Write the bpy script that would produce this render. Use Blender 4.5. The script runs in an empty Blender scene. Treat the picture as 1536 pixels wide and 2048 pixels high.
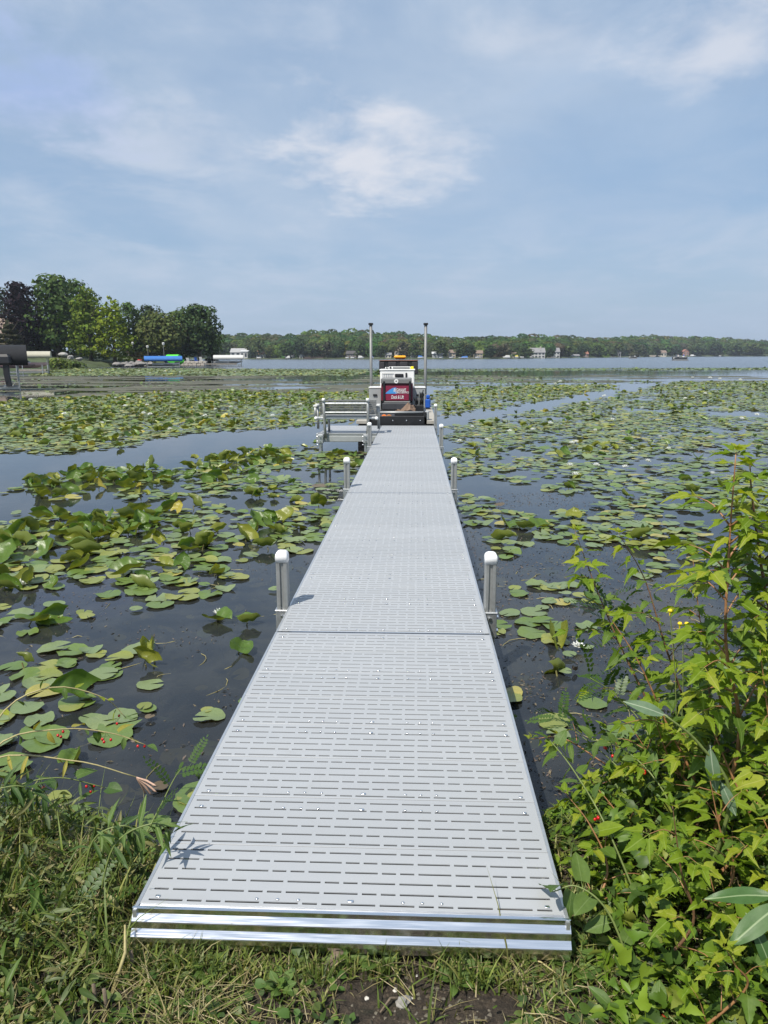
import bpy, bmesh, math, random
import numpy as np
from mathutils import Vector, Matrix

rnd = random.Random(7)
rs = np.random.RandomState(7)
sc = bpy.context.scene
C = sc.collection
R = math.radians

# ------------------------------------------------------------------ camera
CAM = Vector((0.0, 0.0, 2.0))
F = 26.0 / 36.0 * 2048.0
CROT = (Matrix.Rotation(0.0423, 3, 'Z') @ Matrix.Rotation(R(90 - 11.95), 3, 'X') @ Matrix.Rotation(R(-0.15), 3, 'Z'))
cam_data = bpy.data.cameras.new('camera')
cam_data.sensor_fit = 'VERTICAL'
cam_data.sensor_height = 36.0
cam_data.lens = 26.0
cam_data.clip_start = 0.05
cam_data.clip_end = 6000.0
cam = bpy.data.objects.new('camera', cam_data)
cam.matrix_world = Matrix.Translation(CAM) @ CROT.to_4x4()
C.objects.link(cam)
sc.camera = cam

# ------------------------------------------------------------------ light
SUN_DIR = Vector((0.118, 0.16, -0.305)).normalized()          # the way the light travels
sun_data = bpy.data.lights.new('sun', 'SUN')
sun_data.energy = 4.6
sun_data.angle = R(0.55)
sun_data.color = (1.0, 0.94, 0.84)
sun = bpy.data.objects.new('sun', sun_data)
sun.rotation_euler = SUN_DIR.to_track_quat('-Z', 'Y').to_euler()
sun.location = (-10, -14, 26)
C.objects.link(sun)
SUN_EL = math.asin(-SUN_DIR.z)
SUN_AZ = math.atan2(-SUN_DIR.x, -SUN_DIR.y)

sc.view_settings.view_transform = 'Standard'
sc.view_settings.look = 'None'
sc.view_settings.gamma = 1.0
sc.view_settings.use_curve_mapping = False
sc.view_settings.exposure = 0.32
sc.render.engine = 'CYCLES'
cy = sc.cycles
cy.max_bounces = 6
cy.diffuse_bounces = 3
cy.glossy_bounces = 3
cy.transmission_bounces = 3
cy.transparent_max_bounces = 16
cy.volume_bounces = 0
cy.caustics_reflective = False
cy.caustics_refractive = False
cy.use_denoising = True
cy.sample_clamp_indirect = 4.0


def ray(px, py):
    return (CROT @ Vector(((px - 768) / F, -(py - 1024) / F, -1.0))).normalized()


def spot(px, py, z=0.0):
    """world point of the horizontal plane at height z that is seen at a photo position"""
    d = ray(px, py)
    t = (z - CAM.z) / d.z
    return CAM + d * t


def at(px, py, Y):
    d = ray(px, py)
    return CAM + d * (Y / d.y)


def proj(P):
    v = CROT.transposed() @ (Vector(P) - CAM)
    if v.z > -0.01:
        return None
    return 768 + F * v.x / -v.z, 1024 - F * v.y / -v.z, -v.z


# ------------------------------------------------------------------ node helpers
class NT:
    def __init__(self, tree):
        self.t = tree
        self.n = tree.nodes
        self.l = tree.links

    def add(self, kind, **kw):
        n = self.n.new(kind)
        for k, v in kw.items():
            setattr(n, k, v)
        return n

    def link(self, a, b):
        self.l.new(a, b)

    def put(self, sock, v):
        if hasattr(v, 'is_linked') or isinstance(v, bpy.types.NodeSocket):
            self.l.new(v, sock)
        else:
            sock.default_value = v

    def math(self, op, a, b=None, c=None, clamp=False):
        n = self.add('ShaderNodeMath', operation=op, use_clamp=clamp)
        self.put(n.inputs[0], a)
        if b is not None:
            self.put(n.inputs[1], b)
        if c is not None:
            self.put(n.inputs[2], c)
        return n.outputs[0]

    def vmath(self, op, a, b=None):
        n = self.add('ShaderNodeVectorMath', operation=op)
        self.put(n.inputs[0], a)
        if b is not None:
            self.put(n.inputs[1], b)
        return n.outputs['Value'] if op in ('LENGTH', 'DOT_PRODUCT', 'DISTANCE') else n.outputs[0]

    def mix(self, f, a, b, blend='MIX'):
        n = self.add('ShaderNodeMix', data_type='RGBA', blend_type=blend)
        self.put(n.inputs[0], f)
        self.put(n.inputs[6], a if not isinstance(a, tuple) or len(a) == 4 else (*a, 1))
        self.put(n.inputs[7], b if not isinstance(b, tuple) or len(b) == 4 else (*b, 1))
        return n.outputs[2]

    def noise(self, vec, scale, detail=4.0, rough=0.55, dist=0.0):
        n = self.add('ShaderNodeTexNoise')
        if vec is not None:
            self.put(n.inputs['Vector'], vec)
        n.inputs['Scale'].default_value = scale
        n.inputs['Detail'].default_value = detail
        n.inputs['Roughness'].default_value = rough
        n.inputs['Distortion'].default_value = dist
        return n.outputs['Fac']

    def ramp(self, f, lo, hi, a=0.0, b=1.0, smooth=True):
        n = self.add('ShaderNodeMapRange')
        n.interpolation_type = 'SMOOTHSTEP' if smooth else 'LINEAR'
        self.put(n.inputs['Value'], f)
        n.inputs['From Min'].default_value = lo
        n.inputs['From Max'].default_value = hi
        n.inputs['To Min'].default_value = a
        n.inputs['To Max'].default_value = b
        return n.outputs['Result']

    def bump(self, h, strength=0.3, dist=0.01):
        n = self.add('ShaderNodeBump')
        n.inputs['Strength'].default_value = strength
        n.inputs['Distance'].default_value = dist
        self.put(n.inputs['Height'], h)
        return n.outputs[0]


# ------------------------------------------------------------------ sky
world = bpy.data.worlds.new('World')
sc.world = world
world.use_nodes = True
W = NT(world.node_tree)
W.n.clear()
w_out = W.add('ShaderNodeOutputWorld')
w_bg = W.add('ShaderNodeBackground')
w_bg.inputs['Strength'].default_value = 0.1
W.link(w_bg.outputs[0], w_out.inputs['Surface'])
sky = W.add('ShaderNodeTexSky', sky_type='NISHITA')
sky.sun_disc = False
sky.sun_elevation = SUN_EL
sky.sun_rotation = SUN_AZ
sky.altitude = 250
sky.air_density = 1.1
sky.dust_density = 1.2
sky.ozone_density = 2.0
tc = W.add('ShaderNodeTexCoord')
sep = W.add('ShaderNodeSeparateXYZ')
W.link(tc.outputs['Generated'], sep.inputs[0])
zc = W.math('ADD', W.math('MAXIMUM', sep.outputs[2], 0.0), 0.14)
cmb = W.add('ShaderNodeCombineXYZ')
W.link(W.math('DIVIDE', sep.outputs[0], zc), cmb.inputs[0])
W.link(W.math('DIVIDE', sep.outputs[1], zc), cmb.inputs[1])
flat = cmb.outputs[0]


def sky_flat(px, py):
    d = ray(px, py)
    return (d.x / (max(d.z, 0) + 0.14), d.y / (max(d.z, 0) + 0.14), 0.0)


n_big = W.noise(flat, 0.62, 5, 0.52, 0.5)
n_mid = W.noise(W.vmath('MULTIPLY', W.vmath('ADD', flat, (13.1, 4.2, 0.0)), (1.0, 0.8, 1.0)), 1.9, 9, 0.6, 0.45)
n_fine = W.noise(W.vmath('ADD', flat, (3.7, 9.2, 0.0)), 4.5, 8, 0.6, 0.2)
veil = W.ramp(W.math('ADD', W.math('MULTIPLY', n_big, 0.7), W.math('MULTIPLY', n_mid, 0.3)), 0.34, 0.64)
wisps = W.ramp(W.math('ADD', W.math('MULTIPLY', n_mid, 0.6), W.math('MULTIPLY', n_fine, 0.4)), 0.46, 0.66)


def puff(px, py, rx, ry, lo, hi):
    """a cloud of its own, at a direction of its own; edges broken by the noise"""
    c = sky_flat(px, py)
    d = W.vmath('SUBTRACT', flat, c)
    d = W.vmath('MULTIPLY', d, (1.0 / rx, 1.0 / ry, 0.0))
    r = W.vmath('LENGTH', d)
    g = W.math('SUBTRACT', 1.0, r)
    e = W.math('ADD', g, W.math('MULTIPLY', W.math('SUBTRACT', W.math('ADD', W.math('MULTIPLY', n_mid, 0.42), W.math('MULTIPLY', n_fine, 0.58)), 0.5), 3.6))
    return W.ramp(e, lo, hi)


p1 = puff(745, 318, 0.36, 0.55, -0.05, 1.0)
p2 = puff(330, 285, 0.46, 0.34, 0.0, 1.1)
p3 = puff(1490, 75, 0.26, 0.30, 0.0, 1.1)
p4 = puff(1050, 75, 0.3, 0.16, 0.1, 1.4)
p5 = puff(130, 240, 0.34, 0.25, 0.1, 1.5)
gap1 = puff(60, 170, 0.26, 0.42, 0.0, 0.9)
gap2 = puff(1290, 330, 0.75, 0.9, -0.2, 1.1)
col_veil = (4.45, 5.4, 6.65, 1)
col_white = (7.1, 7.2, 7.65, 1)
col_blue = (3.0, 4.4, 6.4, 1)
base = W.mix(0.62, sky.outputs[0], col_blue)
c = W.mix(W.math('MULTIPLY', veil, 0.85), base, col_veil)
c = W.mix(W.math('MULTIPLY', wisps, 0.36), c, (5.6, 6.2, 7.2, 1))
c = W.mix(W.math('MULTIPLY', gap2, 0.55), c, (2.8, 4.25, 6.2, 1))
c = W.mix(W.math('MULTIPLY', gap1, 0.55), c, (3.5, 4.6, 7.6, 1))
for p_, a_ in ((p1, 0.80), (p2, 0.22), (p3, 0.62), (p4, 0.35), (p5, 0.25)):
    c = W.mix(W.math('MULTIPLY', p_, a_), c, col_white)
low = W.ramp(sep.outputs[2], 0.0, 0.16, 0.55, 0.0)
c = W.mix(low, c, (3.35, 4.5, 6.0, 1))
c = W.mix(1.0, c, (.90, .90, .91), 'MULTIPLY')
W.link(c, w_bg.inputs['Color'])

# ------------------------------------------------------------------ mesh helpers


def tag(o, label=None, cat=None, group=None, kind=None):
    if label:
        o['label'] = label
    if cat:
        o['category'] = cat
    if group:
        o['group'] = group
    if kind:
        o['kind'] = kind
    return o


def empty(name, loc=(0, 0, 0), rot=(0, 0, 0)):
    o = bpy.data.objects.new(name, None)
    o.location = loc
    o.rotation_euler = rot
    o.empty_display_size = 0.1
    C.objects.link(o)
    return o


def link(name, me, parent=None, m=None, loc=None, rot=None, scl=None):
    o = bpy.data.objects.new(name, me)
    if m is not None and me is not None:
        if len(me.materials) == 0:
            me.materials.append(m)
        elif me.materials[0] is not m:
            o.material_slots[0].link = 'OBJECT'
            o.material_slots[0].material = m
    if loc is not None:
        o.location = loc
    if rot is not None:
        o.rotation_euler = rot
    if scl is not None:
        o.scale = scl if hasattr(scl, '__len__') else (scl,) * 3
    C.objects.link(o)
    o.parent = parent
    return o


class MB:
    """collects boxes, tubes and lathes; build() links them as one mesh object"""

    def __init__(self):
        self.v = []
        self.f = []

    def add(self, vs, fs):
        b = len(self.v)
        self.v.extend(tuple(v) for v in vs)
        self.f.extend(tuple(i + b for i in f) for f in fs)
        return self

    def box(self, x0, x1, y0, y1, z0, z1, bev=0.0):
        if bev <= 0:
            vs = [(x, y, z) for z in (z0, z1) for y in (y0, y1) for x in (x0, x1)]
            return self.add(vs, [(0, 2, 3, 1), (4, 5, 7, 6), (0, 1, 5, 4), (2, 6, 7, 3), (0, 4, 6, 2), (1, 3, 7, 5)])
        b = min(bev, (x1 - x0) * .45, (y1 - y0) * .45, (z1 - z0) * .45)
        rings = []
        for z, ins in ((z0, b), (z0 + b, 0), (z1 - b, 0), (z1, b)):
            a0, a1, c0, c1 = x0 + ins, x1 - ins, y0 + ins, y1 - ins
            rings.append([(a0 + b, c0, z), (a1 - b, c0, z), (a1, c0 + b, z), (a1, c1 - b, z), (a1 - b, c1, z), (a0 + b, c1, z), (a0, c1 - b, z), (a0, c0 + b, z)])
        return self.rings(rings, True)

    def rings(self, rings, caps=True, close=True):
        n = len(rings[0])
        vs = [p for r in rings for p in r]
        fs = []
        for i in range(len(rings) - 1):
            for j in range(n if close else n - 1):
                k = (j + 1) % n
                fs.append((i * n + j, i * n + k, (i + 1) * n + k, (i + 1) * n + j))
        if caps:
            fs.append(tuple(range(n - 1, -1, -1)))
            fs.append(tuple((len(rings) - 1) * n + j for j in range(n)))
        return self.add(vs, fs)

    def tube(self, pts, r, n=8, caps=True):
        pts = [Vector(p) for p in pts]
        rr = r if hasattr(r, '__len__') else [r] * len(pts)
        rings = []
        up = Vector((0, 0, 1))
        side = None
        for i, p in enumerate(pts):
            d = (pts[min(i + 1, len(pts) - 1)] - pts[max(i - 1, 0)])
            if d.length < 1e-9:
                d = Vector((0, 0, 1))
            d.normalize()
            if side is None:
                side = d.cross(up)
                if side.length < 0.1:
                    side = d.cross(Vector((0, 1, 0)))
            side = side - d * side.dot(d)
            side.normalize()
            o = d.cross(side)
            rings.append([p + (side * math.cos(2 * math.pi * j / n) + o * math.sin(2 * math.pi * j / n)) * rr[i] for j in range(n)])
        return self.rings(rings, caps)

    def lathe(self, prof, n=12, c=(0, 0, 0), axis='Z'):
        rings = []
        for r_, z_ in prof:
            ring = []
            for j in range(n):
                a = 2 * math.pi * j / n
                if axis == 'Z':
                    ring.append((c[0] + r_ * math.cos(a), c[1] + r_ * math.sin(a), c[2] + z_))
                elif axis == 'X':
                    ring.append((c[0] + z_, c[1] + r_ * math.cos(a), c[2] + r_ * math.sin(a)))
                else:
                    ring.append((c[0] + r_ * math.sin(a), c[1] + z_, c[2] + r_ * math.cos(a)))
            rings.append(ring)
        return self.rings(rings, True)

    def prism(self, poly, y0, y1):
        """poly in x,z, extruded along y"""
        return self.rings([[(x, y0, z) for x, z in poly], [(x, y1, z) for x, z in poly]], True)

    def extr_x(self, poly, x0, x1):
        return self.rings([[(x0, y, z) for y, z in poly], [(x1, y, z) for y, z in poly]], True)

    def mesh(self, name, smooth=False):
        me = bpy.data.meshes.new(name)
        me.from_pydata(self.v, [], self.f)
        me.update()
        bm = bmesh.new()
        bm.from_mesh(me)
        bmesh.ops.recalc_face_normals(bm, faces=bm.faces)
        bm.to_mesh(me)
        bm.free()
        if smooth:
            me.polygons.foreach_set('use_smooth', [True] * len(me.polygons))
        return me

    def build(self, name, m, parent=None, smooth=False, loc=None, rot=None):
        return link(name, self.mesh(name, smooth), parent, m, loc, rot)


def raw_mesh(name, V, F, smooth=False):
    me = bpy.data.meshes.new(name)
    me.from_pydata([tuple(v) for v in V], [], [tuple(f) for f in F])
    if smooth:
        me.polygons.foreach_set('use_smooth', [True] * len(me.polygons))
    me.update()
    return me


def scatter_mesh(name, tmpl, pos, rot, scl, cols=None, smooth=False):
    """one mesh of many copies of a small shape, each with its own place, turn, size and colour"""
    V, Fc = tmpl
    V = np.asarray(V, dtype=np.float64)
    k = len(V)
    N = len(pos)
    scl = np.asarray(scl)
    if scl.ndim == 1:
        scl = scl[:, None]
    P = np.einsum('nij,nkj->nki', rot, V[None] * scl[:, None, :] if scl.shape[1] == 3 else V[None] * scl[:, :, None]) + np.asarray(pos)[:, None, :]
    lv = np.concatenate([np.asarray(f) for f in Fc])
    lt = np.array([len(f) for f in Fc])
    nl = len(lv)
    me = bpy.data.meshes.new(name)
    me.vertices.add(N * k)
    me.vertices.foreach_set('co', P.astype(np.float32).ravel())
    loops = (lv[None] + (np.arange(N) * k)[:, None]).ravel()
    me.loops.add(len(loops))
    me.loops.foreach_set('vertex_index', loops.astype(np.int32))
    starts0 = np.concatenate([[0], np.cumsum(lt)[:-1]])
    starts = (starts0[None] + (np.arange(N) * nl)[:, None]).ravel()
    me.polygons.add(len(starts))
    me.polygons.foreach_set('loop_start', starts.astype(np.int32))
    if smooth:
        me.polygons.foreach_set('use_smooth', np.ones(len(starts), dtype=bool))
    me.update(calc_edges=True)
    me.validate()
    if cols is not None:
        a = me.attributes.new('Col', 'FLOAT_COLOR', 'POINT')
        cc = np.ones((N, k, 4), dtype=np.float32)
        cc[:, :, :3] = np.asarray(cols)[:, None, :]
        a.data.foreach_set('color', cc.ravel())
    return me


def rots(yaw, pitch=0, roll=0):
    yaw = np.asarray(yaw, dtype=float)
    pitch = np.zeros_like(yaw) + pitch
    roll = np.zeros_like(yaw) + roll
    cz, sz, cx, sx, cr, sr = np.cos(yaw), np.sin(yaw), np.cos(pitch), np.sin(pitch), np.cos(roll), np.sin(roll)
    Z = np.zeros((len(yaw), 3, 3)); X = np.zeros_like(Z); Y = np.zeros_like(Z)
    Z[:, 0, 0] = cz; Z[:, 0, 1] = -sz; Z[:, 1, 0] = sz; Z[:, 1, 1] = cz; Z[:, 2, 2] = 1
    X[:, 0, 0] = 1; X[:, 1, 1] = cx; X[:, 1, 2] = -sx; X[:, 2, 1] = sx; X[:, 2, 2] = cx
    Y[:, 1, 1] = 1; Y[:, 0, 0] = cr; Y[:, 0, 2] = sr; Y[:, 2, 0] = -sr; Y[:, 2, 2] = cr
    return Z @ X @ Y


def in_poly(x, y, poly):
    x = np.asarray(x); y = np.asarray(y)
    ins = np.zeros(x.shape, dtype=bool)
    n = len(poly)
    for i in range(n):
        x0, y0 = poly[i]
        x1, y1 = poly[(i + 1) % n]
        if y0 == y1:
            continue
        c_ = ((y0 > y) != (y1 > y)) & (x < (x1 - x0) * (y - y0) / (y1 - y0) + x0)
        ins ^= c_
    return ins


def vnoise(x, y, s, seed=0):
    """smooth value noise in 0..1"""
    x = np.asarray(x) / s; y = np.asarray(y) / s
    xi = np.floor(x).astype(int); yi = np.floor(y).astype(int)
    fx = x - xi; fy = y - yi
    fx = fx * fx * (3 - 2 * fx); fy = fy * fy * (3 - 2 * fy)

    def h(a, b):
        v = np.sin(a * 127.1 + b * 311.7 + seed * 74.7) * 43758.5453
        return v - np.floor(v)
    return (h(xi, yi) * (1 - fx) + h(xi + 1, yi) * fx) * (1 - fy) + (h(xi, yi + 1) * (1 - fx) + h(xi + 1, yi + 1) * fx) * fy


# ------------------------------------------------------------------ materials
MATS = {}


def pbr(name, col, rough=0.5, metal=0.0, var=0.12, vscale=3.0, bump=0.0, bscale=60.0, spec=0.5, coords='Object', dirt=None, stretch=None, dirt_lo=0.56):
    if name in MATS:
        return MATS[name]
    m = bpy.data.materials.new(name)
    m.use_nodes = True
    T = NT(m.node_tree)
    b = T.n['Principled BSDF']
    t = T.add('ShaderNodeTexCoord')
    v = t.outputs[coords]
    if stretch:
        v = T.vmath('MULTIPLY', v, stretch)
    f = T.noise(v, vscale, 6, 0.6)
    g = T.noise(v, vscale * 9, 4, 0.6)
    h = T.math('ADD', T.math('MULTIPLY', f, 0.6), T.math('MULTIPLY', g, 0.4))
    h = T.ramp(h, 0.3, 0.7)
    lo = tuple(max(0, x * (1 - var)) for x in col)
    hi = tuple(min(1, x * (1 + var)) for x in col)
    cc = T.mix(h, lo, hi)
    if dirt:
        cc = T.mix(T.math('MULTIPLY', T.ramp(T.noise(v, vscale * 2.3, 8, 0.65, 0.3), dirt_lo, dirt_lo + 0.2), 0.55), cc, dirt)
    T.link(cc, b.inputs['Base Color'])
    T.link(T.ramp(g, 0.2, 0.8, max(0.02, rough - 0.08), min(1, rough + 0.08)), b.inputs['Roughness'])
    b.inputs['Metallic'].default_value = metal
    b.inputs['Specular IOR Level'].default_value = spec
    if bump:
        T.link(T.bump(T.noise(v, bscale, 5, 0.6), bump, 0.01), b.inputs['Normal'])
    MATS[name] = m
    return m


def leafy(name, c0, c1, rough=0.45, trans=0.3, attr=False, rib=0.0, ribcol=None, back=None, vein=0, spots=None, tint=(1.25, 1.2, 0.5), spec=0.5, vscale=14.0):
    """leaf: two-tone by object (or by the colour attribute), blotches, a pale midrib, light through the blade"""
    m = bpy.data.materials.new(name)
    m.use_nodes = True
    T = NT(m.node_tree)
    b = T.n['Principled BSDF']
    out = T.n['Material Output']
    t = T.add('ShaderNodeTexCoord')
    v = t.outputs['Object']
    if attr:
        a = T.add('ShaderNodeAttribute', attribute_name='Col')
        cc = a.outputs['Color']
    else:
        oi = T.add('ShaderNodeObjectInfo')
        cc = T.mix(oi.outputs['Random'], c0, c1)
        v = T.vmath('ADD', v, T.vmath('MULTIPLY', (1, 1, 1), (0, 0, 0)))
    n1 = T.noise(v, vscale, 5, 0.6)
    cc = T.mix(T.ramp(n1, 0.3, 0.7, 0.0, 0.55), cc, T.mix(1.0, cc, (0.62, 0.68, 0.6), 'MULTIPLY'))
    if spots is not None:
        oi2 = T.add('ShaderNodeObjectInfo')
        sv = T.vmath('ADD', v, oi2.outputs['Location'])
        cc = T.mix(T.ramp(T.noise(sv, 16, 5, 0.7, 0.6), 0.61, 0.72, 0, 0.85), cc, spots)
    s = T.add('ShaderNodeSeparateXYZ')
    T.link(t.outputs['Object'], s.inputs[0])
    if vein:
        ang = T.math('ARCTAN2', s.outputs[1], s.outputs[0])
        wv = T.math('ABSOLUTE', T.math('SINE', T.math('MULTIPLY', ang, vein / 2.0)))
        vm = T.math('MULTIPLY', T.ramp(wv, 0.0, 0.16, 1, 0), 0.3)
        cc = T.mix(vm, cc, T.mix(1.0, cc, (1.5, 1.45, 1.5), 'MULTIPLY'))
    if rib:
        ax = T.math('ABSOLUTE', s.outputs[0])
        rm = T.math('MULTIPLY', T.ramp(ax, rib * 0.4, rib, 1, 0), 0.65)
        cc = T.mix(rm, cc, ribcol or (0.42, 0.5, 0.2))
        # side veins in a chevron
        w2 = T.math('SINE', T.math('MULTIPLY', T.math('SUBTRACT', s.outputs[1], T.math('MULTIPLY', ax, 0.75)), 330.0))
        cc = T.mix(T.math('MULTIPLY', T.ramp(w2, 0.72, 1.0), 0.3), cc, T.mix(1.0, cc, (1.45, 1.4, 1.2), 'MULTIPLY'))
        T.link(T.bump(w2, 0.25, 0.0012), b.inputs['Normal'])
    if back is not None:
        geo = T.add('ShaderNodeNewGeometry')
        cc = T.mix(geo.outputs['Backfacing'], cc, back)
    T.link(cc, b.inputs['Base Color'])
    b.inputs['Roughness'].default_value = rough
    b.inputs['Specular IOR Level'].default_value = spec
    if trans > 0:
        tr = T.add('ShaderNodeBsdfTranslucent')
        T.link(T.mix(1.0, cc, tint, 'MULTIPLY'), tr.inputs['Color'])
        mx = T.add('ShaderNodeMixShader')
        mx.inputs[0].default_value = trans
        T.link(b.outputs[0], mx.inputs[1])
        T.link(tr.outputs[0], mx.inputs[2])
        T.link(mx.outputs[0], out.inputs['Surface'])
    MATS[name] = m
    return m
HAZE = 0.00020

# ------------------------------------------------------------------ ground of the near bank
def bank_edge(x):
    """how far out the near bank reaches at x"""
    if x < -0.85:
        return 2.62 + min(0.55, (-0.85 - x) * 0.3)
    if x < 0.5:
        return 2.45 + (x + 0.85) / 1.35 * 0.35
    return 2.8 + min(0.75, (x - 0.5) * 0.7)


def bank_h(x, y):
    s = bank_edge(x) - y + 0.10 * (float(vnoise(x + 50, y + 50, 0.35, 3)) - 0.5)
    t = max(0.0, min(1.0, (s + 0.45) / 0.95))
    h = -0.50 + 0.805 * (t * t * (3 - 2 * t))
    h += 0.035 * (float(vnoise(x + 50, y + 50, 0.22, 1)) - 0.5) + 0.02 * (float(vnoise(x + 50, y + 50, 0.09, 2)) - 0.5)
    if x > 0.9:
        h += min(0.12, (x - 0.9) * 0.12) * t
    if s > 1.5:
        h += (s - 1.5) * 0.04
    return h


xs = [-6 + 0.25 * i for i in range(14)] + [-2.5 + 0.05 * i for i in range(108)] + [2.9 + 0.25 * i for i in range(14)]
ys = [-4 + 0.4 * i for i in range(12)] + [0.8 + 0.05 * i for i in range(64)] + [4.0 + 0.3 * i for i in range(5)]
V = [(x, y, bank_h(x, y)) for y in ys for x in xs]
nx = len(xs)
Fs = [(j * nx + i, j * nx + i + 1, (j + 1) * nx + i + 1, (j + 1) * nx + i) for j in range(len(ys) - 1) for i in range(nx - 1)]
m = bpy.data.materials.new('bank_soil')
m.use_nodes = True
T = NT(m.node_tree)
b = T.n['Principled BSDF']
t = T.add('ShaderNodeTexCoord')
v = t.outputs['Object']
n1 = T.noise(v, 4.5, 8, 0.65, 0.4)
n2 = T.noise(v, 38, 6, 0.7)
n3 = T.noise(T.vmath('ADD', v, (5, 2, 0)), 7.0, 6, 0.6, 0.5)
cc = T.mix(T.ramp(n2, 0.3, 0.7), (0.022, 0.016, 0.011), (0.085, 0.064, 0.044))
cc = T.mix(T.ramp(n1, 0.56, 0.70, 0, 0.6), cc, (0.15, 0.135, 0.11))
cc = T.mix(T.ramp(n3, 0.55, 0.7, 0, 0.6), cc, (0.022, 0.026, 0.012))
T.link(cc, b.inputs['Base Color'])
b.inputs['Roughness'].default_value = 0.9
T.link(T.bump(T.math('ADD', n2, n1), 1.0, 0.035), b.inputs['Normal'])
tag(link('ground', raw_mesh('ground', V, Fs, True), None, m), 'dark soil of the near bank under the grass', kind='structure')

# ------------------------------------------------------------------ lake bed and water
m = bpy.data.materials.new('lake_bed_mud')
m.use_nodes = True
T = NT(m.node_tree)
b = T.n['Principled BSDF']
t = T.add('ShaderNodeTexCoord')
v = t.outputs['Object']
n1 = T.noise(v, 1.1, 8, 0.65, 0.6)
n2 = T.noise(v, 9, 8, 0.75, 1.4)
cc = T.mix(T.ramp(n1, 0.35, 0.68), (0.016, 0.017, 0.016), (0.07, 0.066, 0.048))
cc = T.mix(T.ramp(n2, 0.52, 0.66, 0, 0.75), cc, (0.17, 0.165, 0.085))
T.link(cc, b.inputs['Base Color'])
b.inputs['Roughness'].default_value = 0.9
tag(link('lake_bed', raw_mesh('lake_bed', [(-2500, -30, -0.55), (2500, -30, -0.55), (2500, 2600, -0.55), (-2500, 2600, -0.55)], [(0, 1, 2, 3)]), None, m), 'murky weedy bottom of the lake', kind='structure')

m = bpy.data.materials.new('lake_water')
m.use_nodes = True
T = NT(m.node_tree)
T.n.clear()
out = T.add('ShaderNodeOutputMaterial')
t = T.add('ShaderNodeTexCoord')
v = t.outputs['Object']
s = T.add('ShaderNodeSeparateXYZ')
T.link(v, s.inputs[0])
nb = T.noise(T.vmath('MULTIPLY', v, (0.012, 0.03, 0)), 1.0, 4, 0.6, 0.5)
far = T.ramp(T.math('ADD', s.outputs[1], T.math('MULTIPLY', T.math('SUBTRACT', nb, 0.5), 60.0)), 96, 135)
r1 = T.noise(T.vmath('MULTIPLY', v, (0.5, 0.9, 0)), 1.0, 4, 0.6)
r2 = T.noise(T.vmath('MULTIPLY', v, (1.6, 2.6, 0)), 1.0, 4, 0.6)
bump_near = T.add('ShaderNodeBump')
bump_near.inputs['Strength'].default_value = 0.012
bump_near.inputs['Distance'].default_value = 0.1
T.link(r2, bump_near.inputs['Height'])
bump_far = T.add('ShaderNodeBump')
bump_far.inputs['Distance'].default_value = 0.25
T.link(T.math('MULTIPLY', far, 0.55), bump_far.inputs['Strength'])
T.link(T.math('ADD', r1, T.math('MULTIPLY', r2, 0.5)), bump_far.inputs['Height'])
T.link(bump_near.outputs[0], bump_far.inputs['Normal'])
fr = T.add('ShaderNodeFresnel')
fr.inputs['IOR'].default_value = 1.36
T.link(bump_far.outputs[0], fr.inputs['Normal'])
gl = T.add('ShaderNodeBsdfGlossy')
T.link(T.math('ADD', 0.015, T.math('MULTIPLY', far, 0.16)), gl.inputs['Roughness'])
T.link(bump_far.outputs[0], gl.inputs['Normal'])
gl.inputs['Color'].default_value = (0.97, 0.98, 1, 1)
tr = T.add('ShaderNodeBsdfTransparent')
tr.inputs['Color'].default_value = (0.62, 0.62, 0.52, 1)
df = T.add('ShaderNodeBsdfDiffuse')
nm = T.noise(T.vmath('ADD', v, (3, 8, 0)), 1.6, 7, 0.65, 0.5)
T.link(T.mix(T.ramp(nm, 0.4, 0.7), (0.030, 0.036, 0.042), (0.056, 0.062, 0.064)), df.inputs['Color'])
bd = T.add('ShaderNodeMixShader')
bd.inputs[0].default_value = 0.52
T.link(tr.outputs[0], bd.inputs[1])
T.link(df.outputs[0], bd.inputs[2])
mx = T.add('ShaderNodeMixShader')
T.link(fr.outputs[0], mx.inputs[0])
T.link(bd.outputs[0], mx.inputs[1])
T.link(gl.outputs[0], mx.inputs[2])
T.link(mx.outputs[0], out.inputs['Surface'])
tag(link('lake_water', raw_mesh('lake_water', [(-2400, -25, 0), (2400, -25, 0), (2400, 2500, 0), (-2400, 2500, 0)], [(0, 1, 2, 3)]), None, m), 'calm dark lake water', kind='structure')

# ------------------------------------------------------------------ the shores far off
M_shore = pbr('shore_grass', (0.055, 0.075, 0.028), 0.9, var=0.5, vscale=0.25, dirt=(0.12, 0.10, 0.065))
M_bark = pbr('bark', (0.085, 0.068, 0.05), 0.9, var=0.35, vscale=2.0, bump=0.6, bscale=9)


def strip(name, line, offs, hts, m, label):
    """a shore: cross-sections of (offset inland, height) along a waterline"""
    n = len(line)
    rows = []
    for i, p in enumerate(line):
        a, b_ = line[max(i - 1, 0)], line[min(i + 1, n - 1)]
        tx, ty = b_[0] - a[0], b_[1] - a[1]
        L = math.hypot(tx, ty)
        nx_, ny_ = -ty / L, tx / L
        k = p[2] if len(p) > 2 else 1.0
        rows.append([(p[0] + nx_ * o, p[1] + ny_ * o, h * (k if o > 0 else 1) + (rnd.uniform(-.12, .12) * min(1, abs(o) * .3) if o > 0 else 0)) for o, h in zip(offs, hts)])
    w = len(offs)
    vs = [q for r_ in rows for q in r_]
    fs = [(i * w + j, i * w + j + 1, (i + 1) * w + j + 1, (i + 1) * w + j) for i in range(n - 1) for j in range(w - 1)]
    return tag(link(name, raw_mesh(name, vs, fs, True), None, m), label, kind='structure')


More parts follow.
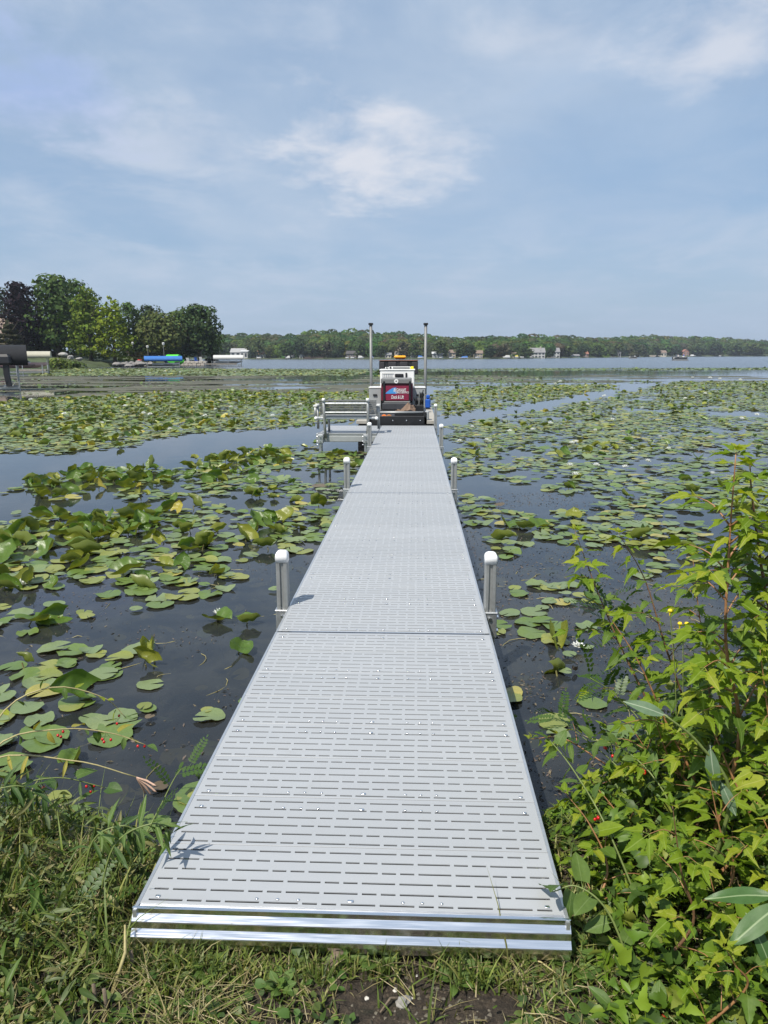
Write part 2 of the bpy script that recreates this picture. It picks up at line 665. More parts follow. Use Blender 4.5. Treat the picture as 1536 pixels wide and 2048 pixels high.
def resample(line, step):
    o = []
    for a, b_ in zip(line[:-1], line[1:]):
        n = max(1, int(math.hypot(b_[0] - a[0], b_[1] - a[1]) / step))
        for i in range(n):
            k = i / n
            o.append(tuple(u * (1 - k) + w_ * k for u, w_ in zip(a, b_)))
    o.append(line[-1])
    return o


FAR_PX = [(200, 560), (380, 520), (430, 495), (560, 455), (700, 430), (850, 420), (1000, 432), (1100, 500), (1200, 600), (1290, 720), (1350, 820), (1450, 850), (1600, 860), (1800, 850), (2100, 800)]


def shore_d(px):
    for (a, da), (b_, db) in zip(FAR_PX[:-1], FAR_PX[1:]):
        if a <= px <= b_:
            k = (px - a) / (b_ - a)
            return da + (db - da) * k
    return FAR_PX[0][1] if px < FAR_PX[0][0] else FAR_PX[-1][1]


def at_h(px, Y):
    """x of the vertical plane through a photo column, at distance Y"""
    d = ray(px, 711)
    return d.x / d.y * Y


far_line = [(at_h(px, D), D, 1.0 if px < 1100 else 1.0 + min(1.2, (px - 1100) / 300)) for px, D in FAR_PX]
far_line = [(far_line[0][0] - 500, 700, 1.0)] + far_line + [(far_line[-1][0] + 600, 900, 2.0)]
strip('far_shore', resample(far_line, 25), [-6, 0, 1.5, 12, 45, 100, 190, 320], [-1.2, 0.05, 0.45, 0.9, 3.0, 5.5, 7.0, 7.5], M_shore, 'low wooded far shore across the lake')

left_line = [(-52, 60), (-54, 84), (-57.5, 110), (-59, 135), (-56, 150), (-48, 160), (-47.5, 178), (-58, 200), (-90, 235), (-160, 280)]
strip('left_shore', resample(left_line, 4), [-3, 0, 0.5, 2.5, 7, 18, 45, 100], [-1.0, 0.05, 0.5, 0.9, 1.2, 2.0, 3.2, 4.5], M_shore, 'grassy left shore under the tall trees')


def frames(n, spin):
    n = n / np.linalg.norm(n, axis=1)[:, None]
    up = np.where(np.abs(n[:, 2:3]) < 0.95, np.array([[0, 0, 1.0]]), np.array([[1.0, 0, 0]]))
    x = np.cross(up, n); x /= np.linalg.norm(x, axis=1)[:, None]
    y = np.cross(n, x)
    c_, s_ = np.cos(spin)[:, None], np.sin(spin)[:, None]
    return np.stack([x * c_ + y * s_, -x * s_ + y * c_, n], axis=2)


CLUMP = ([(-.5, -.3, -.06), (0.05, -.55, 0), (.5, -.2, -.08), (.38, .35, -.03), (-.08, .5, -.1), (-.45, .28, 0)], [(0, 1, 2, 3), (0, 3, 4, 5)])


def crown_mesh(name, lobes, nf, fs, col, var=0.3, seed=1, hue=0.15, inner=0.62):
    """foliage: leaf clumps spread through and over a set of ellipsoid lobes (cx,cy,cz,rx,ry,rz)"""
    r_ = np.random.RandomState(seed)
    lob = np.array(lobes)
    area = (lob[:, 3] * lob[:, 4] + lob[:, 3] * lob[:, 5] + lob[:, 4] * lob[:, 5])
    idx = r_.choice(len(lob), nf, p=area / area.sum())
    d = r_.normal(size=(nf, 3)); d /= np.linalg.norm(d, axis=1)[:, None]
    rad = inner + (1.06 - inner) * r_.rand(nf) ** 0.5
    L = lob[idx]
    pos = L[:, :3] + d * L[:, 3:] * rad[:, None]
    keep = vnoise(pos[:, 0] + 31 + pos[:, 2] * .7, pos[:, 1] + 17 - pos[:, 2] * .5, fs * 2.6, seed) > 0.24
    pos, d, L = pos[keep], d[keep], L[keep]
    n = len(pos)
    nrm = d / L[:, 3:] * L[:, 3:].mean() + r_.normal(size=(n, 3)) * 0.42 + np.array([0, 0, .25])
    rot = frames(nrm, r_.rand(n) * 6.28)
    sc_ = fs * (0.6 + 0.8 * r_.rand(n))
    k = 1 + var * (r_.rand(n) - .5) * 2
    lobek = (1 + 0.2 * (r_.rand(len(lob)) - .5) * 2)[idx[keep]]
    cols = np.array(col)[None] * (k * lobek)[:, None]
    cols[:, 0] *= 1 + hue * (r_.rand(n) - .5) * 2
    return scatter_mesh(name, CLUMP, pos, rot, sc_, np.clip(cols, 0.004, 1))


M_crown = leafy('tree_foliage', None, None, 0.8, 0.22, attr=True, spec=0.06, vscale=2.0, tint=(1.1, 1.2, 0.5))


def tree_lobes(h, w, base, seed, n=14, top_w=0.55):
    r_ = random.Random(seed)
    o = []
    for i in range(n):
        k = (i + 0.5) / n
        z = h * (base + (1 - base) * k)
        wid = w * 0.5 * (math.sin(math.pi * (0.18 + 0.74 * k)) ** 0.8)
        a = i * 2.4 + r_.uniform(-.5, .5)
        rr = r_.uniform(0.25, 0.72) * wid
        s_ = r_.uniform(0.36, 0.6) * wid + 0.07 * w
        o.append((rr * math.cos(a), rr * math.sin(a), min(z, h - s_ * .72), s_, s_, s_ * r_.uniform(0.6, 0.85)))
    o.append((0, 0, h - 0.16 * w, 0.2 * w, 0.2 * w, 0.16 * w))
    o.append((0, 0, h * (base + 1) / 2, w * .3, w * .3, h * (1 - base) * .36))
    return o


def trunk_mb(h, w, seed, limbs=5, r0=None):
    r_ = random.Random(seed)
    mb = MB()
    r0 = r0 or 0.022 * h + 0.05
    mb.tube([(0, 0, -0.6), (0.01 * h, 0, 0.25 * h), (-0.01 * h, 0.01 * h, 0.55 * h), (0, 0, 0.85 * h)], [r0 * 1.3, r0, r0 * .65, r0 * .15], 8)
    for i in range(limbs):
        a = r_.uniform(0, 6.28)
        z = h * r_.uniform(0.25, 0.6)
        L = w * r_.uniform(0.3, 0.45)
        mb.tube([(0, 0, z), (L * .5 * math.cos(a), L * .5 * math.sin(a), z + L * .35), (L * math.cos(a), L * math.sin(a), z + L * .8)], [r0 * .5, r0 * .33, r0 * .08], 6)
    return mb


def big_tree(name, label, cat, px, ytop, wpx, Y, col, base=0.16, nf=3600, fs=None, ground=1.2, seed=1, lobes=None, group='tall trees on the left shore', n=16, var=.3):
    x = at_h(px, Y)
    ztop = at(px, ytop, Y).z
    h = ztop - ground
    w = wpx / F * Y * 1.16
    root = empty(name, (x, Y, ground))
    tag(root, label, cat, group)
    trunk_mb(h, w, seed).build('trunk', M_bark, root, True)
    lb = lobes(h, w) if lobes else tree_lobes(h, w, base, seed, n)
    link('crown', crown_mesh('crown', lb, nf, fs or max(0.36, w * 0.05), col, var, seed), root, M_crown)
    return root


def spruce_lobes(h, w):
    o = []
    for i in range(9):
        k = i / 8
        r_ = w * .5 * (1 - k) + .12
        for j in range(5 if i < 7 else 1):
            a = j * 1.257 + i * .6
            o.append((r_ * .55 * math.cos(a), r_ * .55 * math.sin(a), h * (.1 + .86 * k), r_ * .5, r_ * .5, h * .05))
    return o


def weep_lobes(h, w):
    r_ = random.Random(5)
    o = []
    for i in range(26):
        k = i / 25
        wid = w * .5 * (math.sin(math.pi * (.25 + .7 * k)) ** .7)
        a = i * 2.4
        rr = r_.uniform(.3, .8) * wid
        o.append((rr * math.cos(a), rr * math.sin(a), h * (.08 + .84 * k), wid * .4 + .3, wid * .4 + .3, h * .07))
    return o


G_DK = (0.080, 0.126, 0.038); G_MD = (0.105, 0.155, 0.042); G_LT = (0.10, 0.15, 0.04)
G_YL = (0.185, 0.235, 0.026); G_OL = (0.12, 0.145, 0.050)
big_tree('leafy_tree', 'pale green open tree at the left edge behind the dark purple tree', 'tree', -12, 562, 80, 176, (.085, .12, .06), seed=11)
big_tree('leafy_tree', 'dark purple leaved tree among green trees on the left shore', 'tree', 50, 562, 76, 150, (.021, .014, .02), base=.22, seed=12, nf=3200)
big_tree('leafy_tree', 'tallest dark green broad tree right of the purple tree', 'tree', 116, 548, 96, 152, G_DK, seed=13, nf=3800, n=22)
big_tree('leafy_tree', 'dark green tree whose top shows behind the yellow green tree', 'tree', 165, 556, 78, 168, G_DK, seed=14, nf=2800)
big_tree('leafy_tree', 'taller of two yellow green trees on the left shore', 'tree', 182, 570, 78, 146, (.135, .185, .030), seed=15, nf=3400, lobes=weep_lobes)
big_tree('leafy_tree', 'shorter bright yellow green drooping tree reaching down to the water', 'tree', 229, 590, 66, 143, G_YL, base=.05, seed=16, nf=3400, lobes=weep_lobes, ground=.8)
big_tree('leafy_tree', 'dark tree close behind the bright yellow green drooping tree', 'tree', 262, 604, 58, 166, G_DK, seed=17)
big_tree('leafy_tree', 'grey green tree right of the dark tree, above the lamp posts', 'tree', 300, 610, 62, 176, (.06, .085, .045), seed=18)
big_tree('leafy_tree', 'brownish green tree in the middle of the right hand tree clump', 'tree', 326, 624, 78, 164, G_OL, seed=19)
big_tree('leafy_tree', 'green wide tree behind the blue boat canopy', 'tree', 362, 620, 66, 172, G_MD, seed=20)
big_tree('leafy_tree', 'tall rounded tree at the lakeside end of the left shore', 'tree', 398, 609, 80, 167, (.066, .105, .042), seed=21, nf=3600, base=.2)
big_tree('leafy_tree', 'short dark tree on the tip of the left shore', 'tree', 424, 648, 36, 176, G_DK, base=.1, seed=22, nf=1600)
big_tree('spruce_tree', 'brownish spruce beside the shingled house at the left edge', 'tree', 24, 628, 62, 140, (.06, .062, .036), seed=23, lobes=spruce_lobes, nf=2400, fs=.5)
big_tree('leafy_tree', 'low dark bushy tree filling the shore under the purple tree', 'tree', 88, 640, 90, 158, (.03, .045, .022), base=.0, seed=24, nf=2600)
big_tree('leafy_tree', 'low dark bushy tree on the shore between lamp posts and drooping tree', 'tree', 276, 672, 46, 172, (.028, .036, .024), base=.0, seed=25, nf=1600)
big_tree('leafy_tree', 'low dark bushy tree below the brownish green tree', 'tree', 345, 668, 70, 178, (.03, .04, .024), base=.0, seed=26, nf=2000)
for px_, yt, wp, Yd, cl, lab in ((280, 703, 30, 147, (.15, .125, .04), 'round golden brown shrub near the red barrel'),
                                 (118, 716, 44, 118, (.13, .17, .04), 'light green waterside shrub beside the tan boat canopy'),
                                 (150, 722, 40, 124, (.10, .135, .04), 'low green shrub on the shore by the pale rocks'),
                                 (298, 720, 18, 146, (.2, .2, .06), 'small yellow shrub under the blue boat canopy'),
                                 (421, 716, 24, 172, (.04, .06, .03), 'dark shrub left of the grey canopied boat lift')):
    big_tree('shore_shrub', lab, 'shrub', px_, yt, wp, Yd, cl, base=0.05, nf=500, fs=.3, ground=.55, seed=int(px_), group='shrubs on the left shore', n=6)

# ------------------------------------------------------------------ far woods
SIL = [(300, 668), (430, 669), (455, 664), (520, 664), (560, 668), (620, 661), (660, 655), (690, 661), (720, 656), (750, 663), (800, 663), (850, 665), (900, 671), (960, 672), (1040, 667), (1110, 671), (1150, 670), (1240, 674), (1270, 668), (1340, 671), (1380, 669), (1440, 674), (1536, 679), (1800, 684), (2100, 690)]


def sil(px):
    for (a, ya), (b_, yb) in zip(SIL[:-1], SIL[1:]):
        if a <= px <= b_:
            return ya + (yb - ya) * (px - a) / (b_ - a)
    return 680


pos_, rad_, colr = [], [], []
cols_far = [(.052, .092, .030), (.062, .108, .032), (.078, .124, .034), (.042, .074, .030), (.100, .136, .040), (.092, .102, .052), (.058, .090, .036)]
lobes_all, lobe_col = [], []
for row, off in enumerate((20, 32, 46, 60, 76, 94, 116, 142)):
    px = 395.0
    while px < 1660:
        D = shore_d(px) + off
        hgt = (at(px, sil(px), D).z)
        k = (0.60 + 0.40 * row / 7) * rnd.uniform(.88, 1.03)
        top = 2 + (hgt - 2) * k
        x = at_h(px, D)
        r_ = rnd.uniform(3.6, 7.2) * (1.0 if px < 1150 else 1.35)
        cl = rnd.choice(cols_far)
        cl = tuple(c_ * rnd.uniform(.78, 1.25) for c_ in cl); lobes_all.append((x, D + rnd.uniform(-4, 4), top - r_ * .75, r_, r_, r_ * .78)); lobe_col.append(cl)
        for q in range(2):
            lobes_all.append((x + rnd.uniform(-r_, r_) * .8, D + rnd.uniform(-3, 3), top - r_ * rnd.uniform(1.1, 1.7), r_ * .7, r_ * .7, r_ * .55)); lobe_col.append(cl)
        if row < 3:
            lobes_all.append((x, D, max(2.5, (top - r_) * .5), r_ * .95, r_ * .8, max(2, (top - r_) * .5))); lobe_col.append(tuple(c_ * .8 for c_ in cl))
        px += r_ * 1.25 / D * F
lob = np.array(lobes_all)
lc = np.array(lobe_col)
nf = 230000
r_ = np.random.RandomState(5)
wgt = lob[:, 3] ** 2 / (lob[:, 1] / 430) ** 1.2
idx = r_.choice(len(lob), nf, p=wgt / wgt.sum())
d = r_.normal(size=(nf, 3)); d[:, 1] = -np.abs(d[:, 1]) * .9 + .25 * np.abs(r_.normal(size=nf)); d /= np.linalg.norm(d, axis=1)[:, None]
P_ = lob[idx, :3] + d * lob[idx, 3:] * (0.84 + .16 * r_.rand(nf))[:, None]
nrm = d + r_.normal(size=(nf, 3)) * .28 + np.array([0, 0, .15])
cc_ = lc[idx] * (1 + .28 * (r_.rand(nf) - .5) * 2)[:, None]
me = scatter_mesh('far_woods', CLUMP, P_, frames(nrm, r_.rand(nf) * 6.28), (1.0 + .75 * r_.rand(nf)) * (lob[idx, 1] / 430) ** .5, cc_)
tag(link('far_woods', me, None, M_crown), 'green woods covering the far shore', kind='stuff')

# single trees that stand out along the far waterline: shared crowns, each a tree of its own
far_crowns = []
for i, (cl, kind) in enumerate((((.042, .068, .032), 0), ((.062, .095, .036), 0), ((.105, .125, .038), 0), ((.085, .080, .052), 0), ((.036, .060, .036), 1), ((.082, .112, .04), 0))):
    lb = spruce_lobes(10, 5) if kind else tree_lobes(10, 8.5, .12, 40 + i, 12)
    far_crowns.append(crown_mesh('crown', lb, 620, .85, cl, .3, 50 + i))
far_trunk = trunk_mb(10, 8, 3, 3, .2).mesh('trunk')
FT = [  # photo column, crown top, width, look, label
    (452, 684, 40, 1, 'round green tree at the left end of the far shore behind the grey roofed house'),
    (504, 688, 13, 4, 'thin dark spruce between the grey roofed house and the orange roofed cottage'),
    (520, 676, 30, 5, 'light green tree standing above the orange roofed cottage'),
    (540, 690, 26, 2, 'yellowish willow like tree right of the orange roofed cottage'),
    (575, 684, 34, 1, 'wide green tree over the small white cottage on the far shore'),
    (600, 676, 30, 0, 'dark green tree right of the small white cottage on the far shore'),
    (627, 684, 34, 0, 'dark green tree above the long brown retaining wall'),
    (655, 682, 30, 3, 'greyish brown tree above the right end of the long retaining wall'),
    (676, 690, 24, 0, 'dark low tree left of the dark wooden house'),
    (722, 684, 30, 1, 'green tree directly right of the dark wooden house'),
    (762, 690, 24, 0, 'dark tree seen left of the barge beacon on the far shore'),
    (805, 682, 26, 3, 'grey brown tree on the far shore over the beige house behind the beacon'),
    (830, 684, 26, 1, 'green tree between the beige house and the right spud pole'),
    (880, 680, 32, 5, 'light green tree behind the white roofed boathouse'),
    (922, 684, 30, 1, 'green tree between the white roofed boathouse and the tan cottage'),
    (940, 688, 26, 0, 'dark tree left of the tan cottage with white boats'),
    (982, 690, 34, 0, 'broad dark tree right of the tan cottage on the far shore'),
    (1012, 686, 26, 3, 'brown leafed tree left of the hillside house'),
    (1046, 694, 24, 1, 'green tree between the hillside house and the white gabled house'),
    (1058, 697, 20, 5, 'small light tree hugging the left wall of the white gabled house'),
    (1100, 696, 20, 0, 'dark small tree right of the white gabled house'),
    (1133, 692, 34, 5, 'weeping light green tree above the green boathouse'),
    (1160, 690, 24, 0, 'dark tree between the green boathouse and the red brown cottage'),
    (1192, 690, 30, 1, 'green tree right of the red brown cottage'),
    (1232, 686, 34, 5, 'light green tree behind the grey veranda house'),
    (1268, 688, 34, 1, 'green tree right of the grey veranda house'),
    (1286, 694, 16, 4, 'dark spruce between veranda house and long cream house'),
    (1312, 686, 22, 4, 'bluish spruce rising behind the long cream house'),
    (1345, 690, 30, 0, 'dark tree between the long cream house and the brick boathouse'),
    (1392, 688, 34, 1, 'green tree right of the brick boathouse'),
    (1430, 684, 36, 0, 'dark round tree on the empty right shore nearest the brick boathouse'),
    (1470, 686, 36, 1, 'second green tree along the empty right shore'),
    (1512, 686, 40, 5, 'light green tree at the right end of the far shore'),
]
for px_, yt, wp, lk, lab in FT:
    Y = shore_d(px_) + 3.0
    x = at_h(px_, Y)
    top = at(px_, yt, Y).z
    o = tag(empty('shore_tree', (x, Y, 1.0)), lab, 'tree', 'trees along the far waterline')
    sz = (top - 1.0) / 10.0
    sw = wp / F * Y / (5 if lk == 4 else 8.5)
    o.scale = (sw, sw, sz)
    o.rotation_euler.z = rnd.uniform(0, 6)
    link('crown', far_crowns[lk], o, M_crown)
    link('trunk', far_trunk, o, M_bark)

# ------------------------------------------------------------------ houses on the far shore
def wallmat(n, c_):
    return pbr(n, c_, 0.75, var=0.08, vscale=0.6)


HM = {'white': wallmat('white_siding', (.52, .52, .51)), 'grey': wallmat('grey_siding', (.33, .34, .35)), 'cream': wallmat('cream_siding', (.58, .53, .42)),
      'tan': wallmat('tan_siding', (.40, .33, .24)), 'brown': wallmat('brown_siding', (.085, .06, .05)), 'red': wallmat('red_brick', (.34, .17, .12)), 'green': wallmat('green_siding', (.12, .24, .19)), 'stone': wallmat('pale_stone', (.42, .38, .33))}
RM = {'grey': pbr('grey_shingle', (.22, .22, .225), .85, var=.15, vscale=1), 'light': pbr('light_shingle', (.33, .33, .33), .8, var=.1, vscale=1), 'orange': pbr('orange_shingle', (.44, .23, .14), .85, var=.15, vscale=1),
      'dark': pbr('dark_shingle', (.07, .065, .065), .85, var=.2, vscale=1), 'brown': pbr('brown_shingle', (.2, .15, .12), .85, var=.2, vscale=1), 'white': pbr('white_metal_roof', (.6, .6, .6), .4, var=.05, vscale=1), 'red': pbr('red_shingle', (.33, .15, .11), .85, var=.15, vscale=1)}
M_glass = pbr('window_glass', (.03, .035, .045), .12, var=.2, vscale=.5, spec=.8)
M_wtrim = pbr('white_trim', (.72, .72, .7), .5, var=.05)


def house(name, label, px, ytop, ybase, wpx, wall, roof, off=8, ridge='x', nwin=4, storeys=1, chimney=False, depth=8, group='houses on the far shore', ridge_frac=.38, porch=False, Y=None):
    Y = Y or shore_d(px) + (off * .45 if off < 20 else off)
    x = at_h(px, Y)
    z0 = at(px, ybase, Y).z
    z1 = at(px, ytop, Y).z
    w = wpx / F * Y
    H = z1 - z0
    hw = H * (1 - ridge_frac)
    root = tag(empty(name, (x, Y, z0)), label, 'boathouse' if 'boathouse' in name else 'house', group)
    MB().box(-w / 2, w / 2, 0, depth, -1.5, hw).build('wall', HM[wall], root)
    rb = MB()
    e = .35
    if ridge == 'x':
        rb.rings([[(xx, -e, hw - .12), (xx, depth / 2, H), (xx, depth + e, hw - .12), (xx, depth + e, hw + .02), (xx, depth / 2, H + .18), (xx, -e, hw + .03)] for xx in (-w / 2 - e, w / 2 + e)])
    else:
        rb.rings([[(-w / 2 - e, yy, hw - .12), (0, yy, H), (w / 2 + e, yy, hw - .12), (w / 2 + e, yy, hw + .03), (0, yy, H + .18), (-w / 2 - e, yy, hw + .03)] for yy in (-e, depth + e)])
        g_ = MB().rings([[(-w / 2, yy, hw), (w / 2, yy, hw), (0, yy, H - .02)] for yy in (.004, depth - .004)])
        g_.build('gable', HM[wall], root)
    ro = rb.build('roof', RM[roof], root)
    if chimney:
        MB().box(w * .18, w * .18 + .8, depth * .4, depth * .4 + .8, H * .75, H + 1.0).build('chimney', HM['stone'], ro)
    for s_ in range(storeys):
        zc_ = hw * (s_ + .5) / storeys
        for i in range(nwin):
            xc = -w / 2 + w * (i + .5) / nwin
            ww = w / nwin * .27
            hh = hw / storeys * .26
            fr_ = MB().box(xc - ww - .1, xc + ww + .1, -.06, .02, zc_ - hh - .1, zc_ + hh + .1).build('window', M_wtrim if wall != 'white' else HM['grey'], root)
            MB().box(xc - ww, xc + ww, -.09, -.062, zc_ - hh, zc_ + hh).build('pane', M_glass, fr_)
    if porch:
        pb = MB()
        for i in range(6):
            xc = -w / 2 + w * (i + .5) / 6
            pb.box(xc - .1, xc + .1, -2.4, -2.2, -.8, hw * .9)
        pb.build('porch_posts', M_wtrim, root)['kind'] = 'stuff'
        MB().box(-w / 2, w / 2, -2.6, -.1, hw * .9, hw * .9 + .18).build('porch_roof', RM[roof], root)
    return root


house('house', 'pale house with grey roof left of the orange roofed cottage', 476, 697, 717, 30, 'white', 'light', off=4, nwin=3, storeys=2)
house('house_wing', 'low wing with white flat roof attached right of the grey roofed house', 488, 701, 717, 14, 'white', 'white', off=1, nwin=2, ridge_frac=.12)
house('cottage', 'small cottage with orange roof and pale walls on the far shore', 520, 702, 718, 15, 'cream', 'orange', off=5, nwin=2)
house('cottage', 'small white cottage with pale blue roof under wide green trees', 578, 709, 718, 15, 'white', 'light', off=5, nwin=2)
house('shed', 'tiny white shed at the left end of the retaining wall', 602, 708, 718, 6, 'white', 'light', off=5, nwin=1, ridge='y')
house('house', 'dark brown wooden house half hidden by trees on the far shore', 703, 702, 717, 20, 'brown', 'dark', off=8, nwin=3, storeys=2)
house('house', 'beige house left of the amber beacon on the far shore', 776, 706, 716, 12, 'cream', 'grey', off=6, nwin=2)
house('house', 'tall beige house seen just above the amber beacon', 796, 695, 716, 14, 'tan', 'brown', off=10, nwin=2, storeys=2, ridge='y', chimney=True)
house('house', 'cream house between the amber beacon and the right spud pole', 826, 706, 716, 10, 'cream', 'grey', off=6, nwin=2)
house('boathouse', 'long low boathouse with white roof under trees on the far shore', 876, 704, 713, 22, 'grey', 'white', off=6, nwin=3)
house('house', 'tan house with brown roof right of the white roofed boathouse', 904, 700, 715, 14, 'tan', 'brown', off=8, nwin=2, storeys=2)
house('house', 'tan house low behind the white boats on the far shore', 957, 701, 716, 16, 'tan', 'brown', off=8, nwin=3, storeys=2)
house('house', 'white house with green grey roof high on the wooded far hillside', 1032, 686, 700, 13, 'white', 'light', off=34, nwin=2, ridge='y', storeys=2)
house('cottage', 'brown roofed cottage just below the hillside house', 1027, 702, 714, 9, 'tan', 'brown', off=8, nwin=2)
house('house', 'large white house with steep grey gabled roof on the far shore', 1076, 696, 716, 27, 'white', 'grey', off=8, nwin=4, storeys=2, chimney=True, ridge_frac=.45)
house('house_wing', 'front gabled wing of the large white house facing the water', 1081, 701, 717, 11, 'white', 'grey', off=3, nwin=2, storeys=2, ridge='y', ridge_frac=.4)
house('house', 'narrow white house with grey roof right of the large gabled house', 1113, 696, 716, 12, 'white', 'grey', off=8, nwin=2, storeys=2)
house('boathouse', 'low green boathouse at the water under a weeping tree', 1151, 709, 715, 16, 'green', 'grey', off=2, nwin=2)
house('cottage', 'small red brown cottage among dark trees on the far shore', 1172, 703, 715, 9, 'red', 'red', off=6, nwin=2)
house('house', 'grey house with long veranda facing the water', 1228, 701, 714, 26, 'grey', 'grey', off=8, nwin=5, porch=True)
house('house', 'long cream house on a green slope behind the pontoon boat', 1317, 701, 713, 30, 'cream', 'brown', off=12, nwin=6)
house('boathouse', 'brick boathouse with red roof right of the pontoon boat', 1372, 699, 712, 11, 'red', 'red', off=8, nwin=2, storeys=2, ridge='y')
house('house', 'shingled house with brown roof behind the spruce at the left edge', -6, 636, 715, 62, 'tan', 'brown', Y=168, nwin=4, storeys=2, group='houses on the left shore', depth=10)
house('house', 'dark house in shade behind the lamp posts on the left shore', 270, 676, 716, 44, 'brown', 'dark', Y=182, nwin=4, storeys=2, group='houses on the left shore', depth=9)

# retaining walls
for lab, px0, px1, yb, h_, Y, mm in (('long low brown retaining wall along the far shore', 608, 648, 718, 1.3, None, HM['brown']),
                                     ('low stone wall with steps in front of the long cream house', 1290, 1312, 713, 1.6, None, HM['stone']),
                                     ('pale stone retaining wall right of the blue boat canopy', 362, 412, 733, .95, 152, HM['stone'])):
    Yc = Y or shore_d((px0 + px1) / 2) + 1.0
    x0, x1 = at_h(px0, Yc), at_h(px1, Yc)
    n = max(6, int((x1 - x0) / 1.1))
    root = tag(empty('retaining_wall', ((x0 + x1) / 2, Yc, 0)), lab, 'wall')
    blk = MB().box(-(x1 - x0) / n * .47, (x1 - x0) / n * .47, -.3, .3, 0, h_ * .47, .05).mesh('stone')
    for i in range(n):
        for j in range(2):
            link('stone', blk, root, mm, loc=(-(x1 - x0) / 2 + (x1 - x0) * (i + .5 * (j + .4)) / n, rnd.uniform(-.06, .06), j * h_ * .5 + .05))

# ------------------------------------------------------------------ boats and boat lifts
M_alu = pbr('aluminium', (.72, .73, .74), .34, .9, var=.05, vscale=4)
M_alu_dull = pbr('weathered_aluminium', (.34, .35, .345), .5, .55, var=.1, vscale=5, dirt=(.27, .27, .25))
M_pole = pbr('dull_steel_pole', (.20, .205, .205), .55, .35, var=.12, vscale=3, dirt=(.15, .145, .13))
M_galv = pbr('galvanised_steel', (.52, .535, .55), .42, .85, var=.12, vscale=9)
M_hullwhite = pbr('white_gelcoat', (.74, .74, .73), .25, var=.04)
M_pink = pbr('faded_pink_gelcoat', (.52, .34, .35), .35, var=.06)
M_black = pbr('black_plastic', (.014, .014, .016), .38, var=.2)
M_blackmet = pbr('black_painted_steel', (.012, .0125, .014), .45, var=.3, dirt=(.05, .048, .045))
M_canvas_black = pbr('black_canvas', (.009, .010, .013), .85, var=.25, vscale=1.5, bump=.4, bscale=4)
M_canvas_tan = pbr('tan_canvas', (.40, .38, .30), .8, var=.08)
M_canvas_blue = pbr('blue_canvas', (.03, .14, .42), .75, var=.12)
M_canvas_green = pbr('bright_green_canvas', (.08, .55, .03), .75, var=.1)
M_canvas_grey = pbr('light_grey_canvas', (.52, .52, .50), .8, var=.07)
M_wood = pbr('grey_wood', (.25, .23, .20), .85, var=.2, vscale=3, stretch=(1, 6, 1))
M_red = pbr('red_plastic', (.5, .04, .03), .4)
M_white = pbr('white_plastic', (.78, .78, .77), .35, var=.03)
M_blue = pbr('blue_plastic', (.015, .09, .42), .35, var=.08)


def hull_mesh(L, w, h):
    """a runabout: bow at +x"""
    secs = []
    for k in (0, .08, .25, .5, .72, .88, 1.0):
        ww = w * .5 * (1 if k < .5 else max(.02, 1 - ((k - .5) / .5) ** 2.0))
        keel = 0.0 + (0 if k < .6 else ((k - .6) / .4) ** 2 * h * .62)
        sh = h * (1 + .12 * k)
        x = -L / 2 + L * k
        secs.append([(x, -ww, sh), (x, -ww * .92, keel + (sh - keel) * .45), (x, -ww * .5, keel + .03), (x, 0, keel), (x, ww * .5, keel + .03), (x, ww * .92, keel + (sh - keel) * .45), (x, ww, sh)])
    return MB().rings(secs, True)


def canopy(mb, L, w, z0, z1, ends=True):
    """a rounded lift canopy, long along x"""
    secs = []
    for x, k in ((-L / 2, 1.0), (-L / 2 + .02, 1.0), (L / 2 - .02, 1.0), (L / 2, 1.0)):
        ring = []
        for i in range(15):
            a = math.pi * i / 14
            ring.append((x, -math.cos(a) * w / 2 * k, z0 + (z1 - z0) * (0.35 + .65 * math.sin(a)) * k))
        ring = [(x, -w / 2, z0)] + ring + [(x, w / 2, z0)]
        secs.append(ring)
    return mb.rings(secs, True)


def boat_lift(label, cx, Y, L, w, z0, z1, m, rz=0.0):
    root = tag(empty('boat_lift', (cx, Y, 0), (0, 0, rz)), label, 'boat lift', 'boat lifts on the left shore')
    cn = canopy(MB(), L, w, z0, z1).build('canopy', m, root, True)
    cn.data.polygons[-1].use_smooth = False
    cn.data.polygons[-2].use_smooth = False
    pm = MB().tube([(0, 0, -.7), (0, 0, z0 + .1)], .045, 6).mesh('post')
    for sx in (-.42, .42):
        for sy in (-.46, .46):
            link('post', pm, root, M_alu_dull, loc=(sx * L, sy * w, 0))
    MB().box(-L * .42, L * .42, -w * .46 - .05, -w * .46 + .05, .12, .26).build('side_beam', M_alu_dull, root)
    MB().box(-L * .42, L * .42, w * .46 - .05, w * .46 + .05, .12, .26).build('side_beam', M_alu_dull, root)
    MB().box(-L * .3, -L * .3 + .12, -w * .46, w * .46, .14, .28).build('cradle_beam', M_alu_dull, root)
    MB().box(L * .3, L * .3 + .12, -w * .46, w * .46, .14, .28).build('cradle_beam', M_alu_dull, root)
    return root


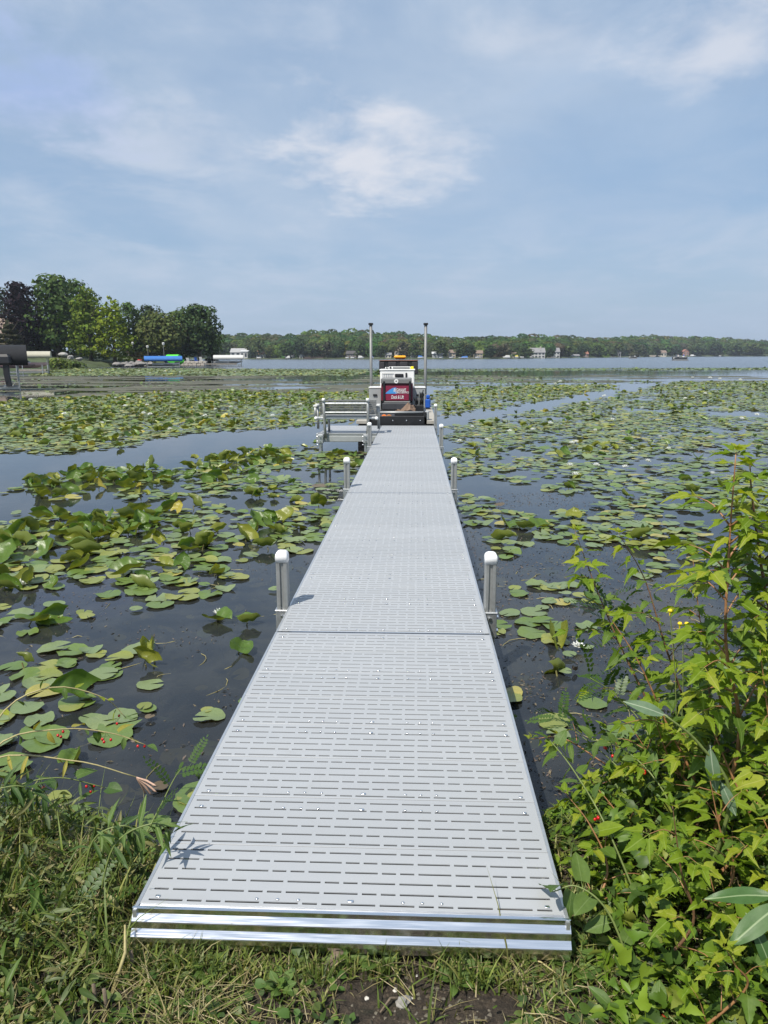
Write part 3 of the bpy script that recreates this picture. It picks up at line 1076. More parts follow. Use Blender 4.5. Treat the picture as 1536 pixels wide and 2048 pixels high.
def runabout(name, label, cx, Y, z, L, w, h, mh, md, mirror=False, rot=0, glass=True):
    root = tag(empty(name, (cx, Y, z), (0, 0, rot + (math.pi if mirror else 0))), label, 'boat')
    hull_mesh(L, w, h).build('hull', mh, root)
    MB().box(-L * .42, L * .2, -w * .43, w * .43, h * .98, h * 1.1, .05).build('deck', md, root)
    if glass:
        MB().rings([[(L * .02, -w * .4, h * 1.08), (L * .02, w * .4, h * 1.08), (-L * .06, w * .36, h * 1.6), (-L * .06, -w * .36, h * 1.6)], [(L * .05, -w * .4, h * 1.08), (L * .05, w * .4, h * 1.08), (-L * .03, w * .36, h * 1.6), (-L * .03, -w * .36, h * 1.6)]]).build('windscreen', M_glass, root)
    MB().box(-L * .05, L * .3, -w * .5 - .015, -w * .5 + .06, h * .55, h * .72).build('stripe', M_blackmet, root)
    MB().box(-L * .05, L * .3, w * .5 - .06, w * .5 + .015, h * .55, h * .72).build('stripe', M_blackmet, root)
    return root


def outboard(parent, x, z, s=1.0, side=-1):
    cw = MB()
    cw.rings([[(x + side * s * a, y * s * .2 * k, z + s * zz) for a, y in ((-.22 * k, -1), (.3 * k, -.8), (.34 * k, 0), (.3 * k, .8), (-.22 * k, 1))] for zz, k in ((.0, .8), (.12, 1.05), (.42, 1.0), (.55, .7))])
    cw.build('motor_cowl', M_black, parent, False)
    mb = MB()
    mb.rings([[(x + side * s * (sh + a), y * s, z + s * zz) for a, y in ((-.13, -.07), (.13, -.07), (.15, 0), (.13, .07), (-.13, .07))] for zz, sh in ((0.02, .05), (-.45, .05), (-.85, .1), (-1.05, .14))])
    lg = mb.build('motor_leg', M_black, parent)
    pr = MB()
    for k in range(3):
        a = k * 2.094
        pr.rings([[(x + side * s * (.34 + dx), math.cos(a + da) * r_ * s, z - .93 * s + math.sin(a + da) * r_ * s) for r_, da in ((.03, 0), (.17, -.35), (.19, .1), (.1, .4))] for dx in (0, .02)])
    pr.build('propeller', M_alu_dull, lg)


# nearest lift at the left edge with its motor boat
Y0 = 43.0
xr = at(38, 711, Y0).x
L0 = 7.0
zt, zb = at(20, 689, Y0).z, at(20, 731, Y0).z
boat_lift('boat lift with large black canopy cut off by the left edge of the view', xr - L0 / 2, Y0, L0, 2.6, zb, zt, M_canvas_black, .50)
bt = runabout('motor_boat', 'motor boat hanging under the black canopy with its outboard motor down', xr - 4.0, Y0, .95, 5.6, 2.1, .62, M_alu_dull, M_black, mirror=True, glass=False)
outboard(bt, 2.8 + .3, .55, 1.15, side=1)
bt.rotation_euler.z = 0
MB().tube([(2.6, -.5, -.1), (2.95, -.5, .5)], .03, 6).build('ladder', M_alu_dull, bt)
MB().lathe([(0, -.1), (.28, -.1), (.33, 0), (.28, .1), (0, .1)], 14, (2.3, -.9, -.35), 'Y').build('fender', M_black, bt)

Y1 = 88.0
xa, xb = at(36, 711, Y1).x - 1.5, at(97, 711, Y1).x
boat_lift('boat lift with tan canopy behind the black canopied lift', (xa + xb) / 2, Y1, xb - xa, 2.8, at(60, 716, Y1).z, at(60, 702.5, Y1).z, M_canvas_tan, .40)
runabout('motor_boat', 'white and pink speedboat under the tan canopy', (xa + xb) / 2 - .3, Y1, .62, 5.6, 2.1, .62, M_pink, M_hullwhite)
Y2 = 132.0
xa, xb = at(290, 711, Y2).x, at(362, 711, Y2).x
boat_lift('boat lift with long blue canopy on the left shore', (xa + xb) / 2, Y2, xb - xa, 2.8, at(320, 722.5, Y2).z, at(320, 712, Y2).z, M_canvas_blue, .34)
runabout('motor_boat', 'white boat under the long blue canopy', at(332, 711, Y2).x, Y2, .28, 4.6, 1.9, .5, M_hullwhite, M_black)
Y3 = 137.0
xa, xb = at(335, 711, Y3).x, at(359, 711, Y3).x
boat_lift('boat lift with bright green canopy just behind the blue one', (xa + xb) / 2, Y3, xb - xa, 2.4, at(340, 719, Y3).z, at(340, 709, Y3).z, M_canvas_green)
runabout('jet_ski', 'bright green jet ski under the green canopy', at(352, 711, Y3 - 1).x, Y3 - 1, .35, 2.9, 1.1, .9, M_canvas_green, M_black, glass=False)
Y4 = 150.0
xa, xb = at(428, 711, Y4).x, at(486, 711, Y4).x
boat_lift('boat lift with light grey canopy at the tip of the left shore', (xa + xb) / 2, Y4, xb - xa, 2.9, at(455, 719, Y4).z, at(455, 710, Y4).z, M_canvas_grey, .2)
runabout('pontoon_boat', 'white pontoon boat under the light grey canopy', (xa + xb) / 2, Y4, .45, 5.6, 2.2, .55, M_hullwhite, M_canvas_grey, glass=False)


def small_dock(label, x0, x1, Y, z=.5, w=1.2, group='small docks off the shores'):
    root = tag(empty('small_dock', (x0, Y, 0)), label, 'dock', group)
    L = x1 - x0
    n = max(4, int(L / .5))
    pl = MB().box(0, L / n * .93, -w / 2, w / 2, z - .05, z).mesh('plank')
    for i in range(n):
        link('plank', pl, root, M_wood, loc=(L * i / n, 0, 0))
    pm = MB().tube([(0, 0, -.7), (0, 0, z + .5)], .05, 6).mesh('post')
    for i in range(int(L / 3) + 1):
        for sy in (-1, 1):
            link('post', pm, root, M_galv, loc=(i * 3.0 + .1, sy * (w / 2 + .06), 0))
    MB().box(0, L, -w / 2 - .03, -w / 2 + .02, z - .2, z - .05).build('side_rail', M_wood, root)
    return root


small_dock('grey plank dock between the stone wall and the grey canopied lift', at(408, 711, 151).x, at(432, 711, 151).x, 151)
small_dock('plank dock in front of the grey canopied pontoon boat', at(424, 711, 147).x, at(474, 711, 147).x, 147, .55)
small_dock('brown plank dock beside the speedboat under the tan canopy', at(30, 711, 84).x, at(90, 711, 84).x, 84.5, .55)

# shore furniture and odds on the left shore
def lamp(label, px, ytop, Y, gz):
    h = at(px, ytop, Y).z - gz
    root = tag(empty('lamp_post', (at_h(px, Y), Y, gz)), label, 'lamp post', 'lamp posts on the left shore')
    MB().tube([(0, 0, -.3), (0, 0, h - .5)], .05, 6).build('pole', M_alu_dull, root)
    MB().lathe([(.05, h - .55), (.2, h - .5), (.3, h - .1), (.12, h), (0, h)], 8).build('lamp_head', M_white, root)


lamp('white headed lamp post above the blue boat canopy', 328, 685, 150, .9)
lamp('white lamp near the dark house left of the other lamp post', 267, 684, 160, 1.4)
lamp('low white lamp between the two taller lamp posts', 296, 691, 158, 1.2)


def chair(label, px, yb, Y, m):
    p = at(px, yb, Y)
    root = tag(empty('garden_chair', p, (0, 0, math.pi * .9)), label, 'chair', 'chairs by the stone wall')
    MB().box(-.32, .32, -.3, .3, .36, .41).build('seat', m, root)
    MB().rings([[(-.3, .25, .4), (.3, .25, .4), (.3, .29, .4), (-.3, .29, .4)], [(-.34, .5, 1.15), (.34, .5, 1.15), (.34, .54, 1.15), (-.34, .54, 1.15)]]).build('backrest', m, root)
    for sx in (-1, 1):
        MB().box(sx * .36 - .07, sx * .36 + .07, -.35, .4, .55, .59).build('armrest', m, root)
        for y_ in (-.3, .3):
            MB().box(sx * .36 - .04, sx * .36 + .04, y_ - .05, y_ + .05, 0, .55).build('leg', m, root)


chair('white garden chair above the pale stone wall', 378, 727, 154, M_white)
chair('blue garden chair above the right end of the pale stone wall', 394, 726, 155, M_blue)
chair('second white garden chair at the right end of the stone wall', 404, 725, 155, M_white)
p = at(280, 729, 140)
rt = tag(empty('barrel', p), 'red barrel on the shore between golden shrub and blue canopy', 'barrel')
MB().lathe([(0, 0), (.36, 0), (.42, .2), (.42, .75), (.36, .95), (0, .95)], 12).build('barrel_body', M_red, rt)
for zz in (.25, .68):
    MB().lathe([(.40, zz), (.45, zz + .02), (.45, zz + .06), (.40, zz + .08)], 12).build('hoop', M_alu_dull, rt)
M_stone = pbr('shore_rock', (.20, .19, .18), .9, var=.3, vscale=1.2, bump=.6, bscale=4)
M_stonel = pbr('pale_shore_rock', (.30, .29, .27), .9, var=.3, vscale=1.2)


def rock_mesh(seed, n=26):
    r_ = random.Random(seed)
    bm = bmesh.new()
    bmesh.ops.create_icosphere(bm, subdivisions=2, radius=1)
    ph = [r_.uniform(0, 6) for _ in range(6)]
    for v_ in bm.verts:
        k = 1 + .18 * math.sin(3 * v_.co.x + ph[0]) + .16 * math.sin(4 * v_.co.y + ph[1]) + .12 * math.sin(5 * v_.co.z + ph[2])
        v_.co *= k
        v_.co.z *= .62
    me = bpy.data.meshes.new('rock')
    bm.to_mesh(me)
    bm.free()
    return me


rocks = [rock_mesh(i) for i in range(4)]
n_r = 0
for i in range(12):
    px = 234 + i * 6.0 + rnd.uniform(-1, 1)
    Y = 137 + rnd.uniform(-1, 2.4) + max(0, px - 290) * .12
    s_ = rnd.uniform(.55, .85)
    link('rock', rocks[i % 4], None, M_stone, loc=(at_h(px, Y), Y, .15 + rnd.uniform(0, .5)), rot=(0, 0, rnd.uniform(0, 6)), scl=s_)
    tag(C.objects[-1], ('first', 'second', 'third', 'fourth', 'fifth', 'sixth', 'seventh', 'eighth', 'ninth', 'tenth', 'eleventh', 'twelfth')[i] + ' boulder of the dark rock bank counted from the drooping tree', 'rock', 'boulders of the dark rock bank')
for px, py, lab, s_ in ((126, 709, 'large pale boulder under the dark trees left of the drooping tree', .75), (140, 715, 'flat pale boulder just below the large pale one', .6), (157, 718, 'pale boulder closest to the drooping tree', .55), (118, 720, 'small pale boulder beside the waterside shrub', .4)):
    p = at(px, py, 132)
    tag(link('rock', rocks[n_r % 4], None, M_stonel, loc=(p.x, p.y, max(p.z, .6)), scl=s_), lab, 'rock', 'pale boulders on the left shore')
    n_r += 1

# ---- far shore boats
def far_boat(label, px, wpx, D=None, col=None, z=.25, cover=None, name='motor_boat', h=.9):
    Y = D or shore_d(px) - 6
    w = wpx / F * Y
    root = tag(empty(name, (at_h(px, Y), Y, z), (0, 0, rnd.choice((0, math.pi)))), label, 'boat', 'boats along the far shore')
    hull_mesh(w, max(1.6, w * .34), h).build('hull', col or M_hullwhite, root)
    if cover is not None:
        MB().rings([[(-w * .45, -w * .15, h), (w * .3, -w * .13, h), (w * .3, w * .13, h), (-w * .45, w * .15, h)], [(-w * .4, -w * .1, h + .9), (w * .1, -w * .08, h + .7), (w * .1, w * .08, h + .7), (-w * .4, w * .1, h + .9)]]).build('cover', cover, root)
    return root


far_boat('white boat moored below the orange roofed cottage', 518, 9)
far_boat('white boat in front of the small white cottage', 576, 8, cover=M_canvas_grey)
far_boat('white boat left of the dark wooden house landing', 694, 6)
far_boat('white boat at the landing of the dark wooden house', 705, 7)
far_boat('white boat with grey cover right of the dark wooden house', 722, 12, cover=M_canvas_grey)
far_boat('small white boat left of the barge on the far shore', 744, 8, cover=M_canvas_blue)
far_boat('blue covered boat on the far shore left of the right spud pole', 842, 13, cover=M_canvas_blue)
far_boat('white boat right of the right spud pole on the far shore', 882, 7)
far_boat('white boat under the tan house on the far shore', 903, 9)
far_boat('blue covered boat left of the tan cottage landing', 927, 19, cover=M_canvas_blue, h=.5)
far_boat('white boat before the tan cottage with brown roof', 955, 9)
far_boat('white boat on the near side of the brown tree', 1013, 14, cover=M_canvas_grey)
far_boat('white and yellow boat below the hillside house', 1032, 9, cover=pbr('yellow_canvas', (.6, .5, .08), .7))
far_boat('long white boat right of the yellow covered boat', 1043, 9)
far_boat('small white boat left of the large white gabled house', 1062, 5)
far_boat('white boat below the narrow white house', 1108, 13, h=.6)
far_boat('white boat with canopy right of the veranda house', 1275, 11, cover=M_canvas_grey)
far_boat('white covered boat right of the brick boathouse', 1386, 10, cover=M_white)
far_boat('white boat left of the brick boathouse', 1356, 12, cover=M_white)
far_boat('tiny white boat alone on the far right water', 1440, 4, D=700)
for lab, a_, b_ in (('white dock in front of the large gabled house', 1085, 1112), ('dock at the veranda house shore', 1200, 1240), ('dock below the tan cottage', 935, 965), ('dock in front of the long cream house', 1330, 1352), ('dock below the orange roofed cottage', 512, 520)):
    Ya = shore_d((a_ + b_) / 2) - 8
    small_dock(lab, at_h(a_, Ya), at_h(b_, Ya), Ya, .6, 1.6)

# people: one continuous skinned body each
M_skin = pbr('skin', (.45, .27, .19), .6, var=.05)


def person(label, loc, rot, shirt, pose='sit'):
    J = {'hip': (0, 0, .95), 'waist': (0, 0, 1.12), 'chest': (0, .0, 1.36), 'neck': (0, .0, 1.52), 'head': (0, .03, 1.66), 'crown': (0, .02, 1.78)}
    E = [('hip', 'waist'), ('waist', 'chest'), ('chest', 'neck'), ('neck', 'head'), ('head', 'crown')]
    rad = {'hip': (.16, .12), 'waist': (.145, .1), 'chest': (.17, .12), 'neck': (.06, .06), 'head': (.085, .1), 'crown': (.06, .07)}
    for s_, n in ((-1, 'l'), (1, 'r')):
        if pose == 'sit':
            J.update({'th' + n: (s_ * .1, .05, .93), 'kn' + n: (s_ * .13, .48, .95), 'an' + n: (s_ * .13, .5, .52), 'to' + n: (s_ * .13, .68, .48)})
            J.update({'sh' + n: (s_ * .2, 0, 1.44), 'el' + n: (s_ * .26, .12, 1.18), 'wr' + n: (s_ * .18, .36, 1.1), 'ha' + n: (s_ * .16, .45, 1.1)})
        else:
            J.update({'th' + n: (s_ * .1, 0, .88), 'kn' + n: (s_ * .12, .03, .5), 'an' + n: (s_ * .13, 0, .08), 'to' + n: (s_ * .14, .16, .03)})
            J.update({'sh' + n: (s_ * .2, 0, 1.44), 'el' + n: (s_ * .27, .02, 1.16), 'wr' + n: (s_ * .24, .2, 1.0), 'ha' + n: (s_ * .22, .28, .98)})
        E += [('hip', 'th' + n), ('th' + n, 'kn' + n), ('kn' + n, 'an' + n), ('an' + n, 'to' + n), ('chest', 'sh' + n), ('sh' + n, 'el' + n), ('el' + n, 'wr' + n), ('wr' + n, 'ha' + n)]
        rad.update({'th' + n: (.1, .1), 'kn' + n: (.065, .065), 'an' + n: (.045, .045), 'to' + n: (.04, .03), 'sh' + n: (.07, .07), 'el' + n: (.05, .05), 'wr' + n: (.035, .035), 'ha' + n: (.045, .03)})
    names = list(J)
    me = bpy.data.meshes.new('person')
    me.from_pydata([J[n] for n in names], [(names.index(a), names.index(b_)) for a, b_ in E], [])
    o = bpy.data.objects.new('person', me)
    C.objects.link(o)
    md = o.modifiers.new('skin', 'SKIN')
    for i, n in enumerate(names):
        me.skin_vertices[0].data[i].radius = rad[n]
    me.skin_vertices[0].data[0].use_root = True
    sd = o.modifiers.new('sub', 'SUBSURF')
    sd.levels = sd.render_levels = 1
    dg = bpy.context.evaluated_depsgraph_get()
    nm_ = bpy.data.meshes.new_from_object(o.evaluated_get(dg))
    o.modifiers.clear()
    o.data = nm_
    nm_.materials.clear()
    for q in (shirt, M_skin, M_blackmet):
        nm_.materials.append(q)
    for pl in nm_.polygons:
        z = pl.center.z
        pl.material_index = 1 if z > 1.5 or abs(pl.center.x) > .235 or (pl.center.y > .2 and z > 1.0 and abs(pl.center.x) > .14 and z < 1.16) else (2 if z < 1.0 else 0)
        pl.use_smooth = True
    o.location = loc
    o.rotation_euler = rot
    tag(o, label, 'person', 'people on the pontoon boat')


# pontoon boats out on the water
def pontoon(label, px, yb, wpx):
    p = spot(px, yb)
    L = wpx / F * p.y
    root = tag(empty('pontoon_boat', (p.x, p.y, 0)), label, 'boat', 'pontoon boats out on the open lake')
    for sy in (-.85, .85):
        MB().lathe([(.02, -L * .5), (.3, -L * .44), (.32, 0), (.32, L * .42), (.02, L * .52)], 10, (0, sy, .1), 'X').build('float', M_alu_dull, root)
    MB().box(-L * .48, L * .46, -1.2, 1.2, .42, .52).build('deck', M_alu_dull, root)
    f_ = MB()
    for sy in (-1.18, 1.14):
        f_.box(-L * .46, L * .4, sy, sy + .04, .55, 1.15)
    f_.build('railing_panel', M_black, root)
    for sx in (-.3, .02, .34):
        MB().box(L * sx - .5, L * sx + .5, .3, 1.0, .53, 1.2, .06).build('seat', M_canvas_grey, root)
    MB().box(L * .1, L * .1 + .6, -.9, -.2, .53, 1.45, .05).build('console', M_white, root)
    return root, p, L


r1_, p1_, L1_ = pontoon('pontoon boat with people crossing in front of the brick boathouse', 1360, 721, 29)
M_shirt_b = pbr('blue_shirt', (.05, .12, .5), .8)
M_shirt_w = pbr('white_shirt', (.7, .7, .72), .8)
person('person in blue shirt standing on the pontoon boat', (p1_.x + L1_ * .2, p1_.y - .3, .52), (0, 0, 2.4), M_shirt_b, 'stand')
person('person in white shirt sitting on the pontoon boat', (p1_.x - .1 * L1_, p1_.y + .55, .28), (0, 0, 3.1), M_shirt_w, 'sit')
pontoon('smaller looking pontoon boat farther off below the veranda house', 1266, 717.4, 15)

# ------------------------------------------------------------------ the dock
SL = -0.0054
def zdeck(Y):
    return 0.45 + SL * (Y - 1.80)


XL, XR = -0.790, 0.432
XC = (XL + XR) / 2
HW = (XR - XL) / 2
m = bpy.data.materials.new('slotted_deck_grey')
m.use_nodes = True
T = NT(m.node_tree)
b = T.n['Principled BSDF']
t = T.add('ShaderNodeTexCoord')
g_ = T.add('ShaderNodeNewGeometry')
v = g_.outputs['Position']
n1 = T.noise(T.vmath('MULTIPLY', v, (2.0, 9.0, 1)), 1.0, 6, 0.6)
n2 = T.noise(v, 420, 3, 0.6)
n3 = T.noise(T.vmath('MULTIPLY', v, (1.0, 1.0, 1)), 6.5, 8, 0.7, 0.8)
oi = T.add('ShaderNodeObjectInfo')
cc = T.mix(T.ramp(n1, .3, .7), (.338, .352, .366), (.375, .388, .401))
cc = T.mix(T.math('MULTIPLY', oi.outputs['Random'], .9), cc, (.322, .336, .350))
cc = T.mix(T.ramp(n3, .54, .74, 0, .34), cc, (.29, .295, .30))
cc = T.mix(T.ramp(n2, .45, .8, 0, .12), cc, (.6, .62, .64))
T.link(cc, b.inputs['Base Color'])
T.link(T.ramp(n3, .3, .7, .36, .50), b.inputs['Roughness'])
T.link(T.bump(n2, .12, .001), b.inputs['Normal'])
M_deck = m
M_rail = pbr('dock_aluminium', (.62, .635, .65), .40, .8, var=.06, vscale=2.0, stretch=(1, 14, 14))
M_mill = pbr('mill_finish_aluminium', (.86, .87, .89), .19, 1.0, var=.05, vscale=.8, stretch=(1, 40, 40))
M_platrail = pbr('dull_platform_rail', (.42, .44, .44), .5, .45, var=.05, vscale=1.0)
M_cap = pbr('white_vinyl_cap', (.82, .82, .82), .45, var=.03)
M_joist = pbr('joist_aluminium', (.16, .165, .17), .6, .6)
M_bolt = pbr('bright_bolt', (.82, .82, .83), .22, 1.0)
PITCH = 0.2832
NR = 6
RP = PITCH / NR
OFFS = [0.02, 0.19, 0.075, 0.245, 0.13, 0.30]


def slots_of(row, x0, x1):
    o = []
    x = x0 - 0.45 + OFFS[row % NR]
    seq = (0.100, 0.100, 0.043, 0.043)
    i = 0
    while x < x1:
        w_ = seq[i % 4]
        a, b_ = max(x, x0 + .016), min(x + w_, x1 - .016)
        if b_ - a > .018:
            o.append((a, b_))
        x += w_ + 0.0128
        i += 1
    return o


def deck_panel_mesh(w, depth, rows=NR, gap=.0030, shift=0):
    """a deck panel: a plate with real slots through it, each with its four walls"""
    x0, x1 = -w / 2, w / 2
    vs, fs = [], []

    def q(p):
        b0 = len(vs)
        vs.extend(p)
        fs.append(tuple(range(b0, b0 + 4)))
    t_ = -.0035
    be = .0008
    y = gap / 2
    q([(x0, y, -be), (x1, y, -be), (x1, y + be, 0), (x0, y + be, 0)])
    q([(x0, y, -.028), (x1, y, -.028), (x1, y, -be), (x0, y, -be)])
    y += be
    sw = .0084
    for r_ in range(rows):
        ya = .013 + r_ * depth / rows
        yb = ya + sw
        q([(x0, y, 0), (x1, y, 0), (x1, ya, 0), (x0, ya, 0)])
        x = x0
        for a, b_ in slots_of(r_ + shift, x0, x1):
            q([(x, ya, 0), (a, ya, 0), (a, yb, 0), (x, yb, 0)])
            q([(a, ya, 0), (b_, ya, 0), (b_, ya, t_), (a, ya, t_)][::-1])
            q([(b_, yb, 0), (a, yb, 0), (a, yb, t_), (b_, yb, t_)][::-1])
            q([(a, yb, 0), (a, ya, 0), (a, ya, t_), (a, yb, t_)][::-1])
            q([(b_, ya, 0), (b_, yb, 0), (b_, yb, t_), (b_, ya, t_)][::-1])
            x = b_
        q([(x, ya, 0), (x1, ya, 0), (x1, yb, 0), (x, yb, 0)])
        y = yb
    ye = depth - gap / 2
    q([(x0, y, 0), (x1, y, 0), (x1, ye - be, 0), (x0, ye - be, 0)])
    q([(x0, ye - be, 0), (x1, ye - be, 0), (x1, ye, -be), (x0, ye, -be)])
    q([(x0, ye, -be), (x1, ye, -be), (x1, ye, -.028), (x0, ye, -.028)])
    me = bpy.data.meshes.new('deck_panel')
    me.from_pydata(vs, [], fs)
    me.update()
    return me


def rivets_mesh(w, depth, row=4.45, flip=False):
    mb = MB()
    y = depth / NR * row + .004
    for x in (-.27, -.21, -.15, .15, .205, .26):
        mb.lathe([(.0052, 0.0003), (.0046, .0028), (.002, .0040)], 8, (x * w / 1.2, y, 0))
    mb.box(-w / 2 + .036, -w / 2 + .050, y - .005, y + .005, .0003, .003, .001)
    mb.box(w / 2 - .050, w / 2 - .036, y - .005, y + .005, .0003, .003, .001)
    mb.box(-.009, .009, y - .005, y + .005, .0003, .003, .001)
    return mb.mesh('rivets', True)


PW = 2 * HW - 0.004
PANEL = [deck_panel_mesh(PW, PITCH, shift=k) for k in (0, 3)]
RIVET = rivets_mesh(PW, PITCH)
RIVET2 = rivets_mesh(PW, PITCH, .55)

POST_R = .036


def post_mesh(z0, z1):
    """square extrusion with rounded corners and a groove down each face"""
    a, g, c_ = POST_R, .012, .007
    d_ = .012
    prof = []
    base = [(a, -a + c_), (a, -g), (a - d_, -g + .003), (a - d_, g - .003), (a, g), (a, a - c_), (a - c_ * .3, a - c_ * .3)]
    for k in range(4):
        an = math.pi / 2 * k
        for x, y in base:
            prof.append((x * math.cos(an) - y * math.sin(an), x * math.sin(an) + y * math.cos(an)))
    return MB().rings([[(x, y, z0) for x, y in prof], [(x, y, z1) for x, y in prof]], True).mesh('post')


def cap_mesh(z):
    rings = []
    for k, dz in ((1.09, -.012), (1.09, .026), (1.03, .038), (.84, .050), (.5, .058), (.08, .061)):
        r_ = POST_R * k
        c_ = r_ * .22
        pts = []
        for sx, sy in ((1, -1), (1, 1), (-1, 1), (-1, -1)):
            aa = [(r_ * sx, (r_ - c_) * sy), ((r_ - c_ * .3) * sx, (r_ - c_ * .3) * sy), ((r_ - c_) * sx, r_ * sy)]
            pts += aa if sx * sy < 0 else aa[::-1]
        pts = pts if True else pts
        pts.sort(key=lambda p_: math.atan2(p_[1], p_[0]))
        rings.append([(x, y, z + dz) for x, y in pts])
    return MB().rings(rings, True).mesh('cap', True)


def add_post(parent, lx, ly, top, side, botz=-1.1):
    pm = post_mesh(botz, top)
    p_ = link('post', pm, parent, M_alu_dull, loc=(lx, ly, 0))
    link('cap', cap_mesh(top), p_, M_cap)
    mb = MB()
    a = POST_R + .004
    mb.box(-a - .004, a + .004, -a - .004, a + .004, -.19, -.022, .006)
    mb.box(-a - .009, a + .009, -a - .009, a + .009, -.026, -.018, .003)
    br = mb.build('bracket', M_galv, p_)
    bb = MB()
    for z in (-.06, -.15):
        bb.lathe([(.012, 0), (.012, .012), (.006, .016)], 6, (side * (a + .003), 0, z), 'X')
        bb.lathe([(.011, -a - .017), (.011, -a - .004)], 6, (0, 0, z), 'Y')
    bb.build('bolts', M_bolt, br)['kind'] = 'stuff'
    return p_


# the side rail: an extruded channel; the front rail: lip, groove and two bright sloped bands
def side_rail(parent, x, L, s):
    prof = [(s * -.0018, -.004), (s * -.0018, .0015), (s * .008, .0015), (s * .009, .0), (s * .009, -.030), (s * .005, -.036), (s * .005, -.062), (s * .012, -.068), (s * .012, -.128), (s * -.012, -.128), (s * -.012, -.120), (s * .0, -.116)]
    mb = MB()
    mb.rings([[(x + a, 0, z) for a, z in prof], [(x + a, L, z) for a, z in prof]], True)
    return mb.build('side_rail', M_rail, parent)


def end_rail(parent, y, L0_, L1_, face=-1, name='end_rail', m_=None):
    """face -1: looks back towards the bank"""
    f = face
    prof = [(0, -.003), (f * .012, -.003), (f * .014, .0035), (f * .019, .0035), (f * .020, .001), (f * .020, -.014), (f * .034, -.030), (f * .035, -.033), (f * .035, -.052), (f * .049, -.068), (f * .050, -.071), (f * .050, -.084), (f * .038, -.088), (f * .038, -.112), (0, -.112)]
    return MB().extr_x([(y + a, z) for a, z in prof], L0_, L1_).build(name, m_ or M_mill, parent)


def dock_section(label, Y0_, Y1_, first=False, xl=XL, xr=XR, name='dock_section', lip=True, panels=True):
    L = Y1_ - Y0_
    root = tag(empty(name, ((xl + xr) / 2, Y0_, zdeck(Y0_)), (SL, 0, 0)), label, 'dock', 'sections of the grey dock')
    w = xr - xl
    side_rail(root, -w / 2, L, -1)
    side_rail(root, w / 2, L, 1)
    n = round((L - (.03 if first else .012)) / PITCH)
    y0 = .03 if first else .010
    pitch = (L - y0 - .010) / n
    for i in range(n):
        gx = 0
        o = link('deck_panel', PANEL[i % 2], root, M_deck, loc=(0, y0 + i * pitch, rnd.uniform(-.0006, .0006)), scl=(1 if w > 1.1 and w < 1.3 else w / (2 * HW), pitch / PITCH, 1))
        if Y0_ + y0 + i * pitch < 9:
            rv = link('rivets', RIVET if i % 2 else RIVET2, o, M_bolt)
            rv['kind'] = 'stuff'
    if first:
        end_rail(root, .028, -w / 2 - .012, w / 2 + .012, -1, 'front_rail')
        MB().box(-w / 2, w / 2, .0285, .0296, -.02, .001).build('front_seam', M_rail, root)
    else:
        MB().box(-w / 2, w / 2, .0005, .0085, -.10, .0005).build('end_rail', M_mill if lip else M_rail, root)
    MB().box(-w / 2, w / 2, L - .009, L - .0015, -.10, -.001).build('end_rail', M_rail, root)
    for k in range(max(2, int(L / 1.1))):
        yy = L * (k + .5) / max(2, int(L / 1.1))
        MB().box(-w / 2 + .01, w / 2 - .01, yy - .02, yy + .02, -.10, -.031).build('joist', M_joist, root)
    for xx in (-.2, .2):
        MB().box(xx * w / 1.22 - .015, xx * w / 1.22 + .015, .03, L - .02, -.095, -.034).build('joist', M_joist, root)
    return root


D1, D2, D3, D4 = 1.80, 4.015, 8.58, 13.15
DE = 17.68
s1 = dock_section('nearest slotted grey dock section resting on the grassy bank', D1, D2 - .004, True)
s2 = dock_section('second dock section out from the bank, with the two nearest white capped posts', D2 + .004, D3 - .003)
s3 = dock_section('third dock section out from the bank, between the second pair of posts', D3 + .003, D4 - .003)
s4 = dock_section('last dock section of the straight run, ending at the work barge', D4 + .003, DE)
for sec, Y0_, Yp, tops in ((s2, D2, 4.48, (.305, .305)), (s3, D3, 8.98, (.31, .31)), (s4, D4, 13.55, (.36, .33))):
    add_post(sec, XL - XC - .046, Yp - Y0_, tops[0], -1)
    add_post(sec, XR - XC + .046, Yp - Y0_, tops[1], 1)
add_post(s4, XR - XC + .046, DE - D4 - .12, .46, 1)
# side platform with the bench
PXL, PXR = -2.05, XL - .03
pf = dock_section('short grey platform on the left of the dock end, carrying the bench', 15.75, 17.66, False, PXL, PXR, 'dock_platform')
pw = PXR - PXL
pr_ = MB()
pr_.extr_x([(-.001, .003), (-.03, .003), (-.03, -.02), (-.016, -.03), (-.016, -.05), (-.03, -.06), (-.03, -.17), (-.012, -.18), (-.001, -.18)], -pw / 2, pw / 2)
pr_.build('front_rail', M_platrail, pf)
for lx in (-pw / 2 + .04, pw / 2 - .22):
    link('leg', MB().tube([(0, 0, -1.1), (0, 0, -.02)], .042, 10).mesh('leg'), pf, M_galv, loc=(lx, -.085, 0))
    mb = MB().box(-.06, .06, -.055, .055, -.20, -.015, .008)
    link('bracket', mb.mesh('bracket'), pf, M_galv, loc=(lx, -.09, 0))
    bb = MB()
    for zz in (-.06, -.16, -.235):
        bb.lathe([(.016, 0), (.016, .02), (.008, .026)], 6, (-.06 - .02, 0, zz), 'X')
        bb.lathe([(.016, -.085), (.016, -.055)], 6, (0, 0, zz), 'Y')
    link('bolts', bb.mesh('bolts'), pf, M_bolt, loc=(lx, -.09, 0))['kind'] = 'stuff'
cor = MB().box(-.05, 0, -.03, .25, -.20, -.002, .004)
link('corner_plate', cor.mesh('corner_plate'), pf, M_galv, loc=(-pw / 2 - .014, 0, 0))

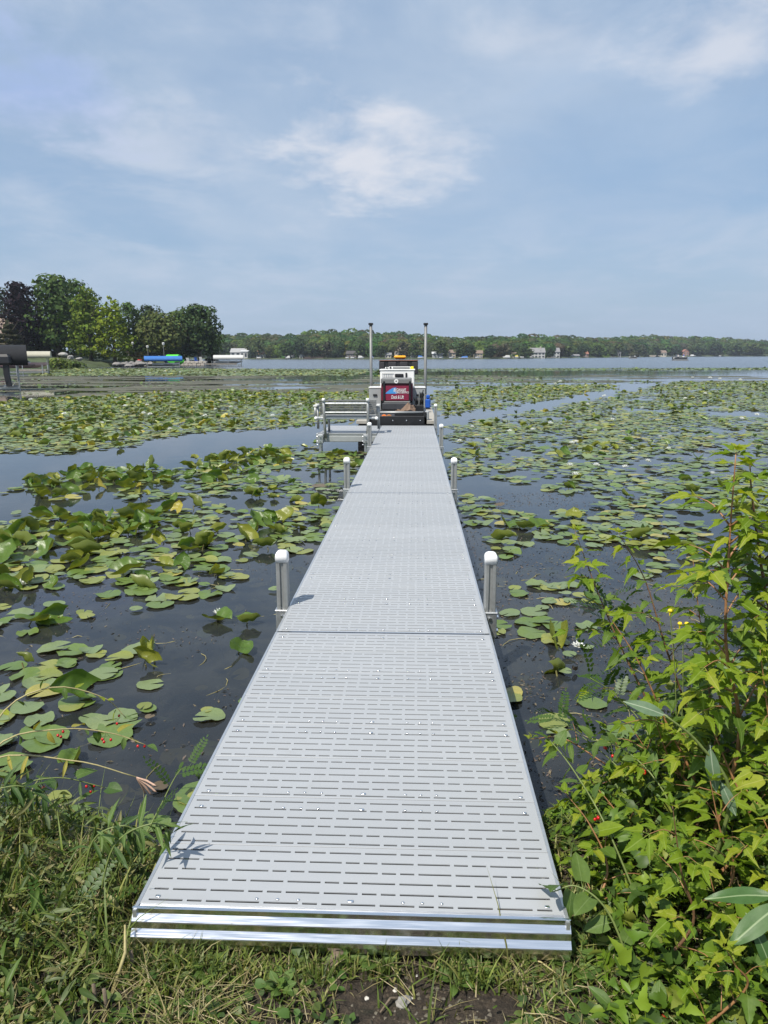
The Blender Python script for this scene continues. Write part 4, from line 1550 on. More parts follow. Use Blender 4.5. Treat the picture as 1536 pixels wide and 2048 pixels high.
# ------------------------------------------------------------------ bench, its back to the bank
BY = 15.70
bx0, bx1 = -1.93, -.985
bz = zdeck(BY)
bench = tag(empty('bench', ((bx0 + bx1) / 2, BY, bz)), 'aluminium slatted bench on the dock platform with its back to the bank', 'bench')
bw = (bx1 - bx0)
for sx in (-1, 1):
    x = sx * (bw / 2 - .01)
    up = MB().tube([(x + sx * -.02, -.045, -.10), (x, -.04, .2), (x, -.06, .36), (x, -.14, .72)], .030, 8)
    o = up.build('upright', M_alu_dull, bench, True)
    MB().lathe([(.035, -.035), (.036, .015), (.026, .032), (.006, .036)], 10, (x, -.142, .72)).build('cap', M_cap, o, True)
sl = MB().box(-bw / 2 - .12, bw / 2 + .14, -.010, .010, -.0165, .0165, .004).mesh('back_slat')
for i in range(8):
    z = .42 + i * .040
    link('back_slat', sl, bench, M_pole, loc=(0.03, -.03 - .09 * (z - .36) / .36 * 1.0 + .045, z))
cr = MB().tube([(-bw / 2 + .02, 0, 0), (bw / 2 - .02, 0, 0)], .019, 8).mesh('cross_tube')
for z in (.645, .455):
    link('cross_tube', cr, bench, M_alu, loc=(0, -.065 - .08 * (z - .36) / .36, z))
ss = MB().box(-bw / 2 - .12, bw / 2 + .14, -.026, .026, -.012, .012, .004).mesh('seat_slat')
for i in range(7):
    link('seat_slat', ss, bench, M_alu_dull, loc=(.03, .03 + i * .065, .365 + i * .004))
st = MB().box(-bw / 2 - .16, bw / 2 + .16, -.02, .02, -.03, .022, .012).mesh('seat_rail')
link('seat_rail', st, bench, M_alu, loc=(0.0, -.02, .335))
for sx in (-1, 1):
    x = sx * (bw / 2 + .19)
    MB().box(x - .045, x + .045, .0, .52, .555, .60, .012).build('armrest', M_canvas_grey, bench)
    MB().tube([(x, .46, .06), (x, .46, .56)], .028, 8).build('arm_post', M_alu_dull, bench, True)
    MB().tube([(x, .03, .33), (x, .03, .56)], .026, 8).build('arm_post', M_alu_dull, bench, True)
    MB().lathe([(.03, -.03), (.04, 0), (.03, .03), (.005, .04)], 8, (x - sx * .02, -.03, .325)).build('end_cap', M_cap, bench, True)
    MB().tube([(sx * bw * .45, .46, 0.0), (sx * bw * .45, .46, .36)], .026, 8).build('leg', M_alu_dull, bench, True)

# ------------------------------------------------------------------ the work barge
M_bdeck = pbr('pale_barge_deck', (.36, .34, .30), .8, var=.16, vscale=2.5, dirt=(.24, .22, .18))
M_bfloor = pbr('grey_steel_floor', (.055, .058, .065), .6, .3, var=.2, vscale=3)
M_maroon = pbr('maroon_paint', (.125, .012, .03), .4, var=.1, vscale=2)
M_greyp = pbr('grey_machine_paint', (.17, .175, .175), .5, var=.1, vscale=3)
M_boxg = pbr('tool_box_grey', (.34, .355, .36), .55, .1, var=.1, vscale=3)
M_amber = pbr('amber_lens', (.85, .42, .03), .25, var=.05)
M_yellow = pbr('yellow_plastic', (.8, .66, .02), .4, var=.05)
M_rust = pbr('rusty_steel', (.17, .075, .05), .8, var=.3, vscale=5)
M_orange = pbr('orange_rope', (.75, .2, .03), .7, var=.2, vscale=20)
M_tarp = pbr('brown_tarp', (.17, .11, .075), .8, var=.2, vscale=6)
BY0, BY1 = 17.86, 25.4
bzd = .47
bxl, bxr = -1.42, .50
barge = tag(empty('work_barge', ((bxl + bxr) / 2, BY0, 0)), 'flat work barge with two tall poles moored at the end of the dock', 'barge')
hw_ = (bxr - bxl) / 2
LB = BY1 - BY0
MB().box(-hw_ + .03, hw_ - .03, .05, LB, -.35, bzd - .10, .03).build('hull', M_blackmet, barge)
for sx in (-1, 1):
    xa_, xb_ = (-hw_, -hw_ + .30) if sx < 0 else (hw_ - .22, hw_)
    MB().box(xa_, xb_, 0, LB, bzd - .09, bzd, .01).build('side_walkway', M_bdeck, barge)
MB().box(-hw_ + .302, hw_ - .222, .1, LB, bzd - .14, bzd - .08).build('well_floor', M_bfloor, barge)
MB().box(-hw_ + .31, hw_ - .23, .02, .10, bzd - .14, bzd + .10, .01).build('bow_plate', M_blackmet, barge)
for i in range(4):
    MB().lathe([(.014, 0), (.014, .012)], 8, (-hw_ + .55 + i * .33, .012, bzd + .0), 'Y').build('bolt', M_bolt, barge)
MB().tube([(-hw_ + .36, .25, bzd + .17), (hw_ - .30, .25, bzd + .17)], .032, 8).build('bow_roller', M_alu_dull, barge, True)
MB().box(-hw_ + .9, hw_ - .25, .85, .95, bzd - .05, bzd + .12, .01).build('cross_beam', M_blackmet, barge)
MB().box(-hw_ + .31, -hw_ + .37, .02, 1.0, bzd - .1, bzd + .17, .01).build('ramp_arm', M_boxg, barge)
MB().box(hw_ - .29, hw_ - .23, .02, 1.6, bzd - .1, bzd + .2, .01).build('ramp_arm', M_blackmet, barge)
MB().box(hw_ - .26, hw_ - .17, .05, .30, bzd + .001, bzd + .22, .02).build('hinge_plate', M_boxg, barge)
Yp = 23.2
for px_, lab in ((742, 0), (851, 0)):
    x = at_h(px_, Yp) - (bxl + bxr) / 2
    top = at(px_, 648, Yp).z
    o = MB().tube([(x, Yp - BY0, -.6), (x, Yp - BY0, top)], .045, 10).build('spud_pole', M_pole, barge, True)
    MB().box(x - .07, x + .07, Yp - BY0 - .07, Yp - BY0 + .07, top - .03, top + .03, .01).build('pole_cap', M_blackmet, o)
    MB().box(x - .065, x + .065, Yp - BY0 - .065, Yp - BY0 + .065, bzd - .2, bzd + .35, .01).build('pole_sleeve', M_greyp, barge)


def rel(px, py, Y):
    p = at(px, py, Y)
    return p


# red machine with the sign
Ym = 21.9
xa, xb = at(762, 711, Ym).x, at(826, 711, Ym).x
zt = at(794, 757, Ym).z
zr = at(794, 767.5, Ym).z
zb = at(794, 802, Ym).z
w = xb - xa
mach = tag(empty('power_unit', ((xa + xb) / 2, Ym, bzd - .08)), 'maroon machine housing with a white and blue sign on the barge', 'machine')
gz = -(bzd - .08)
MB().box(-w / 2, w / 2, .02, .95, zb + gz, zr + gz, .02).build('body', M_maroon, mach)
hd = MB().box(-w / 2 - .01, w / 2 - .04, -.05, .97, zr + gz + .002, zt + gz, .02).build('hood', M_greyp, mach)
MB().lathe([(.062, -.056), (.062, -.062), (.0, -.063)], 18, (-.02, 0, (zr + zt) / 2 + gz), 'Y').build('badge', M_white, hd)
MB().lathe([(.026, -.0635), (.02, -.066), (.0, -.066)], 14, (-.02, 0, (zr + zt) / 2 + gz), 'Y').build('badge_ring', M_greyp, hd)
for sx in (-1, 1):
    MB().box(sx * w * .405 - .028, sx * w * .405 + .028, -.07, .0, zb + gz - .05, (zr + zt) / 2 + gz, .008).build('pillar', M_black, mach)
MB().box(-w * .38, w * .40, -.03, .0, zb + gz + .02, zr + gz - .06, .004).build('sign_panel', pbr('maroon_sign', (.21, .018, .05), .35, var=.06), mach)
sgn = C.objects[-1]
sp = []
sw_, zs0, zs1 = w * .78, zb + gz + .02, zr + gz - .06
zm = zs0 + (zs1 - zs0) * .46
wv = MB()
pts = [(-.48, 0), (-.06, 0), (.04, .03), (-.02, .10), (-.06, .22), (-.02, .44), (-.16, .40), (-.30, .27), (-.42, .10)]
poly = [(p_[0] * sw_, zm + p_[1] * (zs1 - zs0)) for p_ in pts]
wv.prism(poly, -.0345, -.0305)
wv.build('wave_emblem', pbr('sign_blue', (.06, .27, .62), .35, var=.05), sgn)


def text_mesh(body, size, name='lettering', bold=0.012, shear=0.15):
    cu = bpy.data.curves.new(name, 'FONT')
    cu.body = body
    cu.size = size
    cu.align_x = 'CENTER'
    cu.align_y = 'CENTER'
    cu.offset = bold * size
    cu.shear = shear
    cu.extrude = .0015
    o = bpy.data.objects.new('tmp', cu)
    C.objects.link(o)
    dg = bpy.context.evaluated_depsgraph_get()
    me = bpy.data.meshes.new_from_object(o.evaluated_get(dg))
    bpy.data.objects.remove(o)
    return me


for body, size, dx, dz, fit in (('BIGWAVE', .13, .11, .70, .50), ('LAKE SERVICE', .075, .22, .54, .56), ('Dock & Lift', .14, .02, .22, .50)):
    me = text_mesh(body, size)
    wtx = max(v_.co.x for v_ in me.vertices) - min(v_.co.x for v_ in me.vertices)
    k = fit * sw_ / wtx
    link('lettering', me, sgn, M_white, loc=(dx * sw_, -.0365, zs0 + dz * (zs1 - zs0)), rot=(math.pi / 2, 0, 0), scl=(k, max(k, 1.0), 1))
MB().box(-w * .40, w * .42, -.1, .95, zb + gz - .05, zb + gz - .002, .01).build('sill', M_greyp, mach)
MB().box(-w * .46, w * .46, -.2, .95, .06, zb + gz - .052, .02).build('skid_base', M_bfloor, mach)
MB().box(-w * .5, w * .5, -.25, 1.0, .0, .058, .01).build('skid_rail', M_blackmet, mach)

# white cabinet behind
Yc = 23.0
xa, xb = at(760, 711, Yc).x, at(829, 711, Yc).x
zt = at(794, 741, Yc).z
cab = tag(empty('white_cabinet', ((xa + xb) / 2, Yc, bzd - .08)), 'tall white equipment cabinet behind the maroon machine', 'cabinet')
w = xb - xa
H = zt - bzd + .08
MB().box(-w / 2, w / 2, 0, 1.0, 0, H, .02).build('cabinet_body', M_white, cab)
MB().box(-w / 2 - .02, w / 2 + .02, -.02, 1.02, H + .001, H + .035, .01).build('lid', M_white, cab)
MB().box(-.07, .19, -.03, .0, H - .20, H - .10, .02).build('grab_handle', M_black, cab)
MB().box(w * .24, w * .29, -.03, .0, H - .26, H - .07, .012).build('latch', M_black, cab)
lt = MB()
for i in range(6):
    lt.tube([(-w * .42 + i * .055, -.012, H - .22), (-w * .42 + i * .055, -.012, H - .09)], .006, 5)
lt.tube([(-w * .44, -.012, H - .09), (-.1, -.012, H - .09)], .006, 5)
lt.build('wire_rack', M_alu_dull, cab)
# white and yellow level tube on the cabinet
xa, xb = at(769, 711, Yc).x, at(827.5, 711, Yc).x
z0 = zt + .04
z1 = at(798, 733.5, Yc).z
hoist = tag(empty('light_bar', ((xa + xb) / 2, Yc + .2, z0)), 'white slotted bar with yellow end lying on the white cabinet', 'light bar')
w = xb - xa
hh = z1 - z0
MB().box(-w / 2 + .12, w / 2 - .1, 0, .16, 0, hh, .01).build('bar_body', M_white, hoist)
for zz in (.28, .72):
    MB().box(-w * .22, w * .36, -.012, .0, hh * zz - .02, hh * zz + .01).build('slot_strip', M_greyp, hoist)
MB().box(w / 2 - .098, w / 2, -.02, .18, 0, hh * 1.08, .012).build('end_block', M_yellow, hoist)
MB().lathe([(.0, -.01), (.03, -.012), (.035, 0)], 10, (-w * .30, -.01, hh * .5), 'Y').build('lens', M_black, hoist)
MB().box(-w / 2, -w / 2 + .118, 0, .16, 0, hh * .85, .03).build('end_block', M_hullwhite, hoist)
MB().lathe([(.0, -.01), (.03, -.012), (.035, 0)], 10, (-w * .43, -.01, hh * .42), 'Y').build('lens', M_greyp, hoist)

# black ribbed bin
Yb = 24.3
xa, xb = at(758, 711, Yb).x, at(836, 711, Yb).x
zt = at(796, 720, Yb).z
zlow = at(796, 741, Yb).z
w = xb - xa
binr = tag(empty('ribbed_bin', ((xa + xb) / 2, Yb, bzd)), 'large black ribbed bin with rusty rim at the back of the barge', 'bin')
H = zt - bzd
zl = zlow - bzd
MB().box(-w / 2, w / 2, .04, 1.0, zl - .12, H - .03, .02).build('bin_body', M_black, binr)
MB().box(-w / 2 + .15, w / 2 - .15, .1, .9, 0, zl - .122).build('stand', M_blackmet, binr)
n = 4
pnl = pbr('dark_grey_plastic', (.030, .028, .032), .5, var=.15)
edges = [-.5, -.36, -.06, .24, .5]
for i, (a, b_) in enumerate(((-.49, -.36), (-.27, -.06), (.03, .24), (.34, .49))):
    MB().box(a * w, b_ * w, -.005, .042, zl - .10, H - .06, .012).build('rib_panel', pnl, binr)
MB().box(-w / 2 - .01, w / 2 + .01, .0, 1.02, H - .028, H - .006, .008).build('rim', M_rust, binr)
# amber beacon bar
xa, xb = at(788, 711, Yb + .3).x, at(812, 711, Yb + .3).x
bc = tag(empty('beacon_bar', ((xa + xb) / 2, Yb + .3, zt + .02)), 'amber beacon bar on top of the black ribbed bin', 'beacon')
w = xb - xa
MB().box(-w / 2, w / 2, 0, .25, .035, .12, .03).build('lens', M_amber, bc)
MB().box(-w * .4, w * .4, .03, .22, 0, .034, .01).build('mount', M_black, bc)
MB().tube([(-w * .18, .1, .12), (-w * .18, .1, .2)], .01, 5).build('aerial', M_alu_dull, bc)

# grey tool boxes
for lab, pa, pb_, pt, pbm, Yt in (('grey tool box with white lid left of the maroon machine', 737.5, 762, 774, 804, 22.2), ('grey tool box with white lid right of the maroon machine', 825, 851, 774, 806, 22.2)):
    xa, xb = at(pa, 711, Yt).x, at(pb_, 711, Yt).x
    z1 = at(pa, pt, Yt).z
    w = xb - xa
    rt = tag(empty('tool_box', ((xa + xb) / 2, Yt, bzd - .08)), lab, 'tool box', 'grey tool boxes on the barge')
    H = z1 - bzd + .08
    MB().box(-w / 2, w / 2, 0, .7, 0.0, H - .04, .012).build('box_body', M_boxg, rt)
    MB().box(-w / 2 - .012, w / 2 + .012, -.015, .72, H - .038, H, .008).build('lid', M_hullwhite, rt)
    MB().box(-.06, .06, -.03, .0, H * .62, H * .70, .006).build('latch', M_black, rt)
# blue fuel can
p = at(856, 807, 21.6)
x_ = p.x
fc = tag(empty('fuel_can', (min(x_, bxr - .06), 21.6, bzd)), 'tall blue fuel can on the right edge of the barge', 'fuel can')
zt = at(856, 790, 21.6).z - bzd
MB().box(-.075, .075, 0, .2, .03, zt * .72, .03).build('can_body', M_blue, fc)
MB().box(-.055, .055, .02, .18, zt * .722, zt, .03).build('can_neck', M_blue, fc)
MB().box(-.085, .085, -.01, .21, 0, .028, .01).build('can_foot', M_black, fc)
# black winch and hoses at the right
wn = tag(empty('winch', (at(838, 711, 20.2).x, 20.2, bzd - .08)), 'black winch with levers in front of the right tool box', 'winch')
MB().box(-.12, .14, 0, .5, 0, .30, .03).build('base', M_blackmet, wn)
MB().lathe([(.13, -.1), (.16, -.08), (.09, -.06), (.09, .1), (.16, .12), (.13, .14)], 14, (0.0, .2, .40), 'X').build('drum', M_black, wn)
MB().box(.0, .15, .1, .35, .50, .62, .03).build('motor', M_black, wn)
for k, (dx, dz) in enumerate(((-.14, .5), (.02, .66), (.12, .7))):
    MB().tube([(dx * .4, .02, .3), (dx, -.03, dz)], .014, 6).build('lever', M_alu_dull if k == 1 else M_blackmet, wn)
MB().tube([(-.1, .0, .28), (-.3, -.1, .2), (-.42, -.05, .1), (-.3, -.2, .04), (-.05, -.25, .03)], .022, 6).build('hose', M_black, wn, True)
# brown tarp heaped over a beam
p = at(812, 812, 20.0)
tv = []
for j in range(9):
    for i in range(9):
        u, v2 = i / 8 - .5, j / 8 - .5
        z = .05 + .19 * max(0, 1 - (u * 1.7 - .25) ** 2 * 2.2 - v2 * v2 * 3) + .03 * math.sin(i * 2.1 + j) + .02 * math.cos(j * 2.7 - i)
        tv.append((u * .52 + .05 * v2, v2 * .5, z))
tp = raw_mesh('tarp', tv, [(j * 9 + i, j * 9 + i + 1, (j + 1) * 9 + i + 1, (j + 1) * 9 + i) for j in range(8) for i in range(8)], False)
o = link('tarp', tp, None, M_tarp, loc=(p.x, 20.0, bzd + .02))
o.modifiers.new('thick', 'SOLIDIFY').thickness = .012
tag(o, 'brown tarp crumpled over gear in front of the maroon machine', 'tarp')
gp = tag(empty('gear_crate', (at(818, 711, 19.6).x, 19.55, bzd - .08)), 'low black gear crate under the brown tarp', 'crate')
MB().box(-.33, .38, 0, .5, 0, .13, .015).build('crate_body', M_blackmet, gp)
MB().box(-.33, .38, -.02, .0, .09, .14, .005).build('crate_rim', M_greyp, gp)
for px_, lab in ((768, 'orange rope coil nearest the bench on the barge floor'), (778, 'orange brown rope coil right of the brighter orange coil')):
    p = at(px_, 823, 18.9)
    mb = MB()
    for k in range(4):
        rr = .05 + .016 * (k % 2)
        mb.tube([(rr * math.cos(a) , .015 * k, .065 + rr * math.sin(a)) for a in [i * 2 * math.pi / 14 for i in range(15)]], .011, 6, False)
    tag(mb.build('rope_coil', M_orange if px_ < 770 else pbr('faded_orange_rope', (.42, .17, .05), .8), None, True, loc=(p.x, 18.9, bzd - .08)), lab, 'rope')

# ------------------------------------------------------------------ water lilies
def zone_poly(px_pts):
    return [tuple(spot(x, y))[:2] for x, y in px_pts]


ZONES = [  # name, outline of the patch, cover, mean radius, share standing up, share yellow
    ('near_left', [(-160, 1000), (0, 985), (150, 940), (320, 930), (520, 905), (640, 888), (736, 905), (700, 985), (668, 1060), (560, 1130), (470, 1165), (230, 1185), (-200, 1215)], .66, .105, .34, .24),
    ('left_shore', [(-200, 1215), (230, 1185), (540, 1130), (560, 1215), (510, 1345), (330, 1700), (100, 1690), (-260, 1560)], .24, .095, .10, .36),
    ('far_left', [(-260, 930), (0, 907), (130, 905), (250, 893), (330, 880), (400, 868), (520, 858), (640, 848), (742, 835), (745, 786), (560, 781), (400, 783), (200, 790), (0, 803), (-250, 815)], .88, .108, .10, .46),
    ('left_pool', [(-200, 815), (0, 800), (200, 788), (400, 781), (745, 784), (745, 754), (440, 752), (420, 757), (-150, 760)], .06, .12, .0, .1),
    ('pale_band', [(60, 751), (440, 752), (700, 751), (735, 745), (735, 739.5), (480, 737.5), (130, 737.5)], .85, .15, .0, .35),
    ('near_right', [(905, 950), (1000, 940), (1536, 880), (1700, 880), (1700, 1130), (1450, 1130), (1250, 1110), (1120, 1085), (1010, 1040), (935, 1045)], .58, .108, .06, .24),
    ('mid_right', [(893, 850), (1010, 832), (1150, 808), (1290, 790), (1620, 790), (1700, 890), (1536, 885), (1000, 945), (905, 955)], .74, .102, .035, .44),
    ('far_right', [(1150, 808), (1270, 782), (1345, 764), (1700, 760), (1700, 795), (1290, 792)], .72, .108, .03, .46),
    ('channel_side', [(862, 818), (866, 782), (1000, 772), (1225, 768), (1225, 776), (1120, 796), (1000, 816), (884, 832)], .84, .108, .05, .52),
    ('near_shore_right', [(950, 1070), (1120, 1095), (1250, 1120), (1700, 1140), (1700, 1420), (1100, 1560), (1040, 1440), (1000, 1300)], .20, .095, .03, .28),
    ('thin_mat', [(735, 751), (1080, 752), (1345, 766), (1100, 768), (870, 778), (860, 771)], .22, .13, .02, .1),
    ('far_mat', [(470, 741), (735, 739), (1100, 737.2), (1700, 735.5), (1700, 739), (1536, 739.5), (1100, 741), (735, 745)], .6, .16, .0, .1),
]
PADS = []      # x, y, r, standing, tone, zone
for zi, (zn, poly, cover, rad, stand, yel) in enumerate(ZONES):
    P = zone_poly(poly)
    xs_ = [p_[0] for p_ in P]; ys_ = [p_[1] for p_ in P]
    x0, x1, y0, y1 = min(xs_), max(xs_), min(ys_), max(ys_)
    far = y0 > 50
    rr = rad * (1.35 if far else 1.0)
    step = rr * 1.50 / math.sqrt(max(cover, .3)) ** .35
    gx, gy = np.meshgrid(np.arange(x0, x1, step), np.arange(y0, y1, step * (1.0 if not far else 1.25)))
    gx = gx.ravel() + rs.uniform(-.55, .55, gx.size) * step
    gy = gy.ravel() + rs.uniform(-.55, .55, gy.size) * step
    k = in_poly(gx + .25 * (vnoise(gx + 300, gy + 300, .9, 5) - .5) * (1 + gy / 12), gy + .5 * (vnoise(gx + 300, gy + 300, .9, 6) - .5) * (1 + gy / 12), P)
    gx, gy = gx[k], gy[k]
    den = .5 * vnoise(gx + 300, gy + 300, .75 if not far else 4, zi) + .3 * vnoise(gx + 300, gy + 300, 2.1 if not far else 11, zi + 9) + .2 * rs.rand(gx.size)
    thr = np.quantile(den, max(0.0, 1 - min(.97, cover * 1.02))) if den.size else 0
    k = den >= thr
    gx, gy = gx[k], gy[k]
    # clear of dock, platform and barge
    k = ~((gx > XL - .10) & (gx < XR + .10) & (gy < 17.8)) & ~((gx > PXL - .15) & (gx < XL + .1) & (gy > 15.5) & (gy < 18)) & ~((gx > bxl - .15) & (gx < bxr + .15) & (gy > 17.5) & (gy < 25.8))
    gx, gy = gx[k], gy[k]
    st_ = vnoise(gx + 300, gy + 300, 1.3, 40 + zi)
    for x, y, s_ in zip(gx, gy, st_):
        if y < bank_edge(x) + .12 and abs(x) < 5:
            continue
        r_ = rr * rs.uniform(.5, 1.22)
        sd = rs.rand() < stand * (2.0 * s_)
        if zn == 'near_left':
            u = (proj((x, y, 0)) or (0, 0, 1))[0]
            if u > 560:
                sd = sd and rs.rand() < .25
        t_ = rs.rand()
        tone = 3 if t_ < yel * .16 else (2 if t_ < yel else (1 if t_ < yel + .36 else 0))
        if rs.rand() < .010 and not sd:
            tone = 4
        PADS.append((float(x), float(y), float(r_), bool(sd), tone, zn))

# hand placed pads that the photograph shows plainly near the bank
for px, py, wpx, tone in ((240, 1452, 80, 0), (222, 1476, 86, 0), (72, 1465, 62, 0), (85, 1490, 82, 0), (20, 1535, 86, 0), (500, 1405, 48, 0), (498, 1424, 46, 0), (395, 1590, 90, 0), (385, 1610, 80, 0), (312, 1650, 60, 0), (150, 1630, 60, 0), (120, 1600, 48, 2), (415, 1424, 26, 2), (290, 1420, 30, 2), (50, 1355, 60, 0), (95, 1355, 55, 2), (222, 1335, 44, 0), (152, 1351, 38, 0), (300, 1372, 52, 1),
                          (1110, 1283, 60, 2), (1110, 1255, 55, 0), (1172, 1255, 48, 1), (1175, 1296, 26, 1), (1138, 1315, 28, 1), (1130, 1349, 28, 1), (1185, 1408, 58, 0), (1012, 1440, 40, 0), (1068, 1172, 40, 1), (1100, 1178, 40, 2), (1130, 1191, 26, 1), (1098, 1206, 34, 1), (1085, 1217, 28, 1), (1140, 1207, 28, 1), (1176, 1208, 28, 2), (1030, 1178, 26, 2), (1240, 1470, 70, 0), (1010, 1390, 70, 3), (1022, 1400, 50, 2), (320, 1578, 34, 4), (300, 1440, 20, 4), (375, 1600, 50, 2)):
    p = spot(px, py)
    d_ = (proj(p) or (0, 0, 3))[2]
    PADS.append((p.x, p.y, wpx / F * d_ / 2, False, tone, 'left_shore' if px < 700 else 'near_shore_right'))
for px, py, wpx, tone in ((60, 1250, 45, 1), (56, 1340, 24, 2), (300, 1335, 40, 2), (298, 1310, 42, 2), (170, 1395, 62, 0), (430, 1240, 42, 0), (487, 1252, 32, 0), (480, 1310, 40, 0), (140, 1530, 40, 0), (1110, 1275, 56, 2), (1105, 1352, 34, 4), (1150, 1345, 16, 4)):
    p = spot(px, py)
    d_ = (proj(p) or (0, 0, 3))[2]
    PADS.append((p.x, p.y, wpx / F * d_ / 1.7, True, tone, 'left_shore' if px < 700 else 'near_shore_right'))

# pad tones, one material for each so a label can name it
TONE = [((.122, .188, .045), (.150, .212, .058)), ((.175, .235, .100), (.205, .255, .112)), ((.215, .250, .060), (.270, .285, .075)), ((.340, .310, .080), (.385, .340, .10)), ((.110, .080, .045), (.150, .110, .060))]
TNAME = ['green', 'pale green', 'yellow green', 'yellow', 'brown']
M_pad = [leafy('pad_' + n.replace(' ', '_'), c_[0], c_[1], .36, .12, vein=17, spots=(.20, .17, .05), back=(.13, .12, .045), spec=.5, vscale=9) for n, c_ in zip(TNAME, TONE)]
TSTAND = [((.100, .180, .030), (.135, .215, .036)), ((.15, .215, .06), (.175, .235, .07)), ((.22, .255, .035), (.26, .275, .045)), ((.40, .34, .05), (.45, .38, .07)), ((.10, .07, .035), (.14, .09, .04))]
M_stand = [leafy('upright_leaf_' + n.replace(' ', '_'), c_[0], c_[1], .30, .32, rib=.004, ribcol=(.24, .28, .10), back=(.150, .185, .034), spec=.5, vscale=10, spots=(.18, .16, .04)) for n, c_ in zip(TNAME, TSTAND)]
M_padmass = leafy('pad_mass', None, None, .38, .12, attr=True, spec=.5, vscale=3.0)
M_stalk = pbr('lily_stalk', (.16, .15, .05), .5, var=.2)


def pad_shape(seed, nseg=22, wave=.03, up=0.0, notch=.30):
    """unit pad: a disc with a slit; the rim waves a little"""
    r_ = random.Random(seed)
    vs = [(0, 0, 0)]
    ph = [r_.uniform(0, 6.28) for _ in range(4)]
    rings = (.5, .85, 1.0)
    for ring in rings:
        for i in range(nseg + 1):
            a = notch / 2 + (2 * math.pi - notch) * i / nseg
            lip = 1 + .06 * math.sin(2 * a + ph[0]) + .03 * math.sin(5 * a + ph[1]) + .018 * math.sin(11 * a + ph[3])
            if seed % 3 == 1 and abs(i - 5 - seed) < 2:
                lip *= .80
            if i in (0, nseg):
                lip *= 1.02
            z = ring ** 2 * wave * (math.sin(2 * a + ph[2]) + .6 * math.sin(3 * a + ph[3]) + .35 * math.sin(7 * a + ph[0])) + up * max(0, ring - .5) ** 1.3 * (1 + .8 * math.sin(a * 2 + ph[1]))
            rr_ = ring * lip
            vs.append((rr_ * math.cos(a), rr_ * math.sin(a), z))
    n = nseg + 1
    fs = []
    for i in range(nseg):
        fs.append((0, 1 + i, 2 + i))
        for k in range(len(rings) - 1):
            fs.append((1 + k * n + i, 1 + (k + 1) * n + i, 2 + (k + 1) * n + i, 2 + k * n + i))
    return vs, fs


def stand_shape(seed, fold=.9, bend=.3, curl=.0, asym=0.0):
    """a heart-shaped leaf lifted clear of the water, its halves folded up along the midrib; unit length"""
    r_ = random.Random(seed)
    nu, nv = 8, 9
    vs = []
    ph = r_.uniform(0, 6)
    for j in range(nv):
        v_ = j / (nv - 1)
        wv = .60 * math.sin(math.pi * min(1, (.16 + .84 * v_)) ** .85) ** .65 if v_ < 1 else 0.02
        for i in range(nu + 1):
            u = (i / nu - .5) * 2
            s_ = 1 if u > 0 else -1
            a = (fold + asym * s_) * (.55 + .45 * abs(u)) + curl * (abs(u) ** 2) * s_
            x = u * wv * math.cos(a * abs(u) ** .3)
            z = abs(u) * wv * math.sin(a) + bend * (v_ - .4) ** 2 + .05 * math.sin(4 * v_ * 3.14 + ph + u)
            y = v_ - .16 * abs(u) ** 1.5 * (1 - v_) ** 2 * 2 + .03 * math.sin(6 * v_ + ph * 2 + 2 * u)
            vs.append((x, y, z))
    w_ = nu + 1
    fs = [(j * w_ + i, j * w_ + i + 1, (j + 1) * w_ + i + 1, (j + 1) * w_ + i) for j in range(nv - 1) for i in range(nu)]
    return vs, fs


PADSH = [pad_shape(i, 24, .025 + .022 * (i % 4), (0, .14, .05, .0, .30, .0)[i % 6], (.22, .4, .12, .6)[i % 4]) for i in range(12)]
STSH = [stand_shape(i, (.95, .5, 1.15, .25, .75)[i % 5], (.5, .15, -.35, .7, -.2)[i % 5], (0, .5, .2, -.3)[i % 4], (0, .25, -.25)[i % 3]) for i in range(10)]
PAD_ME = [raw_mesh('lily_pad', *s_, True) for s_ in PADSH]
ST_ME = [raw_mesh('upright_lily_leaf', *s_, True) for s_ in STSH]
stalk_me = MB().tube([(0, -.02, -.42), (0, .0, -.15), (0, 0.03, 0.0)], .0055, 5).mesh('stalk')


def showsize(p_):
    q = proj((p_[0], p_[1], .03))
    if q is None or not (-30 < q[0] < 1566 and 700 < q[1] < 2080):
        return 0
    a = p_[2] * F / q[2]
    return a * a * (.9 if p_[3] else .35)


order = sorted(range(len(PADS)), key=lambda i: -showsize(PADS[i]))
flat_i = [i for i in order if not PADS[i][3]][:300]
stand_i = [i for i in order if PADS[i][3]][:230]
single = set(flat_i) | set(stand_i)


def place_words(x, y):
    """where a plant floats, told by the dock and its posts"""
    side = 'left' if x < XC else 'right'
    dx = (XL - x) if x < XC else (x - XR)
    if y < 3.35:
        a = 'off near bank'
    elif y < 4.1:
        a = 'beside nearest section'
    elif y < 5.2:
        a = 'at first posts'
    elif y < 7.2:
        a = 'past first posts'
    elif y < 8.3:
        a = 'before second posts'
    elif y < 9.7:
        a = 'at second posts'
    elif y < 11.6:
        a = 'past second posts'
    elif y < 13.0:
        a = 'before third posts'
    elif y < 15.5:
        a = 'at third posts'
    else:
        a = 'near bench platform' if side == 'left' else 'near the barge'
    b_ = 'close in' if dx < .9 else ('' if dx < 2.6 else ('well out' if dx < 4.6 else 'far out'))
    return side, a, b_, dx


ORD = ['', 'second ', 'third ', 'fourth ', 'fifth ', 'sixth ', 'seventh ', 'eighth ', 'ninth ', 'tenth ', 'eleventh ', 'twelfth ']


